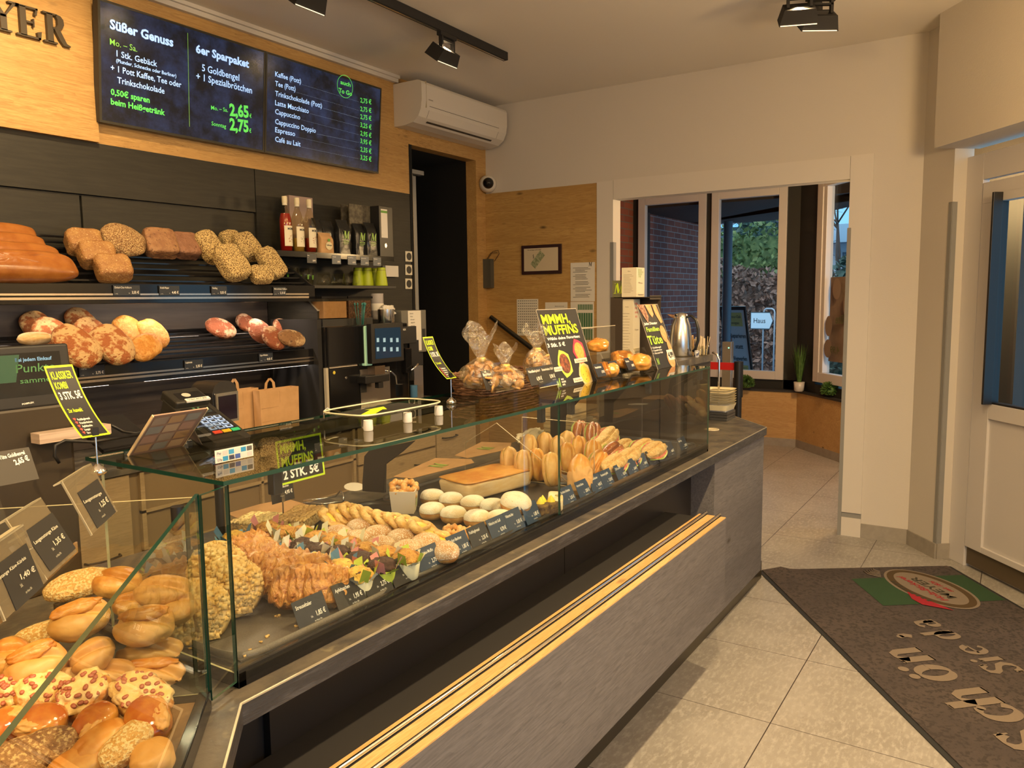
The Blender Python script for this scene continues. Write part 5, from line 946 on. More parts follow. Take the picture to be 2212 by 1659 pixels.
# rings: churro like crullers, in the carton and loose
def cruller():
    q = MB(); q.grid(lambda u, v: ((.021+.010*math.cos(v*6.283))*math.cos(u*6.283)*(1+.06*math.cos(u*8*6.283+v*6.28)), (.021+.010*math.cos(v*6.283))*math.sin(u*6.283)*(1+.06*math.cos(u*8*6.283+v*6.28)), .010*math.sin(v*6.283)*(1+.3*math.cos(u*8*6.283))), 64, 14, wu=True, wv=True, flip=True); return q.build('cruller', mat('cruller_glazed', (.66, .30, .07), .3, c2=(.74, .44, .16), scale=30, coat=.4))
K = Kind(cruller)
cb = grp(874, 1104, ZB); CMX = TR(cb[0], cb[1], ZB)@RZ(.55)
e = empty('snack_carton', 'white snack carton with green M holding glazed crullers', 'carton', M=CMX); q = MB(); w0, w1, h = .034, .040, .072; V = [(-w0, -w0, 0), (w0, -w0, 0), (w0, w0, 0), (-w0, w0, 0), (-w1, -w1, h), (w1, -w1, h), (w1, w1, h), (-w1, w1, h)]; t_ = .93
V2 = [(x*t_, y*t_, z+.001*(z < .01)) for x, y, z in V]; q.add(V+V2, [(0, 1, 5, 4), (1, 2, 6, 5), (2, 3, 7, 6), (3, 0, 4, 7), (3, 2, 1, 0), (8, 12, 13, 9), (9, 13, 14, 10), (10, 14, 15, 11), (11, 15, 12, 8), (8, 9, 10, 11), (4, 5, 13, 12), (5, 6, 14, 13), (6, 7, 15, 14), (7, 4, 12, 15)]); q.build('carton', mat('carton_white', (.72, .62, .50), .6), e)
q = MB(M=frame((-.016, -w0-.0035, .012), (1, 0, 0), (0, -.08, 1))); serif_M(q, 0, .004, .030); q.build('logo', MG, e)
c3 = (CMX@np.array((0, 0, h-.004, 1)))[:3]
for dx, dy, dz, f, lb in ((-.018, .008, .010, 40, 'cruller standing in the carton, left one'), (.020, -.006, .010, 62, 'cruller lying in the carton, right one'), (0, -.012, -.012, 70, 'cruller deeper inside the carton'), (.0, .018, -.02, 60, 'cruller at the bottom back of the carton')): K.put(leanM(c3+np.array((dx, dy, dz)), f, .3, dx*40, 1.0), lb, 'pastry', 'glazed crullers')
for px, py, lb in ((980, 1146, 'loose glazed cruller before the powdered doughnuts, left'), (1013, 1152, 'loose glazed cruller right of its twin, above the cards')): K.put(leanM(grp(px, py, ZB+.014), 80, .2, 0, 1.0), lb, 'pastry', 'glazed crullers')
slab('custard_slab', 'large flat baked custard slab on its grey tray', 1050, 1040, .965, .155, .085, .030, mat('slab_pale', (.74, .52, .26), .6, c2=(.80, .62, .38), scale=20, stretch=(1, 1, 4)), None, -.18, n=0)
q = MB(); p = grp(1050, 1040, .965); blob(.154, .084, .004, e1=.3, e2=.22, noise=.05, flat=-.9, M=TR(0, 0, .029), mb=q); o = q.build('browned_top', mat('slab_top', (.58, .22, .04), .35, c2=(.70, .34, .07), scale=14, pos=(.4, .6), bump=.6, bscale=50, coat=.3)); o.parent = [x for x in bpy.data.objects if x.name == 'custard_slab'][0]
# cream slices
e = slab('cream_slice', 'chocolate slice topped with yellow egg liqueur cream stars', 1178, 1097, ZB+.018, .045, .028, .018, mat('choc_sponge', (.07, .035, .02), .8, c2=(.2, .12, .03), scale=60, bump=1, bscale=120), None, -.3, n=0)
q = MB()
for k, (x, y) in enumerate(((-.02, 0), (.02, -.005), (0, .012))): q.lathe([(.014, 0), (.012, .006), (.007, .014), (.001, .022)], 8, M=TR(x, y, .016))
q.build('cream', mat('cream_yellow', (.80, .62, .05), .3), e)
e = slab('cream_slice', 'cream slice topped with a cucumber green nut round', 1200, 1082, ZB+.020, .060, .024, .020, mat('cream_pale', (.78, .70, .48), .5, c2=(.7, .5, .2), scale=20, stretch=(1, 1, 5)), None, .5, n=0); q = MB(); q.lathe([(.010, 0), (.010, .003)], 20, M=TR(-.01, -.008, .019)); q.build('garnish', mat('garnish_green', (.28, .26, .05), .5), e)
# ---------------------------------------------------------------- filled rolls
BUN = mat('roll_light', (.62, .32, .075), .45, c2=(.72, .46, .17), scale=16, pos=(.35, .65), bump=.6, bscale=50); BUNB = mat('roll_golden', (.55, .22, .03), .35, c2=(.66, .37, .09), scale=18, bump=.4, bscale=60); LYE = mat('lye_roll', (.30, .075, .015), .3, c2=(.42, .15, .03), scale=16, bump=.6, bscale=60, c3=(.8, .66, .4), s3=150, p3=(.64, .68), coat=.4)
HAM = mat('ham_pink', (.72, .36, .26), .4); LETT = mat('lettuce', (.30, .42, .06), .5, c2=(.52, .58, .20), scale=60); CHEE = mat('cheese', (.82, .62, .14), .4); SAL = mat('salami', (.42, .07, .04), .4, c2=(.66, .3, .22), scale=120)
def split_roll(m, fill, L=.062, nm='filled_roll'):
    def mk():
        e = empty(nm); cut = lambda P: P
        def groove(P): 
            P[..., 2] -= .010*np.exp(-(P[..., 1]/.004)**2)*(P[..., 2] > 0); return P
        blob(L, .034, .026, e1=.9, e2=.85, noise=.04, ns=2, flat=-.15, seed=3, mod=groove, nu=56, nv=32, M=TR(0, 0, .006)).build('top_half', m, e)
        blob(L*.97, .033, .022, e1=.9, e2=.85, noise=.04, ns=2, flat=-.8, seed=5, nu=40, nv=20, M=TR(0, 0, -.010)@SCL(1, 1, .8)).build('bottom_half', m, e)
        for k, (nn, mm, R, z) in enumerate(fill):
            q = MB(); q.grid(lambda u, v: (L*.98*math.cos(u*6.283)*(1-v*.9), (.037)*math.sin(u*6.283)*(1-v*.9)*R, z+.003*math.sin(u*31+k)*(1-v)), 48, 4, wu=True); q.build(nn, mm, e)
        return e
    return Kind(mk)
F0 = split_roll(BUN, [('cheese_slice', CHEE, .95, .001)]); F1 = split_roll(BUNB, [('ham_slice', HAM, 1.12, .000), ('lettuce_leaf', LETT, 1.02, .004)]); F2 = split_roll(LYE, [('lettuce_leaf', LETT, 1.15, .001), ('salami_slice', SAL, 1.0, .004)]); F3 = split_roll(mat('baguette_seeded', (.62, .36, .12), .5, c2=(.76, .56, .26), scale=60, bump=1.5, bscale=160), [('lettuce_leaf', LETT, 1.35, .001), ('salami_slice', SAL, 1.2, .004), ('cheese_slice', CHEE, 1.1, -.003)], L=.075)
ROLLS = [(F0, 1100, 1000, 1.0, 20, .15, 1.25, 'leftmost upright filled roll in the front row'), (F0, 1130, 1008, 1.0, 20, .15, 1.25, 'second upright filled roll from the left, front row'), (F1, 1159, 1004, 1.0, 20, .15, 1.25, 'third upright filled roll from the left, front row'), (F0, 1191, 1014, 1.0, 20, .15, 1.25, 'fourth upright filled roll behind the plexiglass slant'), (F1, 1224, 990, 1.01, 22, .2, 1.2, 'upright roll with pink ham showing at its side'),
    (F0, 1142, 968, 1.0, 30, .2, 1.1, 'leftmost filled roll of the second row'), (F0, 1178, 964, 1.0, 30, .2, 1.15, 'filled roll second in the second row'), (F0, 1206, 972, 1.0, 30, .2, 1.1, 'filled roll in the second row behind the ham roll'), (F0, 1226, 960, 1.0, 30, .2, 1.1, 'filled roll further right in the second row'), (F1, 1250, 972, 1.0, 30, .3, 1.1, 'golden filled roll in the second row middle'), (F1, 1280, 980, 1.0, 35, .4, 1.0, 'golden filled roll right of the second row'),
    (F2, 1252, 937, 1.03, 30, .5, 1.2, 'glossy brown lye roll with salt, hindmost left'), (F2, 1281, 940, 1.03, 35, .5, 1.15, 'glossy brown lye roll with salt beside the first'), (F3, 1312, 946, 1.02, 45, .4, .5, 'lye stick with layered filling at the back right'), (F3, 1300, 962, 1.0, 50, .4, .4, 'seeded filled baguette in the middle of the heap'), (F2, 1322, 977, 1.0, 50, .4, .4, 'brown filled roll above the seeded baguettes'), (F1, 1290, 1000, .99, 40, .4, .7, 'filled roll right of the paper wrapped one'),
    (F3, 1326, 1003, .985, 60, .4, .35, 'front seeded baguette with lettuce and salami'), (F3, 1356, 990, .985, 60, .4, .35, 'seeded baguette with yellow cheese behind the blue cards'), (F3, 1388, 968, .985, 60, .45, .35, 'seeded baguette left of the pair at the far end'), (F3, 1412, 975, .985, 60, .45, .35, 'last seeded baguette at the far right'), (F3, 1345, 968, .98, 60, .4, .3, 'pale wrap roll between the heap and the far pair')]
for k, px, py, z, f, yw, sp, lb in ROLLS: k.put(leanM(grp(px, py, z), f, yw, sp, 1.0), lb, 'filled roll', 'filled rolls')
e = empty('wrapped_roll', 'large roll half wrapped in kraft paper at the front', 'filled roll', M=leanM(grp(1252, 1022, 1.0), 22, .25, 1.1, 1.15)); blob(.060, .036, .028, noise=.03, seed=8).build('roll', BUNB, e); blob(.058, .039, .031, noise=.10, ns=4, seed=9, e1=.7, M=TR(-.018, -.002, 0)@SCL(.9, 1, 1)).build('paper_sleeve', mat('sleeve_kraft', (.56, .30, .10), .7, c2=(.62, .38, .16), scale=14, bump=.5, bscale=25), e)
# plexiglass dividers
e = empty('plexiglass_divider', 'clear folded plexiglass divider with bright edges before the rolls', 'divider')
XB = at(1240, 1055, 2, .94)[0]
def plexi_poly(X, px, par):
    o = poly_x('sheet', X, px, .003, PLEXI, par); P = [at(a, b, 0, X) for a, b in px]; MB().tube([(X, p[1], p[2]) for p in P]+[(X, P[0][1], P[0][2])], .0014, 6).build('sheet_edge', PLEXE, par)
plexi_poly(XB, [(1240, 1052), (1073, 914), (1005, 956), (1005, 1020)], e)
e = empty('plexiglass_divider', 'second clear upright plexiglass divider right of the paper wrapped roll', 'divider'); plexi_poly(2.463, [(1284, 1040), (1283, 922), (1273, 914), (1128, 901), (1128, 990)], e)
# price cards along the front edge
def pcard(px, py, name, price, m=CARD2, w=.084, label=None, small='im Haus Stk.', h=.062):
    p = at(px, py, 1, 1.186); p[2] = max(p[2], .9365); M = frame((p[0], 1.186, p[2]), (1, 0, 0), (0, .42, .91)); card(None, M, w, h, m, label or 'price card reading %s %s euro on the case front edge' % (name, price), 'price card', [(name, .006, h-.018, .0085, dict(xs=.72, bold=.012)), (price+' €', w-.007, .018, .0105, dict(align='r', xs=.72, bold=.02)), ('Stk.', w-.048, .018, .0045, dict(xs=.7)), (small, w-.042, .008, .0038, dict(xs=.8))], 'price cards in the display case')
for a in ((650, 1373, 'Streuseltaler', '1,85', CARD), (735, 1332, 'Apfeltaschen', '1,95', CARDB), (797, 1303, 'Vanille-Muffin', '2,75', CARDB), (854, 1275, 'Schoko-Muffin', '2,75', CARDB), (912, 1246, 'Spekulatius-Muffin', '2,75', CARD2), (980, 1214, 'Zucker-Berliner', '1,85', CARD2), (1024, 1191, 'Puddingbrezel', '2,35', CARD), (1066, 1172, 'Viktoria mit Guß', '0,70', CARD2), (1102, 1153, 'Viktoria 8er', '5,05', CARD2), (1140, 1135, 'Pflaumis', '1,85', CARD2), (1221, 1097, 'Eierlikör-Schnitte', '2,65', CARD2), (1255, 1081, 'Herren-Sahne', '2,85', CARD2), (1283, 1067, 'Innviertel-Becher', '4,45', CARD2), (1307, 1056, 'Roastbeef gefüllt', '5,20', CARD2), (1338, 1042, 'ZB-Roulette', '4,20', CARD2), (1362, 1030, 'MK-Pute', '3,40', CARD2), (1385, 1018, 'MK-Salami', '3,40', CARD2), (1406, 1008, 'MK-Gouda', '3,20', CARD), (1426, 999, 'MK-Ei', '2,20', CARD), (1445, 990, 'Lachs-Ei', '4,60', CARD), (1474, 977, 'Mini-Pizza', '2,95', CARD)): pcard(*a)
# crumbs and loose bits on the grey tray
q = MB(); 
for px, py in ((596, 1332), (562, 1388), (576, 1374), (604, 1330), (640, 1352), (540, 1402), (527, 1418)): bits(q, 2, .004, .9365, .004, px, M=TR(*(grp(px, py, .9365)*np.array((1, 1, 0)))))
o = q.build('crumbs', CRUMB); o['kind'] = 'stuff'; tag(o, 'loose pale crumbs on the grey tray', 'crumbs')
# spiked price card for the crumble cake
e = empty('spiked_price_card', 'black price card for crumble cake held up by a metal spike', 'price card'); s0 = grp(612, 1112, .95); xx = s0[0]; p1 = at(584, 1080, 0, xx); t1 = at(613, 1082, 1, s0[1]); 
MB().cyl((xx, s0[1], .94), (xx, s0[1], t1[2]), .0022).build('spike', STEEL, e); MB().box(xx-.006, s0[1]-.004, t1[2]-.002, xx+.006, s0[1]+.004, t1[2]+.016).prism([(-.009, .016), (.009, .016), (0, .032)], -.001, .001, M=frame((xx, s0[1], t1[2]), (1, 0, 0), (0, 0, 1))).build('clamp', STEEL, e)
M = frame((xx-.035, s0[1]+.006, t1[2]-.004), (1, 0, 0), (0, .12, 1)); MB().box(0, 0, -.001, .088, .055, 0, M=M).build('card', CARDB, e); q = MB(M=M); text(q, 'Butterstreuselkuchen', .004, .043, .007, w=.066, z=.0006, bold=.02); text(q, '4,95 €', .082, .022, .011, z=.0006, align='r', bold=.03, xs=.75); text(q, 'Stk.', .036, .022, .005, z=.0006); q.build('lettering', WHITEI, e)
# ---------------------------------------------------------------- things standing on the glass top
ZG1 = ZT+.0085
def curved_card(label, cat, base, bl, br, tl, tr, dy, lines, name='card_on_stand', bulge=.012, w=.085, h=.18, hearts=True):
    """card clipped to a chrome stand, bowed and leaning back"""
    x, y = base; e = empty(name, label, cat, (x, y, ZG1)); zc = at(bl[0]/2+br[0]/2, bl[1]/2+br[1]/2, 0, x)[2]-ZG1
    MB().lathe([(.001, 0), (.014, .001), (.016, .006), (.013, .011), (.003, .020)], 24).build('foot', CHROME, e); MB().cyl((0, 0, .015), (0, 0, zc), .0018).build('rod', CHROME, e); MB().box(-.006, -.002, zc-.006, .006, .004, zc+.012, M=RX(-.3)@RX(.3)).build('clip', BLACK, e)
    B = np.array((at(bl[0], bl[1], 1, y)[0]+at(br[0], br[1], 1, y)[0], 0, 0))/2; yt = y+dy; p = at(tl[0]/2+tr[0]/2, tl[1]/2+tr[1]/2, 0, x); T = np.array((x, p[1], p[2]))-np.array((x, y, ZG1)); Bv = np.array((0, -.004, zc-.004)); up = T-Bv; hh = np.linalg.norm(up); up /= hh; nn = np.cross((1., 0, 0), up)
    wb = at(br[0], br[1], 1, y)[0]-at(bl[0], bl[1], 1, y)[0]
    def warp(q, extra=0):
        out = []
        for a in q.v: s = a[1]/h; out.append((Bv+np.array((1., 0, 0))*(a[0]-w/2)*wb/w+up*s*hh+nn*(bulge*4*s*(1-s)*-1+a[2]+extra)).tolist())
        q.v = out; return q
    q = MB(); q.grid(lambda u, v: (u*w, v*h, 0), 2, 12, sm=True); warp(q).build('card', LIME, e); q = MB(); q.grid(lambda u, v: (.005+u*(w-.010), .005+v*(h-.010), 0), 2, 12); warp(q, .0006).build('card_face', CARDB, e)
    for nm, m, L in (('lettering_lime', LIME, [l for l in lines if l[4] == 'l']), ('lettering_white', WHITEI, [l for l in lines if l[4] == 'w'])):
        q = MB()
        for t, tx, ty, s, _, tw in L: text(q, t, tx, ty, s, w=tw, bold=.025)
        for k, f in enumerate(q.f): pass
        warp(q, .0012).build(nm, m, e)
    if hearts:
        q = MB()
        for k in range(5): yy = .048-k*.0095; q.add([(.016, yy, 0), (.020, yy+.005, 0), (.0185, yy+.008, 0), (.016, yy+.0065, 0), (.0135, yy+.008, 0), (.012, yy+.005, 0)], [(0, 1, 2, 3, 4, 5)])
        warp(q, .0012).build('hearts', mat('heart_red', (.70, .08, .06), .5), e)
    return e
KL = [('KLASSIKER', .010, .150, .017, 'l', .062), ('KOMBI', .010, .128, .016, 'l', .036), ('3 STK. 5€', .010, .103, .018, 'w', .064), ('Zur Auswahl:', .012, .070, .010, 'l', .042)]+[(t, .023, .0475-k*.0095, .0058, 'w', tw) for k, (t, tw) in enumerate((('Puddingbrezel', .036), ('Franzbrötchen', .037), ('Apfeltasche', .030), ('Laugencroissant', .040), ('Streuseltaler', .032)))]
curved_card('lime bordered price sign on chrome stand, close at the left', 'price sign', tuple(at(212, 1025, 2, ZG1)[:2]), (177, 945), (238, 930), (88, 795), (163, 783), .12, KL); curved_card('lime bordered price sign on chrome stand, before the dark doorway', 'price sign', tuple(at(975, 872, 2, ZG1)[:2]), (963, 819), (984, 810), (912, 732), (936, 723), .09, KL)
# big posters
def poster(name, label, px, w, h, up, z=ZG1):
    p = at(*px, 2, z); M = frame(p, (1, 0, 0), up); e = empty(name, label, 'poster', M=M); MB().box(0, 0, -.003, w, h, -.0005).build('holder', PLEXI, e); MB().box(0, 0, -.0005, w, h, 0).build('sheet', CARDB, e)
    MB().box(0, -.002, -.0015, .0015, h, .001).box(w-.0015, -.002, -.0015, w, h, .001).box(0, h-.002, -.0015, w, h, .001).build('holder_edge', mat('clear_edge', (.45, .40, .33), .2), e); MB().box(0, 0, -.06, w, .002, 0, M=RX(.32)).build('holder_foot', PLEXI, e); return M, e
M, e = poster('muffin_poster', 'black muffin poster with lime headline standing on the glass top', (1207, 840), .296, .288, (0, .091, .273)); q = MB()
tp(q, M, 'MMMH,', (1172, 700.5), (1232, 697), 21, bold=.03); tp(q, M, 'MUFFINS', (1177.5, 724.5), (1250, 719.5), 21, bold=.03); q.build('lettering_lime', mat('ink_lime_bright', (.60, .80, .02), .5), e); q = MB(); tp(q, M, 'Wähle deine Favoriten:', (1182, 736), (1253.5, 733), 6.5, bold=.03); tp(q, M, '3 Stk. 5 €', (1183, 751), (1221.5, 748.6), 8.5, bold=.04); q.build('lettering_white', WHITEI, e)
def pic(px, py, r, wcol, ccol, par, seed):
    x, y = loc(M, px, py); rs = np.random.RandomState(seed); q = MB(); n = 10; q.add([(x+(r*(1.25+.2*(k % 2)))*math.cos(k*2*math.pi/n), y+(r*(1.25+.2*(k % 2)))*math.sin(k*2*math.pi/n)*1.05, .001) for k in range(n)], [tuple(range(n))], 0)
    disc(q, x, y, r, r*1.02, .0014, 1); q.build('muffin_picture', [wcol, ccol], par)
pic(1251, 759, .034, mat('print_red', (.70, .04, .08), .5), mat('print_orange', (.66, .28, .05), .5, c2=(.75, .42, .10), scale=90), e, 1); pic(1220, 785.5, .036, mat('print_leaf', (.42, .55, .08), .5), mat('print_choc', (.08, .03, .02), .5, c2=(.35, .10, .04), scale=70), e, 2); pic(1264, 808, .034, mat('print_sand', (.66, .52, .25), .5), mat('print_vanilla', (.75, .50, .06), .5, c3=(.08, .02, .01), s3=110, p3=(.62, .66)), e, 3)
q = MB(); t = MB()
for (a, b, c, d), s in (((1240, 775, 1267, 783), 'Spekulatius'), ((1238, 817, 1257, 825), 'Vanille'), ((1196, 794, 1213, 801), 'Schoko')):
    x0, y0 = loc(M, a, (b+d)/2+1.5); x1, y1 = loc(M, c, (b+d)/2-1.5); q.add([(x0, y0-.008, .002), (x1, y0-.008, .002), (x1+.002, y0+.008, .002), (x0+.001, y0+.008, .002)], [(0, 1, 2, 3)]); text(t, s, (x0+x1)/2, y0-.004, .008, align='c', z=.0024, w=(x1-x0)*.8)
q.build('caption_strip', mat('strip_cream', (.72, .68, .52), .6), e); t.build('caption', BLACKI, e); q = MB(); x, y = loc(M, 1204, 838); serif_M(q, x, y+.002, .030, z=.001); q.build('logo', MG, e); q = MB(); text(q, 'MEINE', x+.04, y+.024, .006, z=.001, bold=.03); text(q, 'BÄCKEREI', x+.04, y+.014, .006, z=.001, bold=.03); text(q, 'MEYER', x+.04, y+.004, .006, z=.001, bold=.03); q.build('logo_text', WHITEI, e)
M, e = poster('family_bag_poster', 'dark family bag poster with 4,99 price near the vacuum jug', (1421, 798), .237, .298, (0, .102, .28)); q = MB(); tp(q, M, 'Familien', (1397, 717), (1424.5, 714), 10, bold=.04); tp(q, M, 'Tüte', (1402, 745), (1433, 741.5), 20, bold=.03); q.build('lettering_green', mat('ink_fresh', (.36, .55, .06), .5), e)
q = MB(); tp(q, M, 'Jeden Dienstag', (1391, 702.5), (1419.4, 699.6), 6, bold=.04)
for k, s in enumerate(('1 Goldbengel', '+ 1 Spezialbrötchen', '+ 1 Brot nach Wahl')): tp(q, M, s, (1407+k*2, 754+k*6), (1428+k*2, 752+k*6), 4, bold=.02)
q.build('lettering_white', WHITEI, e); q = MB()
for pts, i in (([(0, .298), (.075, .298), (.085, .24), (.06, .21), (.03, .25)], 0), ([(.085, .298), (.15, .298), (.15, .25), (.125, .235), (.105, .255)], 1), ([(.165, .298), (.21, .296), (.225, .21), (.20, .205), (.17, .25)], 1)): q.add([(a, b, .0015) for a, b in pts], [tuple(range(len(pts)))], i)
disc(q, .192, .155, .032, .040, .0015, 1); disc(q, .21, .085, .020, .045, .0015, 1); disc(q, .182, .035, .040, .040, .0013, 1); q.build('bread_picture', [mat('print_brown', (.16, .05, .03), .6, c2=(.5, .32, .2), scale=60), mat('print_loaf', (.62, .28, .10), .6, c2=(.72, .4, .2), scale=50)], e)
q = MB(); rect(q, .155, .03, .225, .078, .002); q.build('price_field', WHITEP, e); q = MB(); text(q, '4,99', .190, .042, .025, w=.06, align='c', z=.0026, bold=.05); q.build('price_digits', BLACKI, e); q = MB(); serif_M(q, .012, .02, .028, z=.0015); q.build('logo', MG, e)
# wicker basket with bagged biscuits
WICK = mat('wicker', (.10, .045, .022), .6, c2=(.18, .09, .045), scale=60)
bx0, bx1, by0, by1 = 2.03, 2.40, 1.40, 1.58; e = empty('wicker_basket', 'dark brown wicker basket holding bagged biscuits', 'basket', ((bx0+bx1)/2, (by0+by1)/2, ZG1)); w2, d2 = (bx1-bx0)/2, (by1-by0)/2
q = MB()
for k in range(7):
    z = .004+k*.0085; g = .88+.12*k/6
    q.tube([((math.copysign(abs(math.cos(a))**.45, math.cos(a)))*w2*g, (math.copysign(abs(math.sin(a))**.45, math.sin(a)))*d2*g, z+.0015*math.sin(a*22+k*3.14)) for a in np.linspace(0, 6.283, 97)[:-1]], .0044, 6, closed=True)
q.build('woven_side', WICK, e); q = MB()
for k in range(60):
    a = k*6.283/60; cx, sy = math.copysign(abs(math.cos(a))**.45, math.cos(a)), math.copysign(abs(math.sin(a))**.45, math.sin(a)); q.cyl((cx*w2*.88, sy*d2*.88, 0), (cx*w2*1.0, sy*d2*1.0, .066), .0022, n=5)
q.tube([((math.copysign(abs(math.cos(a))**.45, math.cos(a)))*w2*1.01, (math.copysign(abs(math.sin(a))**.45, math.sin(a)))*d2*1.01, .064+.002*math.sin(a*40)) for a in np.linspace(0, 6.283, 161)[:-1]], .0058, 6, closed=True); q.build('rim', WICK, e); MB().prism([(-w2*.86, -d2*.86), (w2*.86, -d2*.86), (w2*.86, d2*.86), (-w2*.86, d2*.86)], .002, .006).build('bottom', WICK, e)
def cello():
    m = bpy.data.materials.new('cellophane'); m.use_nodes = True; t = m.node_tree; t.nodes.clear(); tr_ = t.nodes.new('ShaderNodeBsdfTransparent'); tr_.inputs[0].default_value = (.95, .94, .90, 1); gl = t.nodes.new('ShaderNodeBsdfGlossy'); gl.inputs[0].default_value = (1, .97, .88, 1); gl.inputs['Roughness'].default_value = .12
    df = t.nodes.new('ShaderNodeBsdfTranslucent'); df.inputs[0].default_value = (.8, .76, .65, 1); tx = t.nodes.new('ShaderNodeTexCoord'); n = t.nodes.new('ShaderNodeTexNoise'); n.inputs['Scale'].default_value = 38; n.inputs['Detail'].default_value = 5; n.inputs['Distortion'].default_value = 1.5; t.links.new(tx.outputs['Object'], n.inputs[0]); bp = t.nodes.new('ShaderNodeBump'); bp.inputs['Strength'].default_value = 1; bp.inputs['Distance'].default_value = .02; t.links.new(n.outputs[0], bp.inputs['Height']); t.links.new(bp.outputs[0], gl.inputs['Normal'])
    m1 = t.nodes.new('ShaderNodeMixShader'); m1.inputs[0].default_value = .28; t.links.new(tr_.outputs[0], m1.inputs[1]); t.links.new(gl.outputs[0], m1.inputs[2]); m2 = t.nodes.new('ShaderNodeMixShader'); m2.inputs[0].default_value = .07; t.links.new(m1.outputs[0], m2.inputs[1]); t.links.new(df.outputs[0], m2.inputs[2]); o = t.nodes.new('ShaderNodeOutputMaterial'); t.links.new(m2.outputs[0], o.inputs[0]); return m
CELLO = cello(); COOK = mat('biscuit', (.66, .38, .12), .6, c2=(.50, .22, .05), scale=30, bump=.5, bscale=60, c3=(.12, .04, .02), s3=40, p3=(.66, .70))
def cookbag(px, py, z, r, h, top, label, seed, tie=True, hs=1.0):
    p = at(px, py, 2, z); e = empty('biscuit_bag', label, 'biscuit bag', tuple(p), group='cellophane biscuit bags'); rs = np.random.RandomState(seed); q = MB()
    for k in range(46):
        a, rr, zz = rs.uniform(0, 6.283), r*.78*math.sqrt(rs.uniform(0, 1)), rs.uniform(.008, h*.85); f = math.sqrt(max(0, 1-(zz/h)**2)); c = np.array((rr*f*math.cos(a), rr*f*math.sin(a), zz)); M_ = TR(*c)@RZ(rs.uniform(0, 6))@RX(rs.uniform(0, 3)); q.lathe([(.001, -.003), (.015, -.003), (.016, 0), (.015, .003), (.001, .003)], 10, M=M_, cap=False)
    o = q.build('biscuits', COOK, e); o['kind'] = 'stuff'; q = MB()
    def fn(u, v):
        a = u*6.283; t = v; 
        if t < .6: s = t/.6; rad = r*math.sin(math.pi*(.12+.80*s))**.7; z_ = h*(s**1.1)
        else: s = (t-.6)/.4; rad = .012+top*s*.62; z_ = h+.004+top*s*(.9+.25*math.sin(a*3+seed))
        k = .22*fbm(np.array((math.cos(a)*2+seed, math.sin(a)*2, t*5)), 3); return (rad*(1+k)*math.cos(a), rad*(1+k)*math.sin(a)*(.8 if t < .6 else .55), z_*hs)
    q.grid(fn, 64, 30, wu=True); q.build('cellophane', CELLO, e)
    if tie: MB().lathe([(.014, h-.004), (.015, h+.003), (.013, h+.008)], 14, cap=False).build('tie', mat('tie_gold', (.6, .42, .10), .35, metal=.4), e)
    return e
cookbag(1040, 838, ZG1+.045, .075, .085, .10, 'large cellophane biscuit bag at the left of the basket', 3); cookbag(1092, 842, ZG1+.040, .065, .07, .06, 'cellophane biscuit bag in the middle of the basket', 5); cookbag(1160, 822, ZG1+.045, .058, .10, .075, 'cellophane biscuit bag with gold tie before the muffin poster', 8)
def double_card(label, bl, y, w, h, entries, zf):
    y = 1.30 if y > 1.35 else 1.25; x = at(*bl, 1, y)[0]; z = max(at(*bl, 1, y)[2], ZG1+.014); M = frame((x, y, z), (1, 0, 0), (0, .35, .94)); e = empty('biscuit_price_card', label, 'price card', M=M)
    MB().box(0, 0, -.001, w, h, 0).build('card', CARDB, e); q = MB()
    for i, (n, p) in enumerate(entries): text(q, n, .006+i*w/2, h-.017, .0085, z=.0006, w=w*.42, bold=.02); text(q, p+' €', (i+1)*w/2-.008, .014, .012, z=.0006, align='r', bold=.03, xs=.75); text(q, '100 g  ca. 3,93 €', (i+1)*w/2-.008, .006, .003, z=.0006, align='r')
    q.build('lettering', WHITEI, e); q = MB(); q.box(w*.25, -.012, -.002, w, h*.98, -.0012).box(w*.25, -.012, .001, w, h+.018, .0018); q.build('clear_holder', PLEXI, e); MB().box(w*.25, -.012, .0012, w, -.0105, .0022).build('holder_edge', PLEXE, e); M2 = np.linalg.inv(M)
    MB(M=M2).box(x+w*.25, y-.002, ZG1, x+w, y, z).box(x+w*.25, y, ZG1, x+w, y+.06, ZG1+.002).build('holder_foot', PLEXI, e); return e
double_card('black double card for chocolate and cinnamon butter biscuits', (1051, 843), 1.385, .165, .060, (('Butterkekse Schoko', '5,90'), ('Butterkekse Zimt', '5,90')), 0); double_card('black double card for vanilla crescents and glazed biscuits', (1148, 834), 1.33, .165, .058, (('Vanillekipferl', '6,90'), ('Butterkekse Guß', '5,90')), 0)
# brioche buns and their clear holders
for px, py, z, r, lb, sd in ((1292, 747, ZG1+.10, (.082, .045, .034), 'glossy plaited bun lying highest behind the muffin poster', 3), (1345, 778, ZG1+.055, (.085, .05, .042), 'large glossy milk bun behind the four clear tag holders', 4), (1383, 784, ZG1+.04, (.075, .05, .04), 'glossy milk bun at the right beside the family bag poster', 5), (1310, 800, ZG1+.03, (.07, .05, .035), 'scored milk bun low at the left behind the holders', 6)):
    p = at(px, py, 2, z); tag(blob(*r, e1=.9, e2=1, noise=.10, ns=1.8, seed=sd, flat=-.7, nu=48, nv=28).build('milk_bun', mat('milk_bun', (.62, .24, .035), .18, c2=(.72, .38, .08), scale=14, bump=.3, bscale=40, coat=.6), M=TR(*p)@RZ(.2)), lb, 'bun', 'glossy milk buns')
e = empty('bun_rack', 'low dark rack lifting the milk buns on the glass top', 'rack'); xa, xb = 2.86, 3.28; MB().box(xa, 1.43, ZG1+.012, xb, 1.58, ZG1+.018).build('board', BLACK, e)
for x in (xa, xb-.01): MB().box(x, 1.43, ZG1, x+.01, 1.58, ZG1+.012).build('foot', BLACK, e)
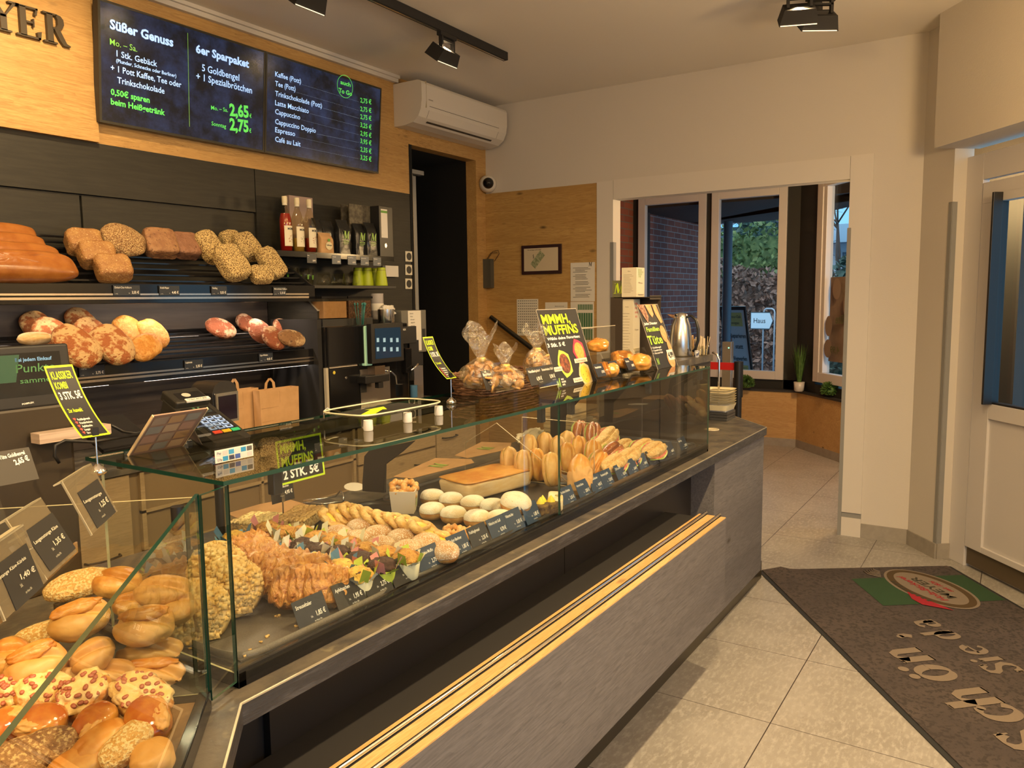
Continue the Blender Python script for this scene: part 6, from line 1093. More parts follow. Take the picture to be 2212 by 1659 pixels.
tag(MB().box(2.62, 1.588, ZG1, 3.36, 1.592, at(1300, 706, 1, 1.59)[2]).build('plexiglass_screen', [PLEXI]), 'clear upright plexiglass screen behind the milk buns', 'screen'); tag(MB().box(2.62, 1.587, at(1300, 706, 1, 1.59)[2], 3.36, 1.593, at(1300, 706, 1, 1.59)[2]+.003).build('screen_edge_strip', mat('edge_haze', (.62, .55, .40), .3)), 'pale top edge strip of the clear screen behind the buns', 'edge strip')
for bl, n, p, lb in (((1292, 815), 'Franzbrötchen', '1,70', 'leftmost of four clear holders, beside the muffin poster'), ((1324, 808), 'Nougat-Croissant', '2,20', 'second of four clear holders with dark price cards'), ((1358, 800), 'Rosine', '1,80', 'third of four clear holders with dark price cards'), ((1391, 794), 'Milchbrötchen', '1,20', 'rightmost of four clear holders, next to the family bag poster')):
    y = 1.30; o = at(*bl, 1, y); M = frame(o, (1, 0, 0), (0, .42, .9)); e = empty('tag_holder', lb, 'tag holder', M=M, group='clear tag holders'); MB().box(-.018, -.022, -.003, .092, .088, -.001).build('clear_sheet', glass('plexi_haze', (.82, .80, .75), 1.6), e); MB().box(0, 0, -.0008, .072, .052, .0004).build('card', CARD, e); q = MB(); text(q, n, .005, .034, .008, z=.001, w=.05 if len(n) > 7 else .03, bold=.02); text(q, p+' €', .067, .013, .010, z=.001, align='r', bold=.03, xs=.7); q.build('lettering', WHITEI, e)
    M2 = np.linalg.inv(M); MB(M=M2).box(o[0]-.018, y-.012, ZG1, o[0]+.092, y-.010, o[2]-.018).box(o[0]-.018, y-.012, ZG1, o[0]+.092, y+.05, ZG1+.002).build('holder_foot', PLEXI, e)
# coin dish on feet
e = empty('coin_dish', 'clear acrylic coin dish on white feet with lime arrow sheet', 'coin dish'); P = [at(*p, 2, ZG1+.035) for p in ((700, 893), (800, 864), (940, 878), (915, 862))]; x0, x1, y0, y1 = 1.37, 1.69, 1.30, 1.47; zz = ZG1+.027
q = MB(); n = 40; q.grid(lambda u, v: ((x0+x1)/2+math.copysign(abs(math.cos(u*6.283))**.4, math.cos(u*6.283))*(x1-x0)/2*(.92+.08*v), (y0+y1)/2+math.copysign(abs(math.sin(u*6.283))**.4, math.sin(u*6.283))*(y1-y0)/2*(.9+.1*v), zz+.008*v*v), 48, 3, wu=True); q.build('dish_rim', glass('acrylic_green', (.84, .86, .72), 1.8), e); q = MB(); q.tube([((x0+x1)/2+math.copysign(abs(math.cos(a))**.4, math.cos(a))*(x1-x0)/2, (y0+y1)/2+math.copysign(abs(math.sin(a))**.4, math.sin(a))*(y1-y0)/2, zz+.009) for a in np.linspace(0, 6.283, 61)[:-1]], .0022, 6, closed=True); q.build('rim_edge', mat('edge_cream', (.62, .60, .42), .3), e)
MB().box(x0+.03, y0+.02, zz-.002, x1-.03, y1-.02, zz).build('arrow_sheet', CARDB, e); q = MB(); M_ = frame((x0+.07, y0+.03, zz+.0012), (1, 0, 0), (0, 1, 0)); q.M = M_
q.M = M_@SCL(.8, .6, 1); q.add([(.0, .02, 0), (.11, .10, 0), (.12, .085, 0), (.165, .16, 0), (.07, .155, 0), (.085, .14, 0), (-.03, .06, 0)], [(0, 1, 2, 3, 4, 5, 6)]); q.build('arrow', LIME, e)
for dx, dy in ((.05, .05), (.5, .04), (.93, .08), (.5, .9)): x, y = x0+(x1-x0)*dx, y0+(y1-y0)*dy; MB().lathe([(.011, 0), (.012, .004), (.011, .025)], 20, M=TR(x, y, ZG1)).build('foot', mat('foot_white', (.72, .70, .68), .4), e); 
q = MB(); q.tube([at(p[0], p[1], 1, 1.47).tolist() for p in ((700, 905), (699, 888), (706, 882), (735, 890))], .002, 6); q.build('wire_handle', STEEL, e)
# ---------------------------------------------------------------- card terminal on its clear stand
A = at(350.6, 864, 0, 1.06); Bp = at(465, 958, 0, 1.06); Lv = Bp-A; LL = np.linalg.norm(Lv); Lv /= LL; Wd = .098; nrm = np.cross(Lv, (1., 0, 0)); nrm = nrm if nrm[2] > 0 else -nrm
M = np.eye(4); M[:3, 0] = (1, 0, 0); M[:3, 1] = -Lv; M[:3, 2] = np.cross((1., 0, 0), -Lv); M[:3, 3] = Bp; up_ = M[:3, 2][2] > 0
e = empty('card_terminal', 'black card payment terminal with blue keys on a clear stand', 'card terminal', M=M); TB1 = mat('terminal_black', (.018, .017, .014), .35)
MB().prism([(0, .004), (.006, 0), (Wd-.006, 0), (Wd, .004), (Wd, LL), (0, LL)], -.034, 0).build('body', TB1, e, bevel=.006, seg=3); MB().box(.004, LL-.045, -.01, Wd-.004, LL+.016, .016).build('reader_top', TB1, e, bevel=.005, seg=3)
MB().box(.02, LL-.035, .016, Wd-.012, LL-.005, .0165).build('reader_window', BLACKG, e); q = MB(); disc(q, .045, LL-.018, .011, .009, .0172); q.build('contactless_mark', mat('mark_grey', (.4, .38, .32), .5), e)
MB().box(.030, LL-.046, .013, Wd-.006, LL-.035, .0175).build('label_strip', WHITEP, e); q = MB(); text(q, 'CONTACTLESS', .034, LL-.044, .0065, z=.0178, w=.05, bold=.02); q.build('label_text', BLACKI, e)
MB().box(.012, .115, 0, Wd-.012, LL-.052, .0008).build('screen_frame', BLACKG, e); q = MB(); rect(q, .018, .122, Wd-.018, LL-.058, .0012); q.build('screen', mat('lcd', (.02, .03, .035), .15), e); q = MB(); serif_M(q, .036, .128, .022, z=.0016); q.build('screen_logo', mat('lcd_green', (.04, .10, .05), .5, emit=.3), e)
MB().box(.016, .030, 0, Wd-.008, .108, .0012).build('key_panel', BLACKG, e)
KB = mat('key_blue', (.22, .34, .62), .4, emit=.25)
for r_ in range(4):
    for c_ in range(3): o = MB().box(.022+c_*.021, .092-r_*.0145, .001, .040+c_*.021, .103-r_*.0145, .0035).build('key', KB if c_ < 3 else BLACK, e, bevel=.001); q = MB(); rect(q, .0265+c_*.021, .0945-r_*.0145, .0355+c_*.021, .1005-r_*.0145, .0038); q.build('key_face', BLACK, o)
for c_, (nm, col) in enumerate((('red', (.62, .06, .03)), ('yellow', (.65, .42, .02)), ('green', (.02, .32, .14)))): MB().box(.020+c_*.024, .031, .001, .041+c_*.024, .042, .004).build('%s_key' % nm, mat('key_'+nm, col, .35), e, bevel=.001)
MB().box(.014, -.002, -.020, Wd-.014, .02, -.012).build('card_slot', BLACKG, e)
e = empty('terminal_stand', 'clear angled stand with payment logos under the card terminal', 'stand'); so = at(465, 1003, 2, ZG1); st = at(464, 974, 0, so[0]); sw = at(547, 980, 1, so[1])[0]-so[0]; SM = frame(so, (1, 0, 0), (0, .02, 1)); hh = st[2]-so[2]
MB(M=SM).box(-.004, 0, -.002, sw+.004, hh+.004, 0).build('front_plate', PLEXI, e); q = MB(M=SM); rect(q, 0, .001, sw, hh, .0006); q.build('logo_strip', WHITEP, e)
cols = [(.55, .05, .02), (.45, .03, .05), (.03, .25, .5), (.5, .5, .5), (.35, .05, .12), (.1, .1, .1), (.05, .3, .55), (.02, .06, .3), (.05, .1, .35), (.5, .25, .05)]
for k in range(12): q = MB(M=SM); x = .003+(k % 6)*(sw-.004)/6; y = .003+(1-k//6)*(hh-.004)/2; c = cols[(k*3+k//6) % 10]; rect(q, x, y, x+(sw-.004)/6-.002, y+(hh-.004)/2-.002, .0009); q.build('logo_tile', mat('tile_%d' % (k % 10), c if k not in (0, 6, 3) else (.6, .6, .58), .4), e); 
q = MB(M=SM); text(q, 'VISA', .033, .0045, .006, z=.0012, w=.012, bold=.04); text(q, 'Pay', .005, .0175, .005, z=.0012, w=.009); text(q, 'G Pay', .005, .0045, .005, z=.0012, w=.011); q.build('logo_text', mat('ink_navy', (.02, .03, .12), .5), e)
a = np.array((so[0]-.004, so[1], so[2]+hh)); b_ = a+np.array((sw+.008, 0, 0)); c = np.array((A[0]+.1, A[1]+.02, A[2]-.045)); d = np.array((A[0]-.01, A[1]+.02, A[2]-.045)); q = MB(); n_ = np.array((0, 0, .002)); q.add([a, b_, c, d, a+n_, b_+n_, c+n_, d+n_], [(0, 3, 2, 1), (4, 5, 6, 7), (0, 1, 5, 4), (2, 3, 7, 6), (1, 2, 6, 5), (3, 0, 4, 7)]); q.build('slanted_plate', PLEXI, e)
q = MB(); po = at(278, 985, 2, ZG1); pt = at(332, 899, 0, po[0]); q.box(po[0], po[1]-.10, ZG1, po[0]+.12, po[1]+.02, ZG1+.002); q.build('base_plate', PLEXI, e)
pw = at(366, 962, 1, po[1])[0]-po[0]; PM = frame(po, (1, 0, 0), pt-po); ph = np.linalg.norm(pt-po); e2 = empty('banknote_board', 'clear slanted board filled with banknote and coin pictures', 'board', M=PM); MB().box(0, 0, -.003, pw+.03, ph, 0).build('board', mat('board_rose', (.34, .22, .16), .3), e2); MB().box(-.002, 0, -.004, 0, ph, .002).box(pw+.03, 0, -.004, pw+.032, ph, .002).build('board_edge', PLEXE, e2)
rs = np.random.RandomState(2)
for k in range(12): x, y = .006+(k % 3)*(pw+.02)/3, .008+(k//3)*(ph-.01)/4; M_ = PM; q = MB(); rect(q, x, y, x+(pw+.02)/3-.005, y+(ph-.01)/4-.006, -.0042 if False else .0006); q.build('note_picture', mat('note_%d' % (k % 5), ((.50, .32, .16), (.30, .30, .26), (.55, .40, .25), (.45, .28, .20), (.38, .30, .22))[k % 5], .6), e2)
# handheld scanner with display behind the terminal
sp = at(487, 868, 1, 1.78); e = empty('barcode_scanner', 'black arched barcode scanner with silver framed display', 'scanner', M=TR(sp[0], 1.78, sp[2])@RZ(.15)); q = MB(); pts = [(-.045, -.055), (.045, -.055), (.045, .028), (.036, .046), (.018, .055), (-.018, .055), (-.036, .046), (-.045, .028)]; q.prism(pts, 0, .08, M=frame((0, .08, 0), (1, 0, 0), (0, 0, 1))); q.build('housing', BLACK, e, bevel=.008, seg=3)
q = MB(M=frame((0, -.002, 0), (1, 0, 0), (0, 0, 1))); q.prism([(-.038, -.055), (.038, -.055), (.040, .026), (-.040, .026)], 0, .006); q.build('silver_bezel', STEEL, e, bevel=.003); q = MB(M=frame((0, -.0085, 0), (1, 0, 0), (0, 0, 1))); q.prism([(-.031, -.048), (.031, -.048), (.032, .018), (-.032, .018)], 0, .001); q.build('display', mat('display_violet', (.010, .006, .012), .15), e); MB().cyl((0, .04, -.055), (0, .04, .9+.001-sp[2]), .012).build('pole', BLACK, e); MB().lathe([(.05, 0), (.05, .01), (.02, .014)], 24, M=TR(0, .04, .901-sp[2])).build('foot', BLACK, e)
# ---------------------------------------------------------------- customer display, left
e = empty('customer_display', 'black customer display screen at the left edge by the till', 'display', M=frame(at(160, 872, 1, 1.95), (1, 0, 0), (0, .12, 1))); MD = np.array([[e.matrix_basis[i][j] for j in range(4)] for i in range(4)]); ytop = loc(MD, 140, 741)[1]; MB().box(-.36, 0, -.02, .005, ytop, 0).build('housing', BLACK, e, bevel=.006, seg=3); q = MB(); rect(q, -.345, .030, -.018, ytop-.018, .0008); q.build('screen', mat('screen_dim', (.004, .005, .006), .2, c2=(.01, .012, .014), scale=14), e)
q = MB(); tp(q, MD, 'Bei jedem Einkauf', (32, 782), (111, 775), 8, bold=.03, z=.002); q.build('lettering_blue', mat('screen_blue', (.12, .26, .42), .5, emit=.5), e); q = MB(); tp(q, MD, 'Punkte', (34, 806), (118, 800), 19, bold=.01, z=.002, shear=.1); tp(q, MD, 'sammeln', (43, 829), (125, 824), 12, bold=.01, z=.002); q.build('lettering_green', mat('screen_moss', (.05, .16, .05), .5, emit=.35), e)
q = MB(); a, b_ = loc(MD, -20, 770), loc(MD, 34, 826); q.add([(a[0], a[1], .002), (a[0]+.06, a[1], .002), (b_[0], b_[1], .002), (b_[0]-.045, b_[1], .002)], [(3, 2, 1, 0)]); q.build('green_stripe', mat('stripe_green', (.012, .06, .03), .5, emit=.2), e); q = MB(); tp(q, MD, 'POSIFLEX', (47, 875), (73, 870.5), 3.4, bold=.04, z=.002); q.build('maker_name', WHITEI, e)
e = empty('till_body', 'dark till housing under the customer display', 'till'); a0 = at(-40, 900, 1, 1.95)[0]; a1, z1 = at(66, 905, 1, 1.95)[0], at(60, 878, 1, 1.95)[2]; MB().box(.2, 1.95, .901, at(158, 900, 1, 1.95)[0], 2.05, z1).build('housing', mat('till_brown', (.040, .030, .018), .4), e, bevel=.01); q = MB(); q.box(at(66, 940, 1, 1.94)[0], 1.90, at(100, 958, 1, 1.9)[2], at(222, 940, 1, 1.94)[0], 1.94, at(100, 936, 1, 1.9)[2]); q.build('pale_ledge', mat('ledge_cream', (.55, .44, .36), .5, c2=(.4, .3, .24), scale=6, stretch=(1, 1, 30)), e); q = MB(); q.tube([at(x, y, 1, 1.93).tolist() for x, y in ((240, 918), (265, 932), (290, 936), (340, 928))], .004, 8); q.tube([at(x, y, 1, 1.88).tolist() for x, y in ((128, 1000), (118, 985), (120, 962), (140, 952), (200, 955), (300, 938))], .004, 8); q.build('cable', BLACK, e)
MB(M=frame(at(225, 975, 1, 1.9), (1, 0, 0), (0, 1, .45))).box(0, 0, -.01, .14, .16, 0).build('card_reader_arm', BLACK, e)
# ---------------------------------------------------------------- left display case along the slanting counter wing
XL_, YL_ = np.array((.715, .699, 0)), np.array((-.699, .715, 0)); XL_ /= np.linalg.norm(XL_); YL_ = np.array((-XL_[1], XL_[0], 0)); LC = np.array((.797, 1.141, 0))
LM = np.eye(4); LM[:3, 0] = -XL_; LM[:3, 1] = -YL_; LM[:3, 3] = LC      # local x along the front to the left, local y outwards
lc = empty('glass_display_case', 'foreground glass case full of bread rolls, cut by the left edge', 'display case')
def lpane(name, s0, i0, s1, i1, z0, z1, m=GLASS, em=GREEN_EDGE):
    a, c = LC-XL_*s0+YL_*i0, LC-XL_*s1+YL_*i1; return pane(name, a[0], a[1], c[0], c[1], z0, z1, m, em, lc)
lpane('front_pane', 0, .003, .95, .003, .91, ZT+.002); lpane('end_pane', -.002, .006, -.002, .50, .93, ZT-.004, em=PALE_EDGE)
q = MB(M=LM); q.box(0, -.018, .9, .95, .002, .935).box(-.004, -.70, .9, .014, -.018, .93); q.build('base_frame', BLACKG, lc, bevel=.0015); MB(M=LM).box(.015, -.70, .9, .95, -.02, .925).build('base_tray', mat('roll_tray', (.30, .17, .06), .5, c2=(.22, .12, .04), scale=5, stretch=(1, 12, 1)), lc)
q = MB(M=LM)
for k in range(8): q.box(.02, -.08-k*.08, .925, .95, -.10-k*.08, .932)
q.build('wooden_slats', OAKY, lc); cp = at(384, 1104, 2, ZT-.004); MB().cyl((cp[0]+.006, cp[1]+.01, ZT-.035), (cp[0]+.006, cp[1]+.01, ZT+.001), .010, n=20).build('pane_clip', BLACK, lc)
pane('filler_pane', LC[0]+.004, LC[1]+.003, TX0-.004, 1.163, .915, ZT-.002, par=lc)
# tag rail and the three clear tag holders hung over the front pane
def haze(name, c, f):
    m = glass(name, (.96, .93, .86), 1.5); t = m.node_tree; o = t.nodes['Material Output']; src = o.inputs[0].links[0].from_socket; d = t.nodes.new('ShaderNodeBsdfDiffuse'); d.inputs[0].default_value = (*c, 1); x = t.nodes.new('ShaderNodeMixShader'); x.inputs[0].default_value = f; t.links.new(src, x.inputs[1]); t.links.new(d.outputs[0], x.inputs[2]); t.links.new(x.outputs[0], o.inputs[0]); return m
HAZE = haze('haze_sheet', (.22, .18, .11), .55); RAILM = haze('rail_amber', (.50, .30, .12), .25)
o = MB(M=LM).box(.27, -.105, ZT-.004, .95, -.102, ZT+.010).build('tag_rail', RAILM); tag(o, 'amber tinted clear rail carrying the foreground tag holders', 'tag rail')
for BL, BR_, TLp, w, nm, pr, tb, pb, inner, lab in (((198, 1155), (253, 1102), (133, 1040), .128, 'Laugenstange', '1,25 €', ((180, 1089), (218, 1068)), ((217, 1097), (234, 1085)), ((165, 1063), (208, 1038), (252, 1105), (209, 1141)), 'blurred foreground price tag for a plain lye stick, 1,25 euro'),
        ((100, 1252), (163, 1187), (12, 1122), .127, 'Laugenstange Käse', '1,35 €', ((73, 1178), (124, 1141)), ((117, 1180), (139, 1163)), ((56, 1147), (112, 1106), (162, 1187), (101, 1238)), 'middle foreground price tag for a cheese lye stick, 1,35 euro'),
        ((10, 1340), (102, 1256), (-50, 1200), .117, 'Laugenstange Käse-Kürbis', '1,40 €', ((-25, 1270), (53, 1207)), ((43, 1253), (74, 1234)), ((-12, 1225), (45, 1180), (101, 1256), (38, 1318)), 'leftmost foreground price tag for a cheese pumpkin stick, 1,40 euro')):
    o_ = at(*BL, 2, 1.29); t_ = atn(*TLp, XL_, o_); Mh = frame(o_, XL_, t_-o_); h = np.linalg.norm(t_-o_); r_ = loc(Mh, *BR_)[0]
    e = empty('foreground_tag_holder', lab, 'price tag', M=Mh); MB().box(0, 0, -.002, r_, h, 0).build('clear_sheet', HAZE, e); MB().box(0, h-.002, -.012, r_, h, 0).box(0, -.001, -.002, .0015, h, .0006).build('folded_edge', mat('haze_edge', (.42, .38, .26), .3), e)
    pts = [loc(Mh, *p) for p in inner]; x0, x1, y0, y1 = (pts[0][0]+pts[3][0])/2, (pts[1][0]+pts[2][0])/2, (pts[2][1]+pts[3][1])/2, (pts[0][1]+pts[1][1])/2; MB().box(x0, y0, .0002, x1, y1, .0010).build('card', mat('card_foreground', (.030, .028, .024), .5), e)
    q = MB(); tp(q, Mh, nm, *tb, 9 if len(nm) < 15 else 10, z=.0016, bold=.02); tp(q, Mh, pr, *pb, 15, z=.0016, bold=.03); text(q, 'Stk.', (x0+x1)/2-.012, y0+.016, .004, z=.0016); text(q, 'im Haus Stk.', x0+.03, y0+.007, .003, z=.0016); q.build('lettering', mat('ink_cream', (.55, .52, .38), .6), e)
# tag seen further back on the till side
t0 = at(8, 1010, 1, 1.45); e = empty('roll_bag_tag', 'dark price tag for a bag of rolls, 2,65 euro', 'price tag', M=frame(at(-40, 1045, 1, 1.42), (1, 0, 0), (0, .45, .89))); MM = np.array([[e.matrix_basis[i][j] for j in range(4)] for i in range(4)]); xr, yt = loc(MM, 80, 1020)[0], loc(MM, 66, 965)[1]; MB().box(-.05, -.01, -.001, xr, yt, 0).build('card', mat('card_brown', (.030, .024, .016), .5), e); q = MB(); tp(q, MM, 'er Tüte Goldbengel', (-10, 996), (54, 981), 9, bold=.03, z=.001); tp(q, MM, '2,65 €', (33, 1005), (64, 994), 12, bold=.04, z=.001); q.build('lettering', WHITEI, e)
MB().box(0, -.14, -.002, .02, .0, -.001).build('tag_foot', PLEXI, e)
# rolls
def scored(P):
    P[..., 2] -= .008*np.exp(-((P[..., 1]+.3*P[..., 0])/.005)**2)*(P[..., 2] > 0); return P
WR = mat('roll_wheat', (.56, .27, .06), .42, c2=(.66, .40, .13), scale=11, pos=(.35, .65), bump=.3, bscale=30, c3=(.50, .22, .04), s3=18, p3=(.60, .72)); WR2 = mat('roll_wheat_gold', (.46, .17, .02), .35, c2=(.70, .40, .11), scale=14, pos=(.4, .6), bump=.6, bscale=50); WR3 = mat('roll_crust', (.54, .25, .05), .45, c2=(.66, .42, .15), scale=9, pos=(.38, .62), bump=.3, bscale=40)
CHB = mat('cheese_melt', (.76, .50, .17), .4, c2=(.82, .64, .34), scale=24, pos=(.4, .6), bump=1.5, bscale=50, c3=(.55, .22, .04), s3=30, p3=(.60, .68)); BAC = mat('bacon_cube', (.40, .12, .06), .4); GLZ = mat('glazed_lye', (.40, .10, .012), .15, c2=(.58, .26, .04), scale=14, pos=(.42, .6), bump=.5, bscale=60, coat=.6); SES = mat('roll_sesame', (.56, .30, .07), .6, c2=(.66, .42, .15), scale=60, bump=1.5, bscale=260, c3=(.74, .56, .26), s3=260, p3=(.50, .55)); SDK = mat('roll_seed_dark', (.20, .09, .03), .6, c2=(.32, .17, .06), scale=60, bump=1.5, bscale=220, c3=(.50, .34, .14), s3=240, p3=(.54, .60))
# crusty roll: lower body and raised golden flap along the cut
def kroll(m, w, h, seed, M, label, flap=True, name='wheat_roll', group='plain bread rolls'):
    e = empty(name, label, 'bread roll', M=M, group=group); blob(w, h, h*.72, e1=.9, e2=.95, noise=.05, ns=1.6, seed=seed, flat=-.75, mod=scored, nu=60, nv=34).build('crust', m, e)
    if flap: blob(w*.80, h*.36, h*.22, e1=.9, e2=.9, noise=.15, ns=2.5, seed=seed+1, flat=-.8, nu=48, nv=20, M=TR(0, h*.25, h*.58)@RX(.35)).build('split_ridge', WR2, e)
    return e
def rollM(px, py, z, spin=0, f=62, yaw=.75): return leanM(at(px, py, 2, z), f, yaw, spin, 1.22)
for i, (px, py, z, w, h, sp, f, m, fl, lb) in enumerate(((172, 1339, 1.06, .040, .030, .35, 60, WR, True, 'large pale roll with one long cut, behind the dark glass edge'), (314, 1352, 1.05, .040, .030, .1, 55, WR3, True, 'golden crusty roll with an open split beside the pane end'), (349, 1275, 1.06, .042, .026, .05, 60, WR, False, 'smooth pale roll lying on top at the right end'), (253, 1258, 1.06, .038, .028, -.1, 60, WR2, False, 'deep golden roll behind the tall pale one'),
        (76, 1434, 1.03, .036, .030, .4, 58, WR3, True, 'pale roll with a browned end at the left'), (200, 1418, 1.02, .030, .024, .8, 60, WR, False, 'small dark sided roll below the large pale one'), (22, 1420, 1.03, .026, .030, .3, 60, WR2, False, 'roll cut by the left edge of the photo'), (232, 1456, .99, .036, .022, 0, 70, WR, False, 'pale roll in the bottom layer, left one'), (330, 1454, .98, .044, .022, -.1, 70, WR, True, 'long pale scored roll in the bottom layer at the right'), (322, 1408, 1.0, .044, .022, .05, 65, WR, False, 'pale roll squeezed under the crusty one'), (134, 1452, 1.0, .034, .024, .3, 65, WR3, False, 'pale roll behind the cheese topped row'), (286, 1302, 1.04, .030, .02, .3, 65, WR2, False, 'golden roll wedged behind the crusty one'), (380, 1310, 1.03, .030, .03, .5, 60, WR, False, 'pale roll touching the end pane'))):
    kroll(m, w, h, i*3+2, rollM(px, py, z, sp, f), lb, fl)
for i, (px, py, z, w, h, sp, lb) in enumerate(((172, 1262, 1.06, .050, .026, .3, 'flat seed crusted roll at the back under the tags'), (95, 1370, 1.04, .045, .02, .4, 'seed crusted roll under the tag rail'))): tag(blob(w, h, h*.6, noise=.06, ns=2, seed=i+50, flat=-.7, nu=56, nv=30).build('seeded_roll', SES, M=rollM(px, py, z, sp)), lb, 'bread roll', 'seeded rolls')
def cheese(px, py, z, w, h, seed, lb):
    e = empty('cheese_roll', lb, 'bread roll', M=rollM(px, py, z, seed*.7, 62), group='cheese bacon rolls'); blob(w, h, h*.6, noise=.06, ns=2, seed=seed, flat=-.7, nu=40, nv=24).build('crust', WR2, e); blob(w*.96, h*.95, h*.55, noise=.16, ns=3, seed=seed+3, flat=-.1, nu=60, nv=32, M=TR(0, 0, h*.14)).build('melted_cheese', CHB, e)
    rs = np.random.RandomState(seed)
    q = MB()
    for k in range(26):
        a, r = rs.uniform(0, 6.28), math.sqrt(rs.uniform(0, .75)); x, y = w*r*math.cos(a), h*r*math.sin(a); blob(.0035*rs.uniform(.7, 1.4), .003, .0022, noise=.1, nu=8, nv=6, seed=k, mb=q, M=TR(x, y, h*.14+h*.60*math.sqrt(max(0, 1-r*r))**.9)@RZ(rs.uniform(0, 6)))
    o = q.build('bacon_bits', BAC, e); o['kind'] = 'stuff'
for px, py, z, w, h, s, lb in ((22, 1497, 1.0, .028, .026, 2, 'cheese bacon roll cut by the left photo edge'), (95, 1497, 1.0, .034, .028, 4, 'cheese bacon roll crossed by the dark glass edge'), (184, 1505, 1.0, .034, .030, 6, 'middle cheese bacon roll with brown ham bits'), (308, 1508, 1.0, .042, .028, 8, 'rightmost cheese bacon roll at the base frame')): cheese(px, py, z, w, h, s, lb)
for i, (px, py, z, w, h, lb) in enumerate(((92, 1562, .99, .028, .024, 'shiny brown lye bun in the front row, left'), (206, 1562, .99, .028, .022, 'shiny lye bun with a torn crust, middle of the front row'), (322, 1556, .99, .032, .026, 'shiny brown lye bun at the right end of the row'), (14, 1566, .99, .022, .022, 'shiny lye bun at the left photo edge'))):
    e = empty('lye_bun', lb, 'bread roll', M=rollM(px, py, z, i, 65), group='shiny lye buns'); blob(w, h, h*.75, noise=.05, ns=2, seed=i+70, flat=-.75, nu=48, nv=28).build('crust', GLZ, e); blob(w*.6, h*.45, h*.30, noise=.2, ns=3, seed=i+80, flat=-.5, M=TR(-w*.35, -h*.35, h*.42)).build('torn_crumb', WR, e)
for i, (px, py, z, w, h, sp, m, lb) in enumerate(((278, 1606, .98, .036, .020, .85, SES, 'sesame covered long roll at the bottom of the photo'), (212, 1606, .98, .034, .019, .8, WR2, 'golden long roll beside the sesame one'), (104, 1614, .98, .032, .022, .1, SDK, 'dark seeded roll low in the left corner'), (40, 1640, .98, .034, .024, .3, SDK, 'brown seeded roll in the bottom left corner'), (172, 1650, .965, .032, .02, .3, WR2, 'golden roll cut by the bottom photo edge'), (330, 1640, .965, .024, .024, .3, WR, 'pale roll below the shiny lye bun'))):
    tag(blob(w, h, h*.75, noise=.05, ns=2, seed=i+90, flat=-.75, nu=56, nv=30).build('long_roll', m, M=rollM(px, py, z, sp, 65)), lb, 'bread roll', 'front corner rolls')
o = MB(M=LM).box(.45, -.10, .935, .95, -.097, .985).box(.45, -.097, .984, .95, -.06, .986).build('clear_divider', glass('divider_smoke', (.80, .74, .62), 1.6)); tag(o, 'clear divider ledge in the bottom left corner before the rolls', 'divider')
# ---------------------------------------------------------------- back counter with drawers and the machines on it
bc = empty('back_counter', 'wooden back counter with drawers below the bread shelves', 'counter'); BY = 3.20
MB().box(-1.5, BY-.015, .872, 4.50, YB-.01, .898).build('worktop', SLATE, bc); MB().box(-1.5, BY+.02, .1, 4.49, YB-.01, .872).build('carcass', mat('carcass_wood', (.20, .14, .075), .6), bc)
for i, (x0, x1, z0, z1) in enumerate(((3.30, 4.02, .46, .63), (3.30, 4.02, .645, .865), (4.035, 4.48, .46, .865), (3.30, 4.48, .12, .45), (1.2, 1.9, .12, .865))):
    d = MB().box(x0, BY, z0, x1, BY+.018, z1).build('drawer_front', DRAWW, bc); xm, zm = x0+(x1-x0)*(.80 if i != 2 else .3), z0+(z1-z0)*.55
    MB().tube([(xm-.075, BY, zm), (xm-.07, BY-.022, zm), (xm, BY-.030, zm-.004), (xm+.07, BY-.022, zm), (xm+.075, BY, zm)], .005, 8).build('handle', MATT, d)
MB().box(1.95, BY, .12, 1.97, BY+.35, .865).box(3.26, BY, .12, 3.28, BY+.35, .865).box(1.95, BY, .50, 3.28, BY+.35, .515).box(1.95, BY, .68, 3.28, BY+.35, .692).box(2.6, BY, .12, 2.615, BY+.35, .865).build('open_shelf', DRAWW, bc)
for i, (x, z) in enumerate(((2.2, .693), (2.9, .693), (2.2, .516), (2.9, .516))): 
    q = MB()
    for k in range(4): q.add([(x-.22+.01*k, BY+.02, z+k*.007+.001), (x+.2-.01*k, BY+.02, z+k*.006+.002), (x+.2, BY+.3, z+k*.007+.003), (x-.2, BY+.3, z+k*.006+.001)], [(0, 1, 2, 3)])
    o = q.build('paper_sacks', KRAFT); tag(o, ['flat brown sacks in the upper left shelf slot', 'flat brown sacks in the upper right shelf slot', 'flat brown sacks in the lower left shelf slot', 'flat brown sacks in the lower right shelf slot'][i], 'paper sacks', 'flat paper sacks'); o['kind'] = 'stuff'
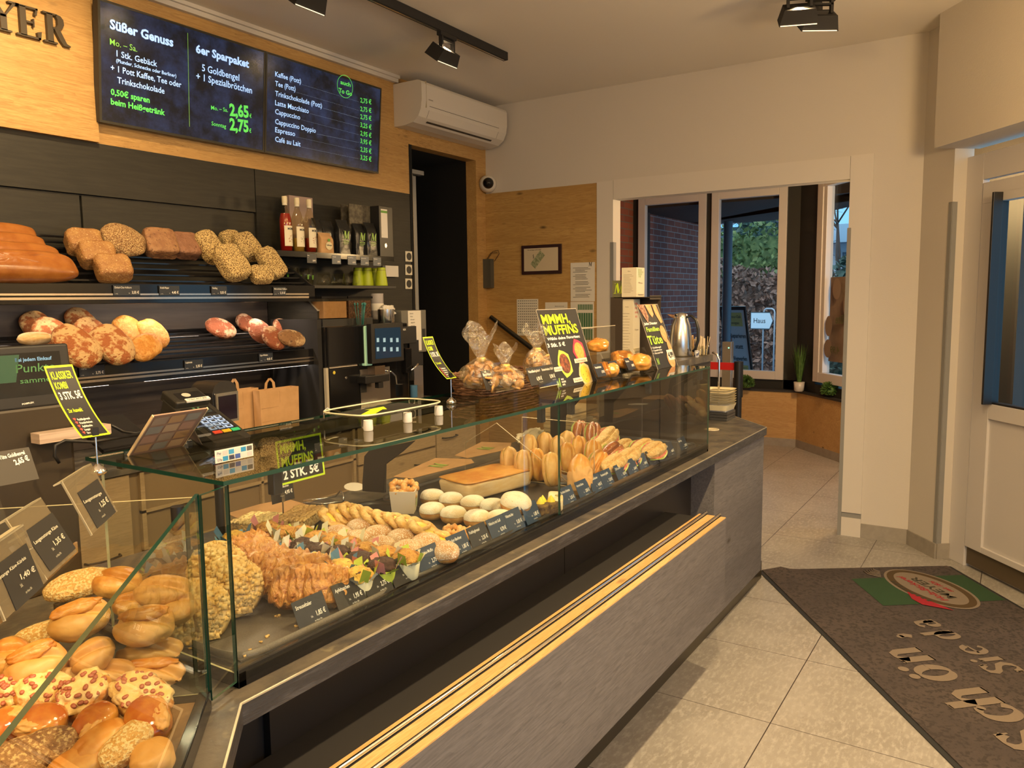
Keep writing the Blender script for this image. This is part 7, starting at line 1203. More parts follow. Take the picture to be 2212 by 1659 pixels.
# standing paper carrier bags
def carrier(x0, x1, z1, Y, d, label, txt=None):
    e = empty('paper_carrier_bag', label, 'paper bag', (x0, Y, .899)); w, h = x1-x0, z1-.899; q = MB(); q.add([(0, 0, 0), (w, 0, 0), (w+.003, -.004, h), (-.003, .004, h), (0, d, 0), (w, d, 0), (w+.003, d+.004, h), (-.003, d, h)], [(0, 1, 2, 3), (5, 4, 7, 6), (1, 5, 6, 2), (4, 0, 3, 7), (4, 5, 1, 0)]); q.build('bag_body', KRAFT, e); q = MB(); 
    for xx in (w*.5,): q.box(xx-.0015, -.0012, .01, xx+.0015, -.0005, h*.95)
    for zz in (h*.33, h*.62): q.box(.003, -.0012, zz-.001, w-.003, -.0006, zz+.001)
    q.build('fold_crease', mat('kraft_crease', (.40, .235, .11), .8), e); q = MB()
    pts = [(w*.30, d, h-.03), (w*.33, d-.004, h+.03), (w*.42, d-.006, h+.055), (w*.52, d-.004, h+.03), (w*.56, d, h-.03)]
    for a, b in zip(pts[:-1], pts[1:]): q.add([(a[0]-.009, a[1], a[2]), (a[0]+.009, a[1], a[2]), (b[0]+.009, b[1], b[2]), (b[0]-.009, b[1], b[2])], [(0, 1, 2, 3)])
    q.build('handle', KRAFT, e)
    if txt:
        q = MB(M=frame((0, -.002, 0), (1, 0, 0), (0, 0, 1)))
        for k, t in enumerate(txt): text(q, t, w*.30, h*.62-k*.055, .030, z=.002, align='r')
        q.build('lettering', BLACKI, e)
bx = [at(p, 890, 1, 3.30)[0] for p in (522, 556, 637)]; zt = at(600, 838, 1, 3.30)[2]
carrier(bx[0]-.05, bx[1]+.04, zt+.01, 3.34, .05, 'brown paper carrier bag printed with black words, partly hidden', ['vom', 'Meister', 'Brötchen']); carrier(bx[1], bx[2], zt, 3.27, .055, 'plain brown paper carrier bag with folded creases')
# coffee machine
cmY = 3.26; e = empty('coffee_machine', 'black coffee machine with touch screen and bean hoppers', 'coffee machine'); 
q = MB(); a = boxpx(q, 706, 795, 884, 904, cmY, .40); q = MB(); q.box(a[0], cmY, .899, a[1], cmY+.40, at(790, 702, 1, cmY)[2]); q.build('body', BLACKG, e, bevel=.006); q = MB(); q.box(a[0]-.035, cmY+.02, .899, a[0]-.004, cmY+.4, at(700, 690, 1, cmY)[2]); q.build('side_panel', MATT, e)
def bp(name, x0, y0, x1, y1, Y, dep, m, par, bev=.0): q = MB(); boxpx(q, x0, y0, x1, y1, Y, dep); return q.build(name, m, par, bevel=bev)
bp('upper_front', 709, 705, 789, 789, cmY-.02, .03, BLACKG, e, .004); bp('lit_side_strip', 789, 704, 804, 790, cmY-.03, .05, mat('strip_mint', (.40, .62, .35), .4, emit=.35), e, .006); bp('touch_screen_housing', 803, 698, 872, 783, cmY-.09, .04, BLACK, e, .004); bp('touch_screen', 811, 708, 866, 773, cmY-.092, .003, mat('touch_lcd', (.012, .03, .06), .12, emit=.4), e)
for k, (x, y) in enumerate(((816, 735), (830, 735), (845, 735), (858, 735), (816, 755), (830, 755), (845, 755), (858, 755))): bp('cup_icon', x-2, y-5, x+3, y+4, cmY-.0935, .0012, mat('icon_blue', (.25, .42, .55), .4, emit=.5), e)
bp('trim_line', 712, 790, 772, 793, cmY-.006, .01, mat('line_cream', (.55, .48, .38), .4), e); bp('service_door', 713, 795, 776, 886, cmY-.012, .02, BLACKG, e, .003); bp('door_edge', 706, 795, 711, 900, cmY-.012, .02, mat('edge_pale', (.42, .38, .30), .4), e)
for nm, px, py, r, m in (('sticker', 722, 805, .010, mat('sticker_yellow', (.60, .48, .05), .5)), ('lock', 748, 816, .008, STEEL)): p = at(px, py, 1, cmY-.0135); MB(M=frame(p, (1, 0, 0), (0, 0, 1))).lathe([(r, 0), (r*.9, .001)], 20).build(nm, m, e)
bp('steel_plate', 778, 795, 842, 882, cmY+.0, -.004, STEEL, e); bp('brew_head', 790, 810, 842, 826, cmY-.08, .08, BLACK, e, .004); bp('spout', 818, 826, 828, 838, cmY-.07, .03, BLACK, e); bp('head_column', 810, 790, 832, 812, cmY-.06, .06, mat('column_bronze', (.14, .10, .07), .3, metal=.5), e); bp('cup_table', 776, 878, 870, 886, cmY-.12, .13, STEEL, e)
bp('rating_plate', 779, 826, 792, 848, cmY-.0055, .001, CARDB, e); q = MB(); p = [at(x, y, 1, cmY-.06).tolist() for x, y in ((831, 800), (845, 803), (855, 812), (857, 830))]; q.tube(p, .0045, 8); q.build('steam_pipe', CHROME, e); bp('milk_unit', 850, 790, 884, 886, cmY+.02, .3, MATT, e, .004)
zc = at(790, 702, 1, cmY)[2]
hp = bp('powder_hopper', 697, 645, 750, 688, cmY+.06, .16, glass('hopper_clear', (.95, .93, .88), 1.45), e); bp('hopper_filling', 698.5, 651, 748.5, 687, cmY+.065, .15, mat('cocoa_powder', (.30, .17, .07), .9, c2=(.26, .145, .055), scale=40), e); bp('hopper_lid', 695, 640, 752, 645, cmY+.055, .17, BLACKG, e); bp('bean_hopper', 752, 645, 803, 688, cmY+.06, .16, MC['hopper_clear'], e)
bp('bean_filling', 753.5, 649, 801.5, 687, cmY+.065, .15, mat('coffee_beans', (.035, .014, .006), .4, c2=(.11, .05, .02), scale=110, detail=2, pos=(.45, .55), bump=2, bscale=110), e); bp('hopper_lid', 750, 640, 805, 645, cmY+.055, .17, BLACKG, e); bp('hopper_base', 697, 688, 805, 703, cmY+.05, .18, BLACK, e)
def smallcyl(name, label, cat, px, y0, y1, wpx, Y, m, parts=()):
    xa, xb = at(px-wpx/2, (y0+y1)/2, 1, Y)[0], at(px+wpx/2, (y0+y1)/2, 1, Y)[0]; r = (xb-xa)/2*.85; z1, z0 = at(px, y0, 1, Y)[2], at(px, y1, 1, Y)[2]; e_ = empty(name, label, cat, ((xa+xb)/2, Y, z0)); MB().lathe([(r*.95, 0), (r, .004), (r, z1-z0)], 24).build(parts[0] if parts else 'body', m, e_); return e_, r, z1-z0
e_, r, h = smallcyl('spoon_glass', 'glass of teal stirrers in front of the bean hopper', 'glass', 777, 676, 703, 24, cmY+.02, GLC, ('glass',)); rs = np.random.RandomState(4)
for k in range(9): a = rs.uniform(0, 6.28); q = MB(); q.tube([(r*.5*math.cos(a), r*.5*math.sin(a), .004), (r*.9*math.cos(a), r*.9*math.sin(a), h+.05+rs.uniform(-.01, .01))], .002, 5); q.lathe([(.001, -.008), (.0065, 0), (.001, .010)], 8, M=TR(r*.9*math.cos(a), r*.9*math.sin(a), h+.052)); q.build('stirrer', mat('teal_plastic', (.03, .20, .20), .35), e_)
smallcyl('steel_can', 'brushed steel can standing on the coffee machine', 'can', 834, 668, 703, 28, cmY+.03, STEEL)[0]; e_, r, h = smallcyl('cleaner_bottle', 'tall grey capped bottle behind the steel can', 'bottle', 815, 634, 690, 22, cmY+.20, mat('bottle_grey', (.36, .34, .34), .4)); MB().lathe([(r*1.01, h*.35), (r*1.01, h*.62)], 24, cap=False).build('label', WHITEP, e_)
e_ = empty('crumpled_cloth', 'crumpled pale cloth heap behind the steel can', 'cloth', tuple(at(838, 672, 1, cmY+.12))); blob(.055, .03, .035, noise=.35, ns=2.4, seed=6, flat=-.9).build('cloth', WHITEP, e_)
# grey dispenser with handwritten sheet, black tap beside it
e = empty('grey_appliance', 'grey boxy appliance with handwritten note taped on', 'appliance'); bp('housing', 868, 670, 921, 762, 3.34, .38, mat('appliance_grey', (.14, .135, .115), .4), e, .003); bp('note_sheet', 882, 671, 910, 758, 3.337, .001, WHITEP, e)
q = MB(M=frame(at(884, 690, 1, 3.335), (1, 0, 0), (0, 0, 1))); 
for k, t in enumerate(('Zubereitung', 'Anleitung', '- kein warmer', '- fettige Stoffe', 'keine Sachen', '(x)')): text(q, t, .004+.003*k, .035-.020*k, .009, z=.0006, xs=.6, shear=.25)
q.build('handwriting', BLACKI, e); bp('vent', 913, 710, 919, 728, 3.337, .002, BLACK, e); bp('body_below', 878, 762, 914, 790, 3.36, .2, BLACK, e); bp('stand', 895, 790, 915, 900, 3.5, .2, STEEL, e)
e = empty('card_reader', 'small black reader angled before the grey appliance', 'reader'); bp('body', 868, 705, 900, 742, 3.25, .03, BLACK, e, .003); q = MB(M=frame(at(870, 714, 1, 3.247), (1, 0, 0), (0, 0, 1))); text(q, 'REX', 0, 0, .012, z=.001, w=.03, bold=.02); q.build('lettering', WHITEI, e); bp('arm', 885, 735, 905, 782, 3.3, .05, BLACK, e)
e = empty('beer_tap', 'black column tap with chrome lever right of the machine', 'tap'); bp('column', 877, 752, 890, 805, 3.22, .06, BLACKG, e, .004); q = MB(); q.tube([at(x, y, 1, 3.2).tolist() for x, y in ((888, 800), (896, 794), (903, 786))], .006, 8); q.build('lever', CHROME, e); bp('nozzle', 889, 803, 895, 822, 3.2, .02, CHROME, e)
for px, nm, m, lb in ((894, 'small_jar', mat('jar_blue', (.06, .16, .30), .3), 'small jar with blue label beside the tap'), (905, 'small_jar', GLC, 'small clear glass jar right of the blue one')): smallcyl(nm, lb, 'jar', px, 832, 858, 12, 3.2, m)
# worktop behind the case: paper sheets, cloth, tray, tongs
def sheet(name, label, px, m, z=.9012, logo=None, cat='paper bag'):
    P = [at(a, b, 2, z) for a, b in px]; c = sum(P)/len(P); e = empty(name, label, cat, tuple(c)); q = MB(); q.prism([P2(p-c) for p in P], 0, .0015); q.build('paper', m, e)
    if logo: q = MB(M=TR(0, 0, .003)@RZ(.15)); serif_M(q, -.03, -.03, .07); q.build('logo', MG, e)
sheet('flat_paper_bag', 'flat kraft bag with green M on the worktop, nearer one', ((850, 1030), (888, 1034), (1024, 1000), (1018, 992), (940, 990)), KRAFT, logo=1); sheet('flat_paper_bag', 'flat kraft bag with green M on the worktop, farther one', ((982, 984), (1010, 990), (1102, 970), (1105, 957), (1040, 955)), KRAFT, logo=1); sheet('flat_paper_bag', 'large flat kraft sheet behind the crumble cakes', ((490, 1110), (560, 1140), (668, 1092), (620, 1078), (560, 1090)), KRAFT); sheet('round_plate', 'small round white plate by the bracket foot', [(765+40*math.cos(a)*.55, 1052+9*math.sin(a)) for a in np.linspace(0, 6.28, 17)[:-1]], WHITEP, cat='plate')
p = at(1145, 945, 2, .93); tag(blob(.16, .05, .03, noise=.30, ns=2.5, seed=4, flat=-.6, nu=64, nv=28).build('dish_cloth', mat('cloth_pale', (.62, .56, .42), .9, bump=.5, bscale=60), M=TR(*p)@RZ(.3)), 'pale crumpled dish cloth lying behind the filled rolls', 'cloth')
e = empty('board_stack', 'stack of pale wooden boards behind the rolls', 'boards')
for k in range(7): MB().box(3.45-.004*(k % 3), 1.86+.01*(k % 2), .901+k*.020, 3.72, 2.03, .919+k*.020).build('board', mat('board_pale', (.46, .36, .20), .6), e)
e = empty('wire_tongs', 'wire serving tongs lying on the worktop behind the trays', 'tongs'); q = MB(); q.tube([at(x, y, 2, .93).tolist() for x, y in ((655, 1080), (690, 1078), (725, 1072))], .003, 6); q.tube([at(725, 1072, 2, .93).tolist(), at(735, 1060, 2, .95).tolist(), at(742, 1068, 2, .95).tolist(), at(742, 1083, 2, .93).tolist()], .0028, 6); q.tube([at(x, y, 2, .905).tolist() for x, y in ((655, 1086), (700, 1088), (742, 1083))], .003, 6); q.build('wire', STEEL, e)
e = empty('muffin_offer_card', 'lime bordered muffin offer card hanging behind the front pane', 'sign', M=frame(at(605, 1050, 1, 1.62), (1, 0, 0), (0, .10, 1))); MM = np.array([[e.matrix_basis[i][j] for j in range(4)] for i in range(4)]); xr, yt = loc(MM, 703, 1030)[0], loc(MM, 590, 955)[1]; MB().box(0, 0, -.001, xr, yt, 0).build('card', LIME, e); MB().box(.006, .006, 0, xr-.006, yt-.006, .0006).build('card_face', CARDB, e); q = MB(); text(q, 'MMMH,', .012, yt-.035, .026, z=.001, w=xr*.55, bold=.03); text(q, 'MUFFINS', .012, yt-.070, .026, z=.001, w=xr*.7, bold=.03); q.build('lettering_lime', LIME, e); q = MB(); text(q, '2 STK. 5€', .014, .014, .024, z=.001, w=xr*.78, bold=.03); q.build('lettering_white', WHITEI, e)
# ---------------------------------------------------------------- drinks station at the counter end
st = empty('drinks_station', 'dark cabinet with slate top at the counter end', 'cabinet'); SX0, SX1, SY0, SY1, SZ = 3.80, 4.33, 1.455, 1.86, 1.275
MB().box(SX0, SY0, .901, SX1, SY1, SZ-.035).build('cabinet_body', mat('station_dark', (.045, .038, .032), .45), st); MB().box(SX0-.01, SY0-.01, SZ-.035, SX1+.01, SY1+.01, SZ).build('slate_top', SLATE, st)
def onst(px, py, z=SZ): return at(px, py, 2, z)
j = empty('vacuum_jug', 'brushed steel vacuum jug with dark handle', 'jug', tuple(at(1470, 768, 0, 4.12)*np.array((1, 1, 0))+np.array((0, 0, SZ)))); MB().lathe([(.001, 0), (.058, .001), (.062, .01), (.060, .10), (.052, .17), (.040, .20), (.036, .215)], 36).build('body', STEEL, j); MB().lathe([(.037, .213), (.034, .232), (.012, .240), (.001, .241)], 28).build('lid', CHROME, j); q = MB(); q.add([(-.02, .03, .205), (.02, .03, .205), (.012, .075, .232), (-.012, .075, .232), (-.02, .03, .228), (.02, .03, .228)], [(0, 1, 2, 3), (3, 2, 5, 4), (0, 3, 4), (1, 5, 2)]); q.build('spout', CHROME, j); MB().tube([(0, -.034, .218), (0, -.06, .222), (0, -.085, .20), (0, -.098, .15), (0, -.098, .09), (0, -.085, .045), (0, -.07, .03)], [.007, .008, .009, .009, .009, .008, .007], 10).build('handle', BLACK, j)
for k, (px, lb) in enumerate(((1497, 'glass of wooden stir sticks right behind the jug'), (1509, 'glass of sugar sachets in the middle'), (1522, 'rightmost glass of sugar sachets on the station'))):
    p = at(px, 762, 0, 4.18+.03*k); e_ = empty('stick_glass', lb, 'glass', (p[0], p[1], SZ)); MB().lathe([(.020, 0), (.022, .002), (.025, .055), (.023, .055), (.020, .006)], 20, cap=False).build('glass', GLC, e_); rs = np.random.RandomState(k)
    for n_ in range(9): a = rs.uniform(0, 6.28); c_, s_ = math.cos(a), math.sin(a); MB(M=TR(c_*.010, s_*.010, .004)@RZ(a)@RY(rs.uniform(.05, .2))).box(-.001, -.004, 0, .001, .004, rs.uniform(.09, .115)).build('stick' if k == 0 else 'sachet', mat('stick_wood', (.60, .38, .18), .6) if k == 0 else mat('sachet_beige', (.66, .54, .36), .6), e_)
p = at(1505, 770, 0, 4.1); tag(MB().lathe([(.012, 0), (.013, .002), (.013, .035), (.010, .038)], 16, M=TR(p[0], p[1], SZ)).build('creamer_pot', mat('pot_navy', (.03, .04, .10), .3, c2=(.5, .5, .5), scale=60, pos=(.5, .52))), 'small dark blue and white creamer pot before the glasses', 'pot')
# tea box tower
e = empty('tea_rack', 'dark bent metal rack holding tea boxes', 'rack'); TYX = 4.06; a0 = at(1318, 720, 0, TYX); a1 = at(1400, 720, 0, TYX); xs = TYX
def tbx(x0, y0, x1, y1, X, dep):      # upright block facing -x seen between two pixels
    p, q_ = at(x0, (y0+y1)/2, 0, X), at(x1, (y0+y1)/2, 0, X); zt_, zb_ = at((x0+x1)/2, y0, 0, X)[2], at((x0+x1)/2, y1, 0, X)[2]; return p[1], q_[1], zb_, zt_
ya, yb, zb_, zt_ = tbx(1319, 642, 1366, 702, 4.00, 0); MB().box(4.0, ya, SZ, 4.004, yb+.06, zt_).build('side_plate', mat('rack_brown', (.05, .038, .028), .4), e); ya2, yb2, zs, _ = tbx(1364, 636, 1404, 640, 4.0, 0); MB().box(4.0, ya-.02, zt_-.004, 4.16, yb2, zt_).box(4.0, yb2, zt_-.015, 4.16, yb2+.002, zt_+.008).box(4.15, ya, SZ, 4.154, yb2, zt_).build('shelf_plate', mat('rack_brown', (.05, .038, .028), .4), e)
def teabox(label, X0, y_l, y_r, z0, z1, d, ink, seed, txt):
    e_ = empty('tea_box', label, 'tea box', (X0, y_r, z0)); w = y_l-y_r; h = z1-z0; MB().box(0, 0, 0, d, w, h).build('carton', mat('carton_cream', (.66, .60, .44), .6), e_); rs = np.random.RandomState(seed); q = MB(M=frame((-.0006, w, 0), (0, -1, 0), (0, 0, 1)))
    for k in range(13): rect(q, w*.12, h*.75-k*h*.05, w*rs.uniform(.55, .9), h*.75-k*h*.05+.0012, 0)
    text(q, txt, w*.5, h*.86, .006, align='c'); q.build('small_print', mat('ink_brownish', (.16, .12, .08), .6), e_)
    q = MB(M=frame((0, -.0006, 0), (1, 0, 0), (0, 0, 1)))
    for r_ in range(4):
        for c_ in range(4-abs(r_-1)): x, y = d*.25+c_*d*.16+r_*.003, h*.92-r_*h*.075; disc(q, x, y, .0035, .007, 0, 0, 8)
    q.build('leaf_print', ink, e_); q = MB(M=frame((0, -.0006, 0), (1, 0, 0), (0, 0, 1))); text(q, txt, d*.5, h*.45, .010, align='c', w=d*.5); q.build('title', MC['ink_brownish'], e_); MB().box(d*.2, -.006, h*.08, d*.85, 0, h*.14).build('opening_flap', MC['carton_cream'], e_)
yl, yr, z0, z1 = tbx(1343, 578, 1374, 636, 4.01, 0); teabox('cream tea box with green leaves, standing on top of the rack', 4.01, yl, yr-.002, zt_+.001, z1, .11, GREENI, 1, 'Minze'); yl, yr, z0, z1 = tbx(1341, 648, 1368, 702, 4.012, 0); teabox('cream tea box with red leaves inside the rack', 4.012, yl, yr, SZ+.001, zt_-.012, .09, RED, 2, 'Früchte'); 
p = at(1338, 625, 0, 4.03); e = empty('logo_block', 'small dark plate with lime M beside the tea box', 'plate'); yl, yr, z0, z1 = tbx(1323, 606, 1343, 640, 4.02, 0); MB().box(4.02, yr, zt_, 4.024, yl, z1).build('plate', mat('plate_olive', (.14, .14, .07), .5), e); q = MB(M=frame((4.0195, yl, zt_), (0, -1, 0), (0, 0, 1))); serif_M(q, .008, .02, (z1-zt_)*.62); q.build('logo', LIME, e)
# bowls and trays on the counter end, belt post, steel posts
bx_, by_ = at(1552, 900, 2, .91)[:2]; e = empty('bamboo_tray_stack', 'stack of cream bamboo trays at the counter end', 'trays', (bx_, by_, .901))
q = MB(); 
for k in range(3): q.box(-.085+.004*k, -.075, .0+k*.016, .075, .075-.004*k, .014+k*.016)
q.build('dark_trays', mat('tray_dark_grey', (.05, .05, .05), .35), e)
for k in range(7): q = MB(); z = .075+k*.014; q.grid(lambda u, v: (math.copysign(abs(math.cos(u*6.283))**.35, math.cos(u*6.283))*(.085+.012*v), math.copysign(abs(math.sin(u*6.283))**.35, math.sin(u*6.283))*(.072+.012*v), z+(-.02 if k == 0 else 0)+(.012+(.02 if k == 0 else 0))*v), 40, 3, wu=True); q.build('tray_rim', mat('tray_cream', (.70, .62, .40), .5), e)
q = MB(); q.prism([(-.08, -.07), (.08, -.07), (.08, .07), (-.08, .07)], .150, .153); q.build('tray_floor', MC['tray_cream'], e); q = MB(); q.box(-.075, -.065, .048, .075, .065, .075); q.build('grey_dish', mat('dish_grey', (.42, .44, .48), .4), e)
e = empty('cable_port', 'round cream cable port set in the slate worktop', 'port', tuple(at(1537, 928, 2, .9005))); MB().lathe([(.040, 0), (.040, .003), (.032, .004), (.030, .001)], 32).build('ring', mat('port_cream', (.55, .48, .32), .4), e)
bp_ = (5.2, 1.555); e = empty('belt_barrier_post', 'black belt barrier post with red belt near the bay', 'barrier', (bp_[0], bp_[1], 0)); MB().cyl((0, 0, .01), (0, 0, .97), .024).build('post', BLACK, e); MB().lathe([(.15, 0), (.15, .012), (.03, .03)], 28).build('base', BLACK, e); zr = at(1594, 784, 0, 5.2)[2]; MB().cyl((0, 0, .93), (0, 0, zr+.01), .030).build('belt_head', BLACK, e); MB().box(-.003, 0, zr-.05, .003, .26, zr).build('belt', RED, e)
wp = empty('steel_reader_column', 'slim steel column with small green light in the bay opening', 'column', (6.0, 1.88, 0)); za = at(1572, 738, 0, 6.0)[2]; MB().box(-.03, -.035, 0, .03, .035, za).build('column', STEEL, wp, bevel=.002); MB().box(-.034, -.020, za-.05, -.03, -.012, za-.042).build('status_light', mat('led_green', (.2, .9, .4), .5, emit=3), wp)
e = empty('steel_grab_rail', 'thin bent steel rail beside the drinks station', 'rail', (SX1+.03, SY0-.02, 0)); MB().tube([(0, .02, SZ+.01), (0, -.005, SZ), (0, -.02, SZ-.03), (0, -.02, .905)], .006, 8).build('rail', CHROME, e)
# ---------------------------------------------------------------- paper notices and fittings on the oak far wall
FX = XF-.0125
def wallquad(name, label, x0, y0, x1, y1, m, cat, th=.002, X=None):
    X = X or FX; p, q_ = at(x0, (y0+y1)/2, 0, X), at(x1, (y0+y1)/2, 0, X); zt2, zb2 = at((x0+x1)/2, y0, 0, X)[2], at((x0+x1)/2, y1, 0, X)[2]; M = frame((X-th, p[1], zb2), (0, -1, 0), (0, 0, 1)); e_ = empty(name, label, cat, M=M); w, h = p[1]-q_[1], zt2-zb2; MB().box(0, 0, -th, w, h, 0).build('sheet' if th < .01 else 'frame', m, e_); return e_, w, h
e, w, h = wallquad('picture_frame', 'dark framed sheet showing a banknote, on the oak wall', 1129, 529, 1214, 592, mat('frame_aubergine', (.035, .014, .016), .35), 'picture', .018); q = MB(); rect(q, .025, .025, w-.025, h-.025, .001); q.build('mat_board', mat('mat_board', (.58, .50, .36), .5), e)
q = MB(M=TR(w*.42, h*.5, .002)@RZ(.85)); rect(q, -.07, -.03, .07, .03, 0); q.build('banknote', mat('note_green', (.20, .24, .13), .5, c2=(.45, .45, .3), scale=60), e); q = MB(); text(q, 'Wir sind Sieger am 05.12.2022', w*.16, h*.82, .008, z=.0016, w=w*.35, bold=.02); text(q, '5', w*.30, h*.55, .03, z=.004); q.build('lettering', BLACKI, e)
e, w, h = wallquad('notice_sheet', 'white A4 notice with paragraphs and M logo', 1233, 567, 1285, 651, WHITEP, 'notice'); q = MB(); rs = np.random.RandomState(1)
for k in range(22):
    if k in (4, 9, 13, 18): continue
    rect(q, w*.1+(.02 if k % 3 else 0), h*.86-k*h*.036, w*rs.uniform(.6, .92), h*.86-k*h*.036+.0035, .0008)
serif_M(q, w*.74, h*.90, .03, z=.0008); q.build('small_print', mat('ink_grey', (.12, .11, .10), .6), e)
e, w, h = wallquad('number_sheet', 'curled white sheet covered in rows of small marks', 1117, 646, 1163, 725, WHITEP, 'notice'); q = MB()
for r_ in range(13):
    for c_ in range(10): rect(q, w*.06+c_*w*.092, h*.94-r_*h*.072, w*.06+c_*w*.092+.008, h*.94-r_*h*.072+.007, .0008)
q.build('small_print', BLACKI, e)
e, w, h = wallquad('colour_chart', 'white sheet with green and orange blocks, half hidden', 1178, 653, 1226, 700, WHITEP, 'notice'); q = MB(); rect(q, w*.1, h*.1, w*.48, h*.68, .0008); q.build('green_block', mat('block_green', (.04, .14, .07), .6), e); q = MB(); rect(q, w*.50, h*.1, w*.92, h*.68, .0008); q.build('orange_block', mat('block_orange', (.45, .13, .04), .6), e); q = MB(); text(q, 'Blattrosenweg', w*.45, h*.80, .008, z=.0008, w=w*.4); q.build('lettering', BLACKI, e)
e, w, h = wallquad('calendar_sheet', 'green striped calendar sheet beside the muffin poster', 1233, 652, 1283, 760, WHITEP, 'notice'); q = MB()
for y0, y1 in ((.84, .95), (.50, .78), (.24, .46)):
    for k in range(9): rect(q, w*(.32 if y0 > .8 else .06)+k*w*(.072 if y0 > .8 else .10), h*y0, w*(.32 if y0 > .8 else .06)+k*w*(.072 if y0 > .8 else .10)+w*(.05 if y0 > .8 else .085), h*y1, .0008)
q.build('green_cells', mat('cell_green', (.06, .17, .08), .6), e)
e, w, h = wallquad('key_box', 'small grey box with wires on the oak wall', 1046, 560, 1067, 622, mat('box_grey', (.07, .07, .06), .4), 'box', .05); q = MB(); q.tube([(w*.6, h, -.02), (w*1.1, h+.06, -.02), (w*1.6, h+.07, -.03), (w*1.7, h+.04, -.03), (w*1.2, h-.02, -.03)], .0025, 6); q.tube([(w*.5, h, -.02), (w*.9, h+.05, -.02), (w*1.5, h+.05, -.03)], .0025, 6); q.build('wire', mat('wire_brown', (.06, .03, .015), .5), e)
e = empty('handrail', 'slanting dark steel handrail on the oak wall', 'handrail'); a, b_ = at(1060, 685, 0, FX-.06), at(1165, 765, 0, FX-.06); MB().cyl(a, b_, .020, n=18).build('rail', mat('rail_dark', (.12, .11, .09), .25, metal=.9), e); MB().cyl((FX-.06, a[1]-.1, a[2]-.07), (FX, a[1]-.1, a[2]-.09), .006).build('wall_bracket', STEEL, e)
# plants on the bench
def grassy(name, label, px, py, X, h, r, n, pot=None, ball=False, seed=1):
    p = at(px, py, 0, X); z0 = .606; e_ = empty(name, label, 'plant', (p[0], p[1], z0)); rs = np.random.RandomState(seed); q = MB()
    for k in range(n):
        a = rs.uniform(0, 6.28); 
        if ball: th = math.acos(rs.uniform(-.5, 1)); d_ = np.array((math.sin(th)*math.cos(a), math.sin(th)*math.sin(a), math.cos(th))); b0 = d_*r*.6+np.array((0, 0, r*.8)); b1 = d_*r*rs.uniform(.9, 1.15)+np.array((0, 0, r*.8)); s = np.cross(d_, rs.normal(size=3)); s = s/np.linalg.norm(s)*.010; q.add([b0-s, b0+s, b1+s*.4, b1-s*.4], [(0, 1, 2, 3)])
        else: b0 = np.array((.02*math.cos(a), .02*math.sin(a), (pot or 0))); b1 = np.array((r*math.cos(a)*rs.uniform(.3, 1), r*math.sin(a)*rs.uniform(.3, 1), (pot or 0)+h*rs.uniform(.6, 1))); s = np.array((-math.sin(a), math.cos(a), 0))*.004; m_ = (b0+b1)/2+np.array((0, 0, h*.12)); q.add([b0-s, b0+s, m_+s, m_-s, b1], [(0, 1, 2, 3), (3, 2, 4)])
    o = q.build('leaves', mat('plant_green', (.05, .12, .02), .6, c2=(.10, .20, .05), scale=20), e_); o['kind'] = 'stuff'
    if pot: MB().lathe([(.035, 0), (.048, .01), (.055, pot), (.048, pot)], 24).build('pot', mat('pot_white', (.60, .58, .55), .3), e_)
    elif ball: blob(r*.75, r*.75, r*.6, noise=.1, M=TR(0, 0, r*.75), flat=-.9).build('core', MC['plant_green'], e_)
grassy('potted_grass', 'tall artificial grass in a white pot on the bench', 1726, 838, 8.46, .42, .10, 90, .10, seed=2); grassy('moss_ball', 'round green boxwood ball on the bench, left one', 1612, 830, 8.40, 0, .085, 420, None, True, 3); p = at(1793, 850, 2, .64); grassy('moss_ball', 'flattened green boxwood ball on the bench near the opening', 1793, 848, p[0], 0, .085, 420, None, True, 4)
# ---------------------------------------------------------------- entrance mat
LMt = np.array((-.824, -.567, 0)); WMt = np.array((.567, -.824, 0)); OM = np.array((4.521, 1.192, 0))
MM = np.eye(4); MM[:3, 0] = -LMt; MM[:3, 1] = -WMt; MM[:3, 3] = OM     # local x = -l, local y = -w
e = empty('entrance_mat', 'large dark welcome mat with beige lettering and oval logo', 'mat', M=MM)
q = MB(); n = 40
V = []; F = []
for i in range(n+1):
    for j in range(21):
        l, w = 2.35*i/n, 1.1*j/20; z = .0085+ .018*math.exp(-((w-.10)/.05)**2-(l/.05)**2); V.append((-l, -w, z))
for i in range(n):
    for j in range(20): a = i*21+j; F.append((a, a+1, a+22, a+21))
q.add(V, F, 0, True); q.box(-2.35, -1.1, .0005, 0, 0, .006); q.build('carpet', mat('mat_carpet', (.058, .046, .044), .95, c2=(.082, .064, .058), scale=3, detail=6, c3=(.04, .032, .03), s3=60, p3=(.5, .6), bump=.6, bscale=420), e)
q = MB(); q.box(-2.35, 0, .0005, .0, .022, .005).box(-2.35, -1.122, .0005, 0, -1.1, .005); q.build('rubber_border', mat('mat_rubber', (.018, .020, .022), .6), e)
MI = mat('mat_beige', (.205, .165, .125), .95, bump=.5, bscale=420); q = MB()
def place(q_, strokes, x, y, s, ang=.155, sh=0, z=.0112):
    c_, s_ = math.cos(-ang*0+math.atan(ang)), math.sin(math.atan(ang))
    for kind, a in strokes:
        t = MB()
        if kind == 'r': ribbon(t, a, .30, nib=0.0, thin=.30)
        elif kind == 'p': t.add([(p[0], p[1], 0) for p in a], [tuple(range(len(a)))])
        elif kind == 'd': disc(t, a[0], a[1], a[2], a[3], 0)
        for v in t.v: X, Y = (v[0]+v[1]*sh)*s, v[1]*s; v[0], v[1], v[2] = x+X*c_-Y*s_, y+X*s_+Y*c_, z
        q_.add(t.v, t.f)
ser = lambda x, y, w=.3: ('p', [(x-w/2, y-.03), (x+w/2, y-.03), (x+w/2, y+.03), (x-w/2, y+.03)])
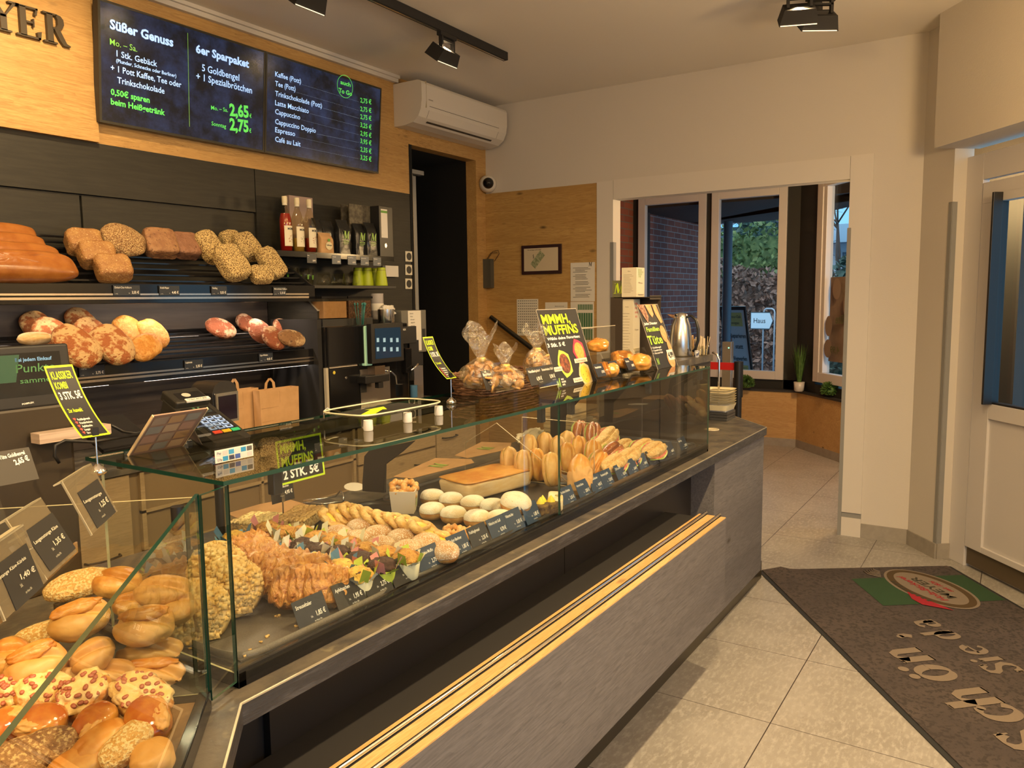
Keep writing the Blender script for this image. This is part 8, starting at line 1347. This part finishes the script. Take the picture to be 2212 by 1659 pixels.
arch = [(.16, .70), (.26, .88), (.42, .97), (.58, .92), (.66, .75), (.66, .45), (.66, 0)]
G = dict(n=[('r', [(.14, 0), (.14, 1.0)]), ('r', arch), ser(.14, .02), ser(.66, .02), ('p', [(-.04, .92), (.14, 1.02), (.14, .92)])], h=[('r', [(.14, 0), (.14, 1.5)]), ('r', arch), ser(.14, .02), ser(.66, .02), ser(.08, 1.49, .2)], o=[('r', arc(.42, .5, .33, .46, 0, 360, 28))], c=[('r', arc(.44, .5, .34, .46, 50, 320, 24)), ('d', (.66, .80, .11, .11))],
         S=[('r', [(.72, 1.18), (.60, 1.36), (.42, 1.42), (.22, 1.34), (.14, 1.14), (.24, .94), (.46, .78), (.66, .60), (.72, .36), (.58, .10), (.36, .0), (.16, .08), (.04, .30)]), ('p', [(.70, 1.42), (.78, 1.42), (.78, 1.05), (.72, 1.05)]), ('p', [(-.02, 0), (.05, 0), (.05, .38), (-.02, .38)])], i=[('r', [(.14, 0), (.14, 1.0)]), ser(.14, .02), ('d', (.14, 1.30, .13, .13)), ('p', [(-.04, .92), (.14, 1.02), (.14, .92)])], e=[('r', arc(.44, .5, .34, .46, 12, 310, 26)), ('r', [(.12, .52), (.78, .56)])],
         d=[('r', arc(.38, .48, .28, .46, 0, 360, 26)), ('r', [(.68, 0), (.68, 1.5)]), ser(.74, .02, .2), ser(.62, 1.49, .2)], a=[('r', arc(.30, .27, .22, .26, 0, 360, 20)), ('r', [(.08, .80), (.20, .95), (.38, .96), (.54, .86), (.56, .66), (.56, .06)]), ser(.64, .02, .2)], comma=[('d', (.14, .06, .13, .13)), ('r', [(.20, .05), (.20, -.16), (.08, -.34)])])
def gl(ch, l, w, s): place(q, G[ch], -l, -w, s)
for ch, l, w, s in (('S', 1.845, .455, .150), ('c', 1.665, .435, .155), ('h', 1.545, .418, .155), ('o', 1.345, .372, .155), ('n', 1.175, .356, .155), ('comma', .955, .335, .135), ('S', 1.298, .668, .108), ('i', 1.190, .652, .108), ('e', 1.125, .640, .108), ('d', .968, .606, .108), ('a', .830, .585, .108), ('S', 1.47, .70, .075)): gl(ch, l, w, s)
for l, w in ((1.252, .170), (1.320, .182)): place(q, [('d', (0, 0, .14, .14))], -l, -w, .155)
q.build('lettering', MI, e)
MGn = mat('mat_green', (.020, .060, .022), .95, bump=.5, bscale=420); q = MB(); q.add([(-.18, -.445, .0102), (-.57, -.43, .0102), (-.535, -1.095, .0102), (-.16, -1.097, .0102)], [(3, 2, 1, 0)]); 
if True: q.f = [f[::-1] for f in q.f]; q.f = [f[::-1] for f in q.f]
q.build('green_field', MGn, e)
ctr = (-.345, -.80); a_ = math.atan(.155)
def ell(q_, rx, ry, z, i=0, cx=0, cy=0, n=48, st=0): c_, s_ = math.cos(a_), math.sin(a_); q_.add([(ctr[0]+cx+rx*math.cos(t)*c_-ry*math.sin(t)*s_, ctr[1]+cy+rx*math.cos(t)*s_+ry*math.sin(t)*c_, z) for t in np.linspace(0, 2*math.pi, n+1)[:-1]], [tuple(range(n))], i)
q = MB(); ell(q, .30, .175, .0112); q.build('oval_border', MI, e); q = MB(); ell(q, .285, .160, .0118); q.build('wreath_ring', mat('mat_brown', (.070, .042, .014), .95), e); q = MB(); ell(q, .245, .125, .0124); q.build('oval_field', MI, e)
q = MB(M=TR(ctr[0], ctr[1], 0)@RZ(a_)); text(q, 'Holz-Bäckerei', 0, .030, .040, w=.36, align='c', z=.0132, shear=.25, bold=.02); text(q, 'seit 1826', 0, -.085, .030, w=.16, align='c', z=.0132, shear=.25, bold=.02); q.add([(-.30, .10, .0128), (-.20, .20, .0128), (-.12, .20, .0128), (-.02, .155, .0128), (-.16, .13, .0128)], [(0, 4, 3, 2, 1)]); q.build('red_script', mat('mat_red', (.30, .010, .022), .95), e)
q = MB(M=TR(ctr[0], ctr[1], 0)@RZ(a_)); text(q, 'MEYER', 0, -.036, .052, w=.32, align='c', z=.0132, bold=.02)
for k in range(9): rect(q, -.17+k*.035, .135-.004*abs(k-4), -.15+k*.035, .16-.004*abs(k-4), .0134)
q.build('shop_name', mat('mat_dark', (.045, .038, .024), .95), e); q = MB(M=TR(ctr[0], ctr[1], 0)@RZ(a_))
for k in range(5): q.tube([(.20+.02*k, .15-.012*k, .0125), (.26+.014*k, .19-.018*k, .0125), (.31+.006*k, .185-.02*k, .0125)], .003, 4)
q.build('ear_outline', MI, e)

for _x, _y, _z, _e in FILL_GLOBES:  # globe bodies and cords for the added fill lights, all out of view
    e = empty('fill_globe', 'added fill light globe outside the framed view', 'lamp', (_x, _y, _z), group='added fill globes'); MB().lathe([(.16*math.sin(t), .16*math.cos(t)) for t in np.linspace(2.95, .2, 14)], 24, cap=False).build('shade', glass('fill_globe_clear', (.98, .96, .92), 1.3), e); MB().cyl((0, 0, .15), (0, 0, (ZC if _x < 5 else 2.76)-_z), .004).build('cord', BLACK, e)
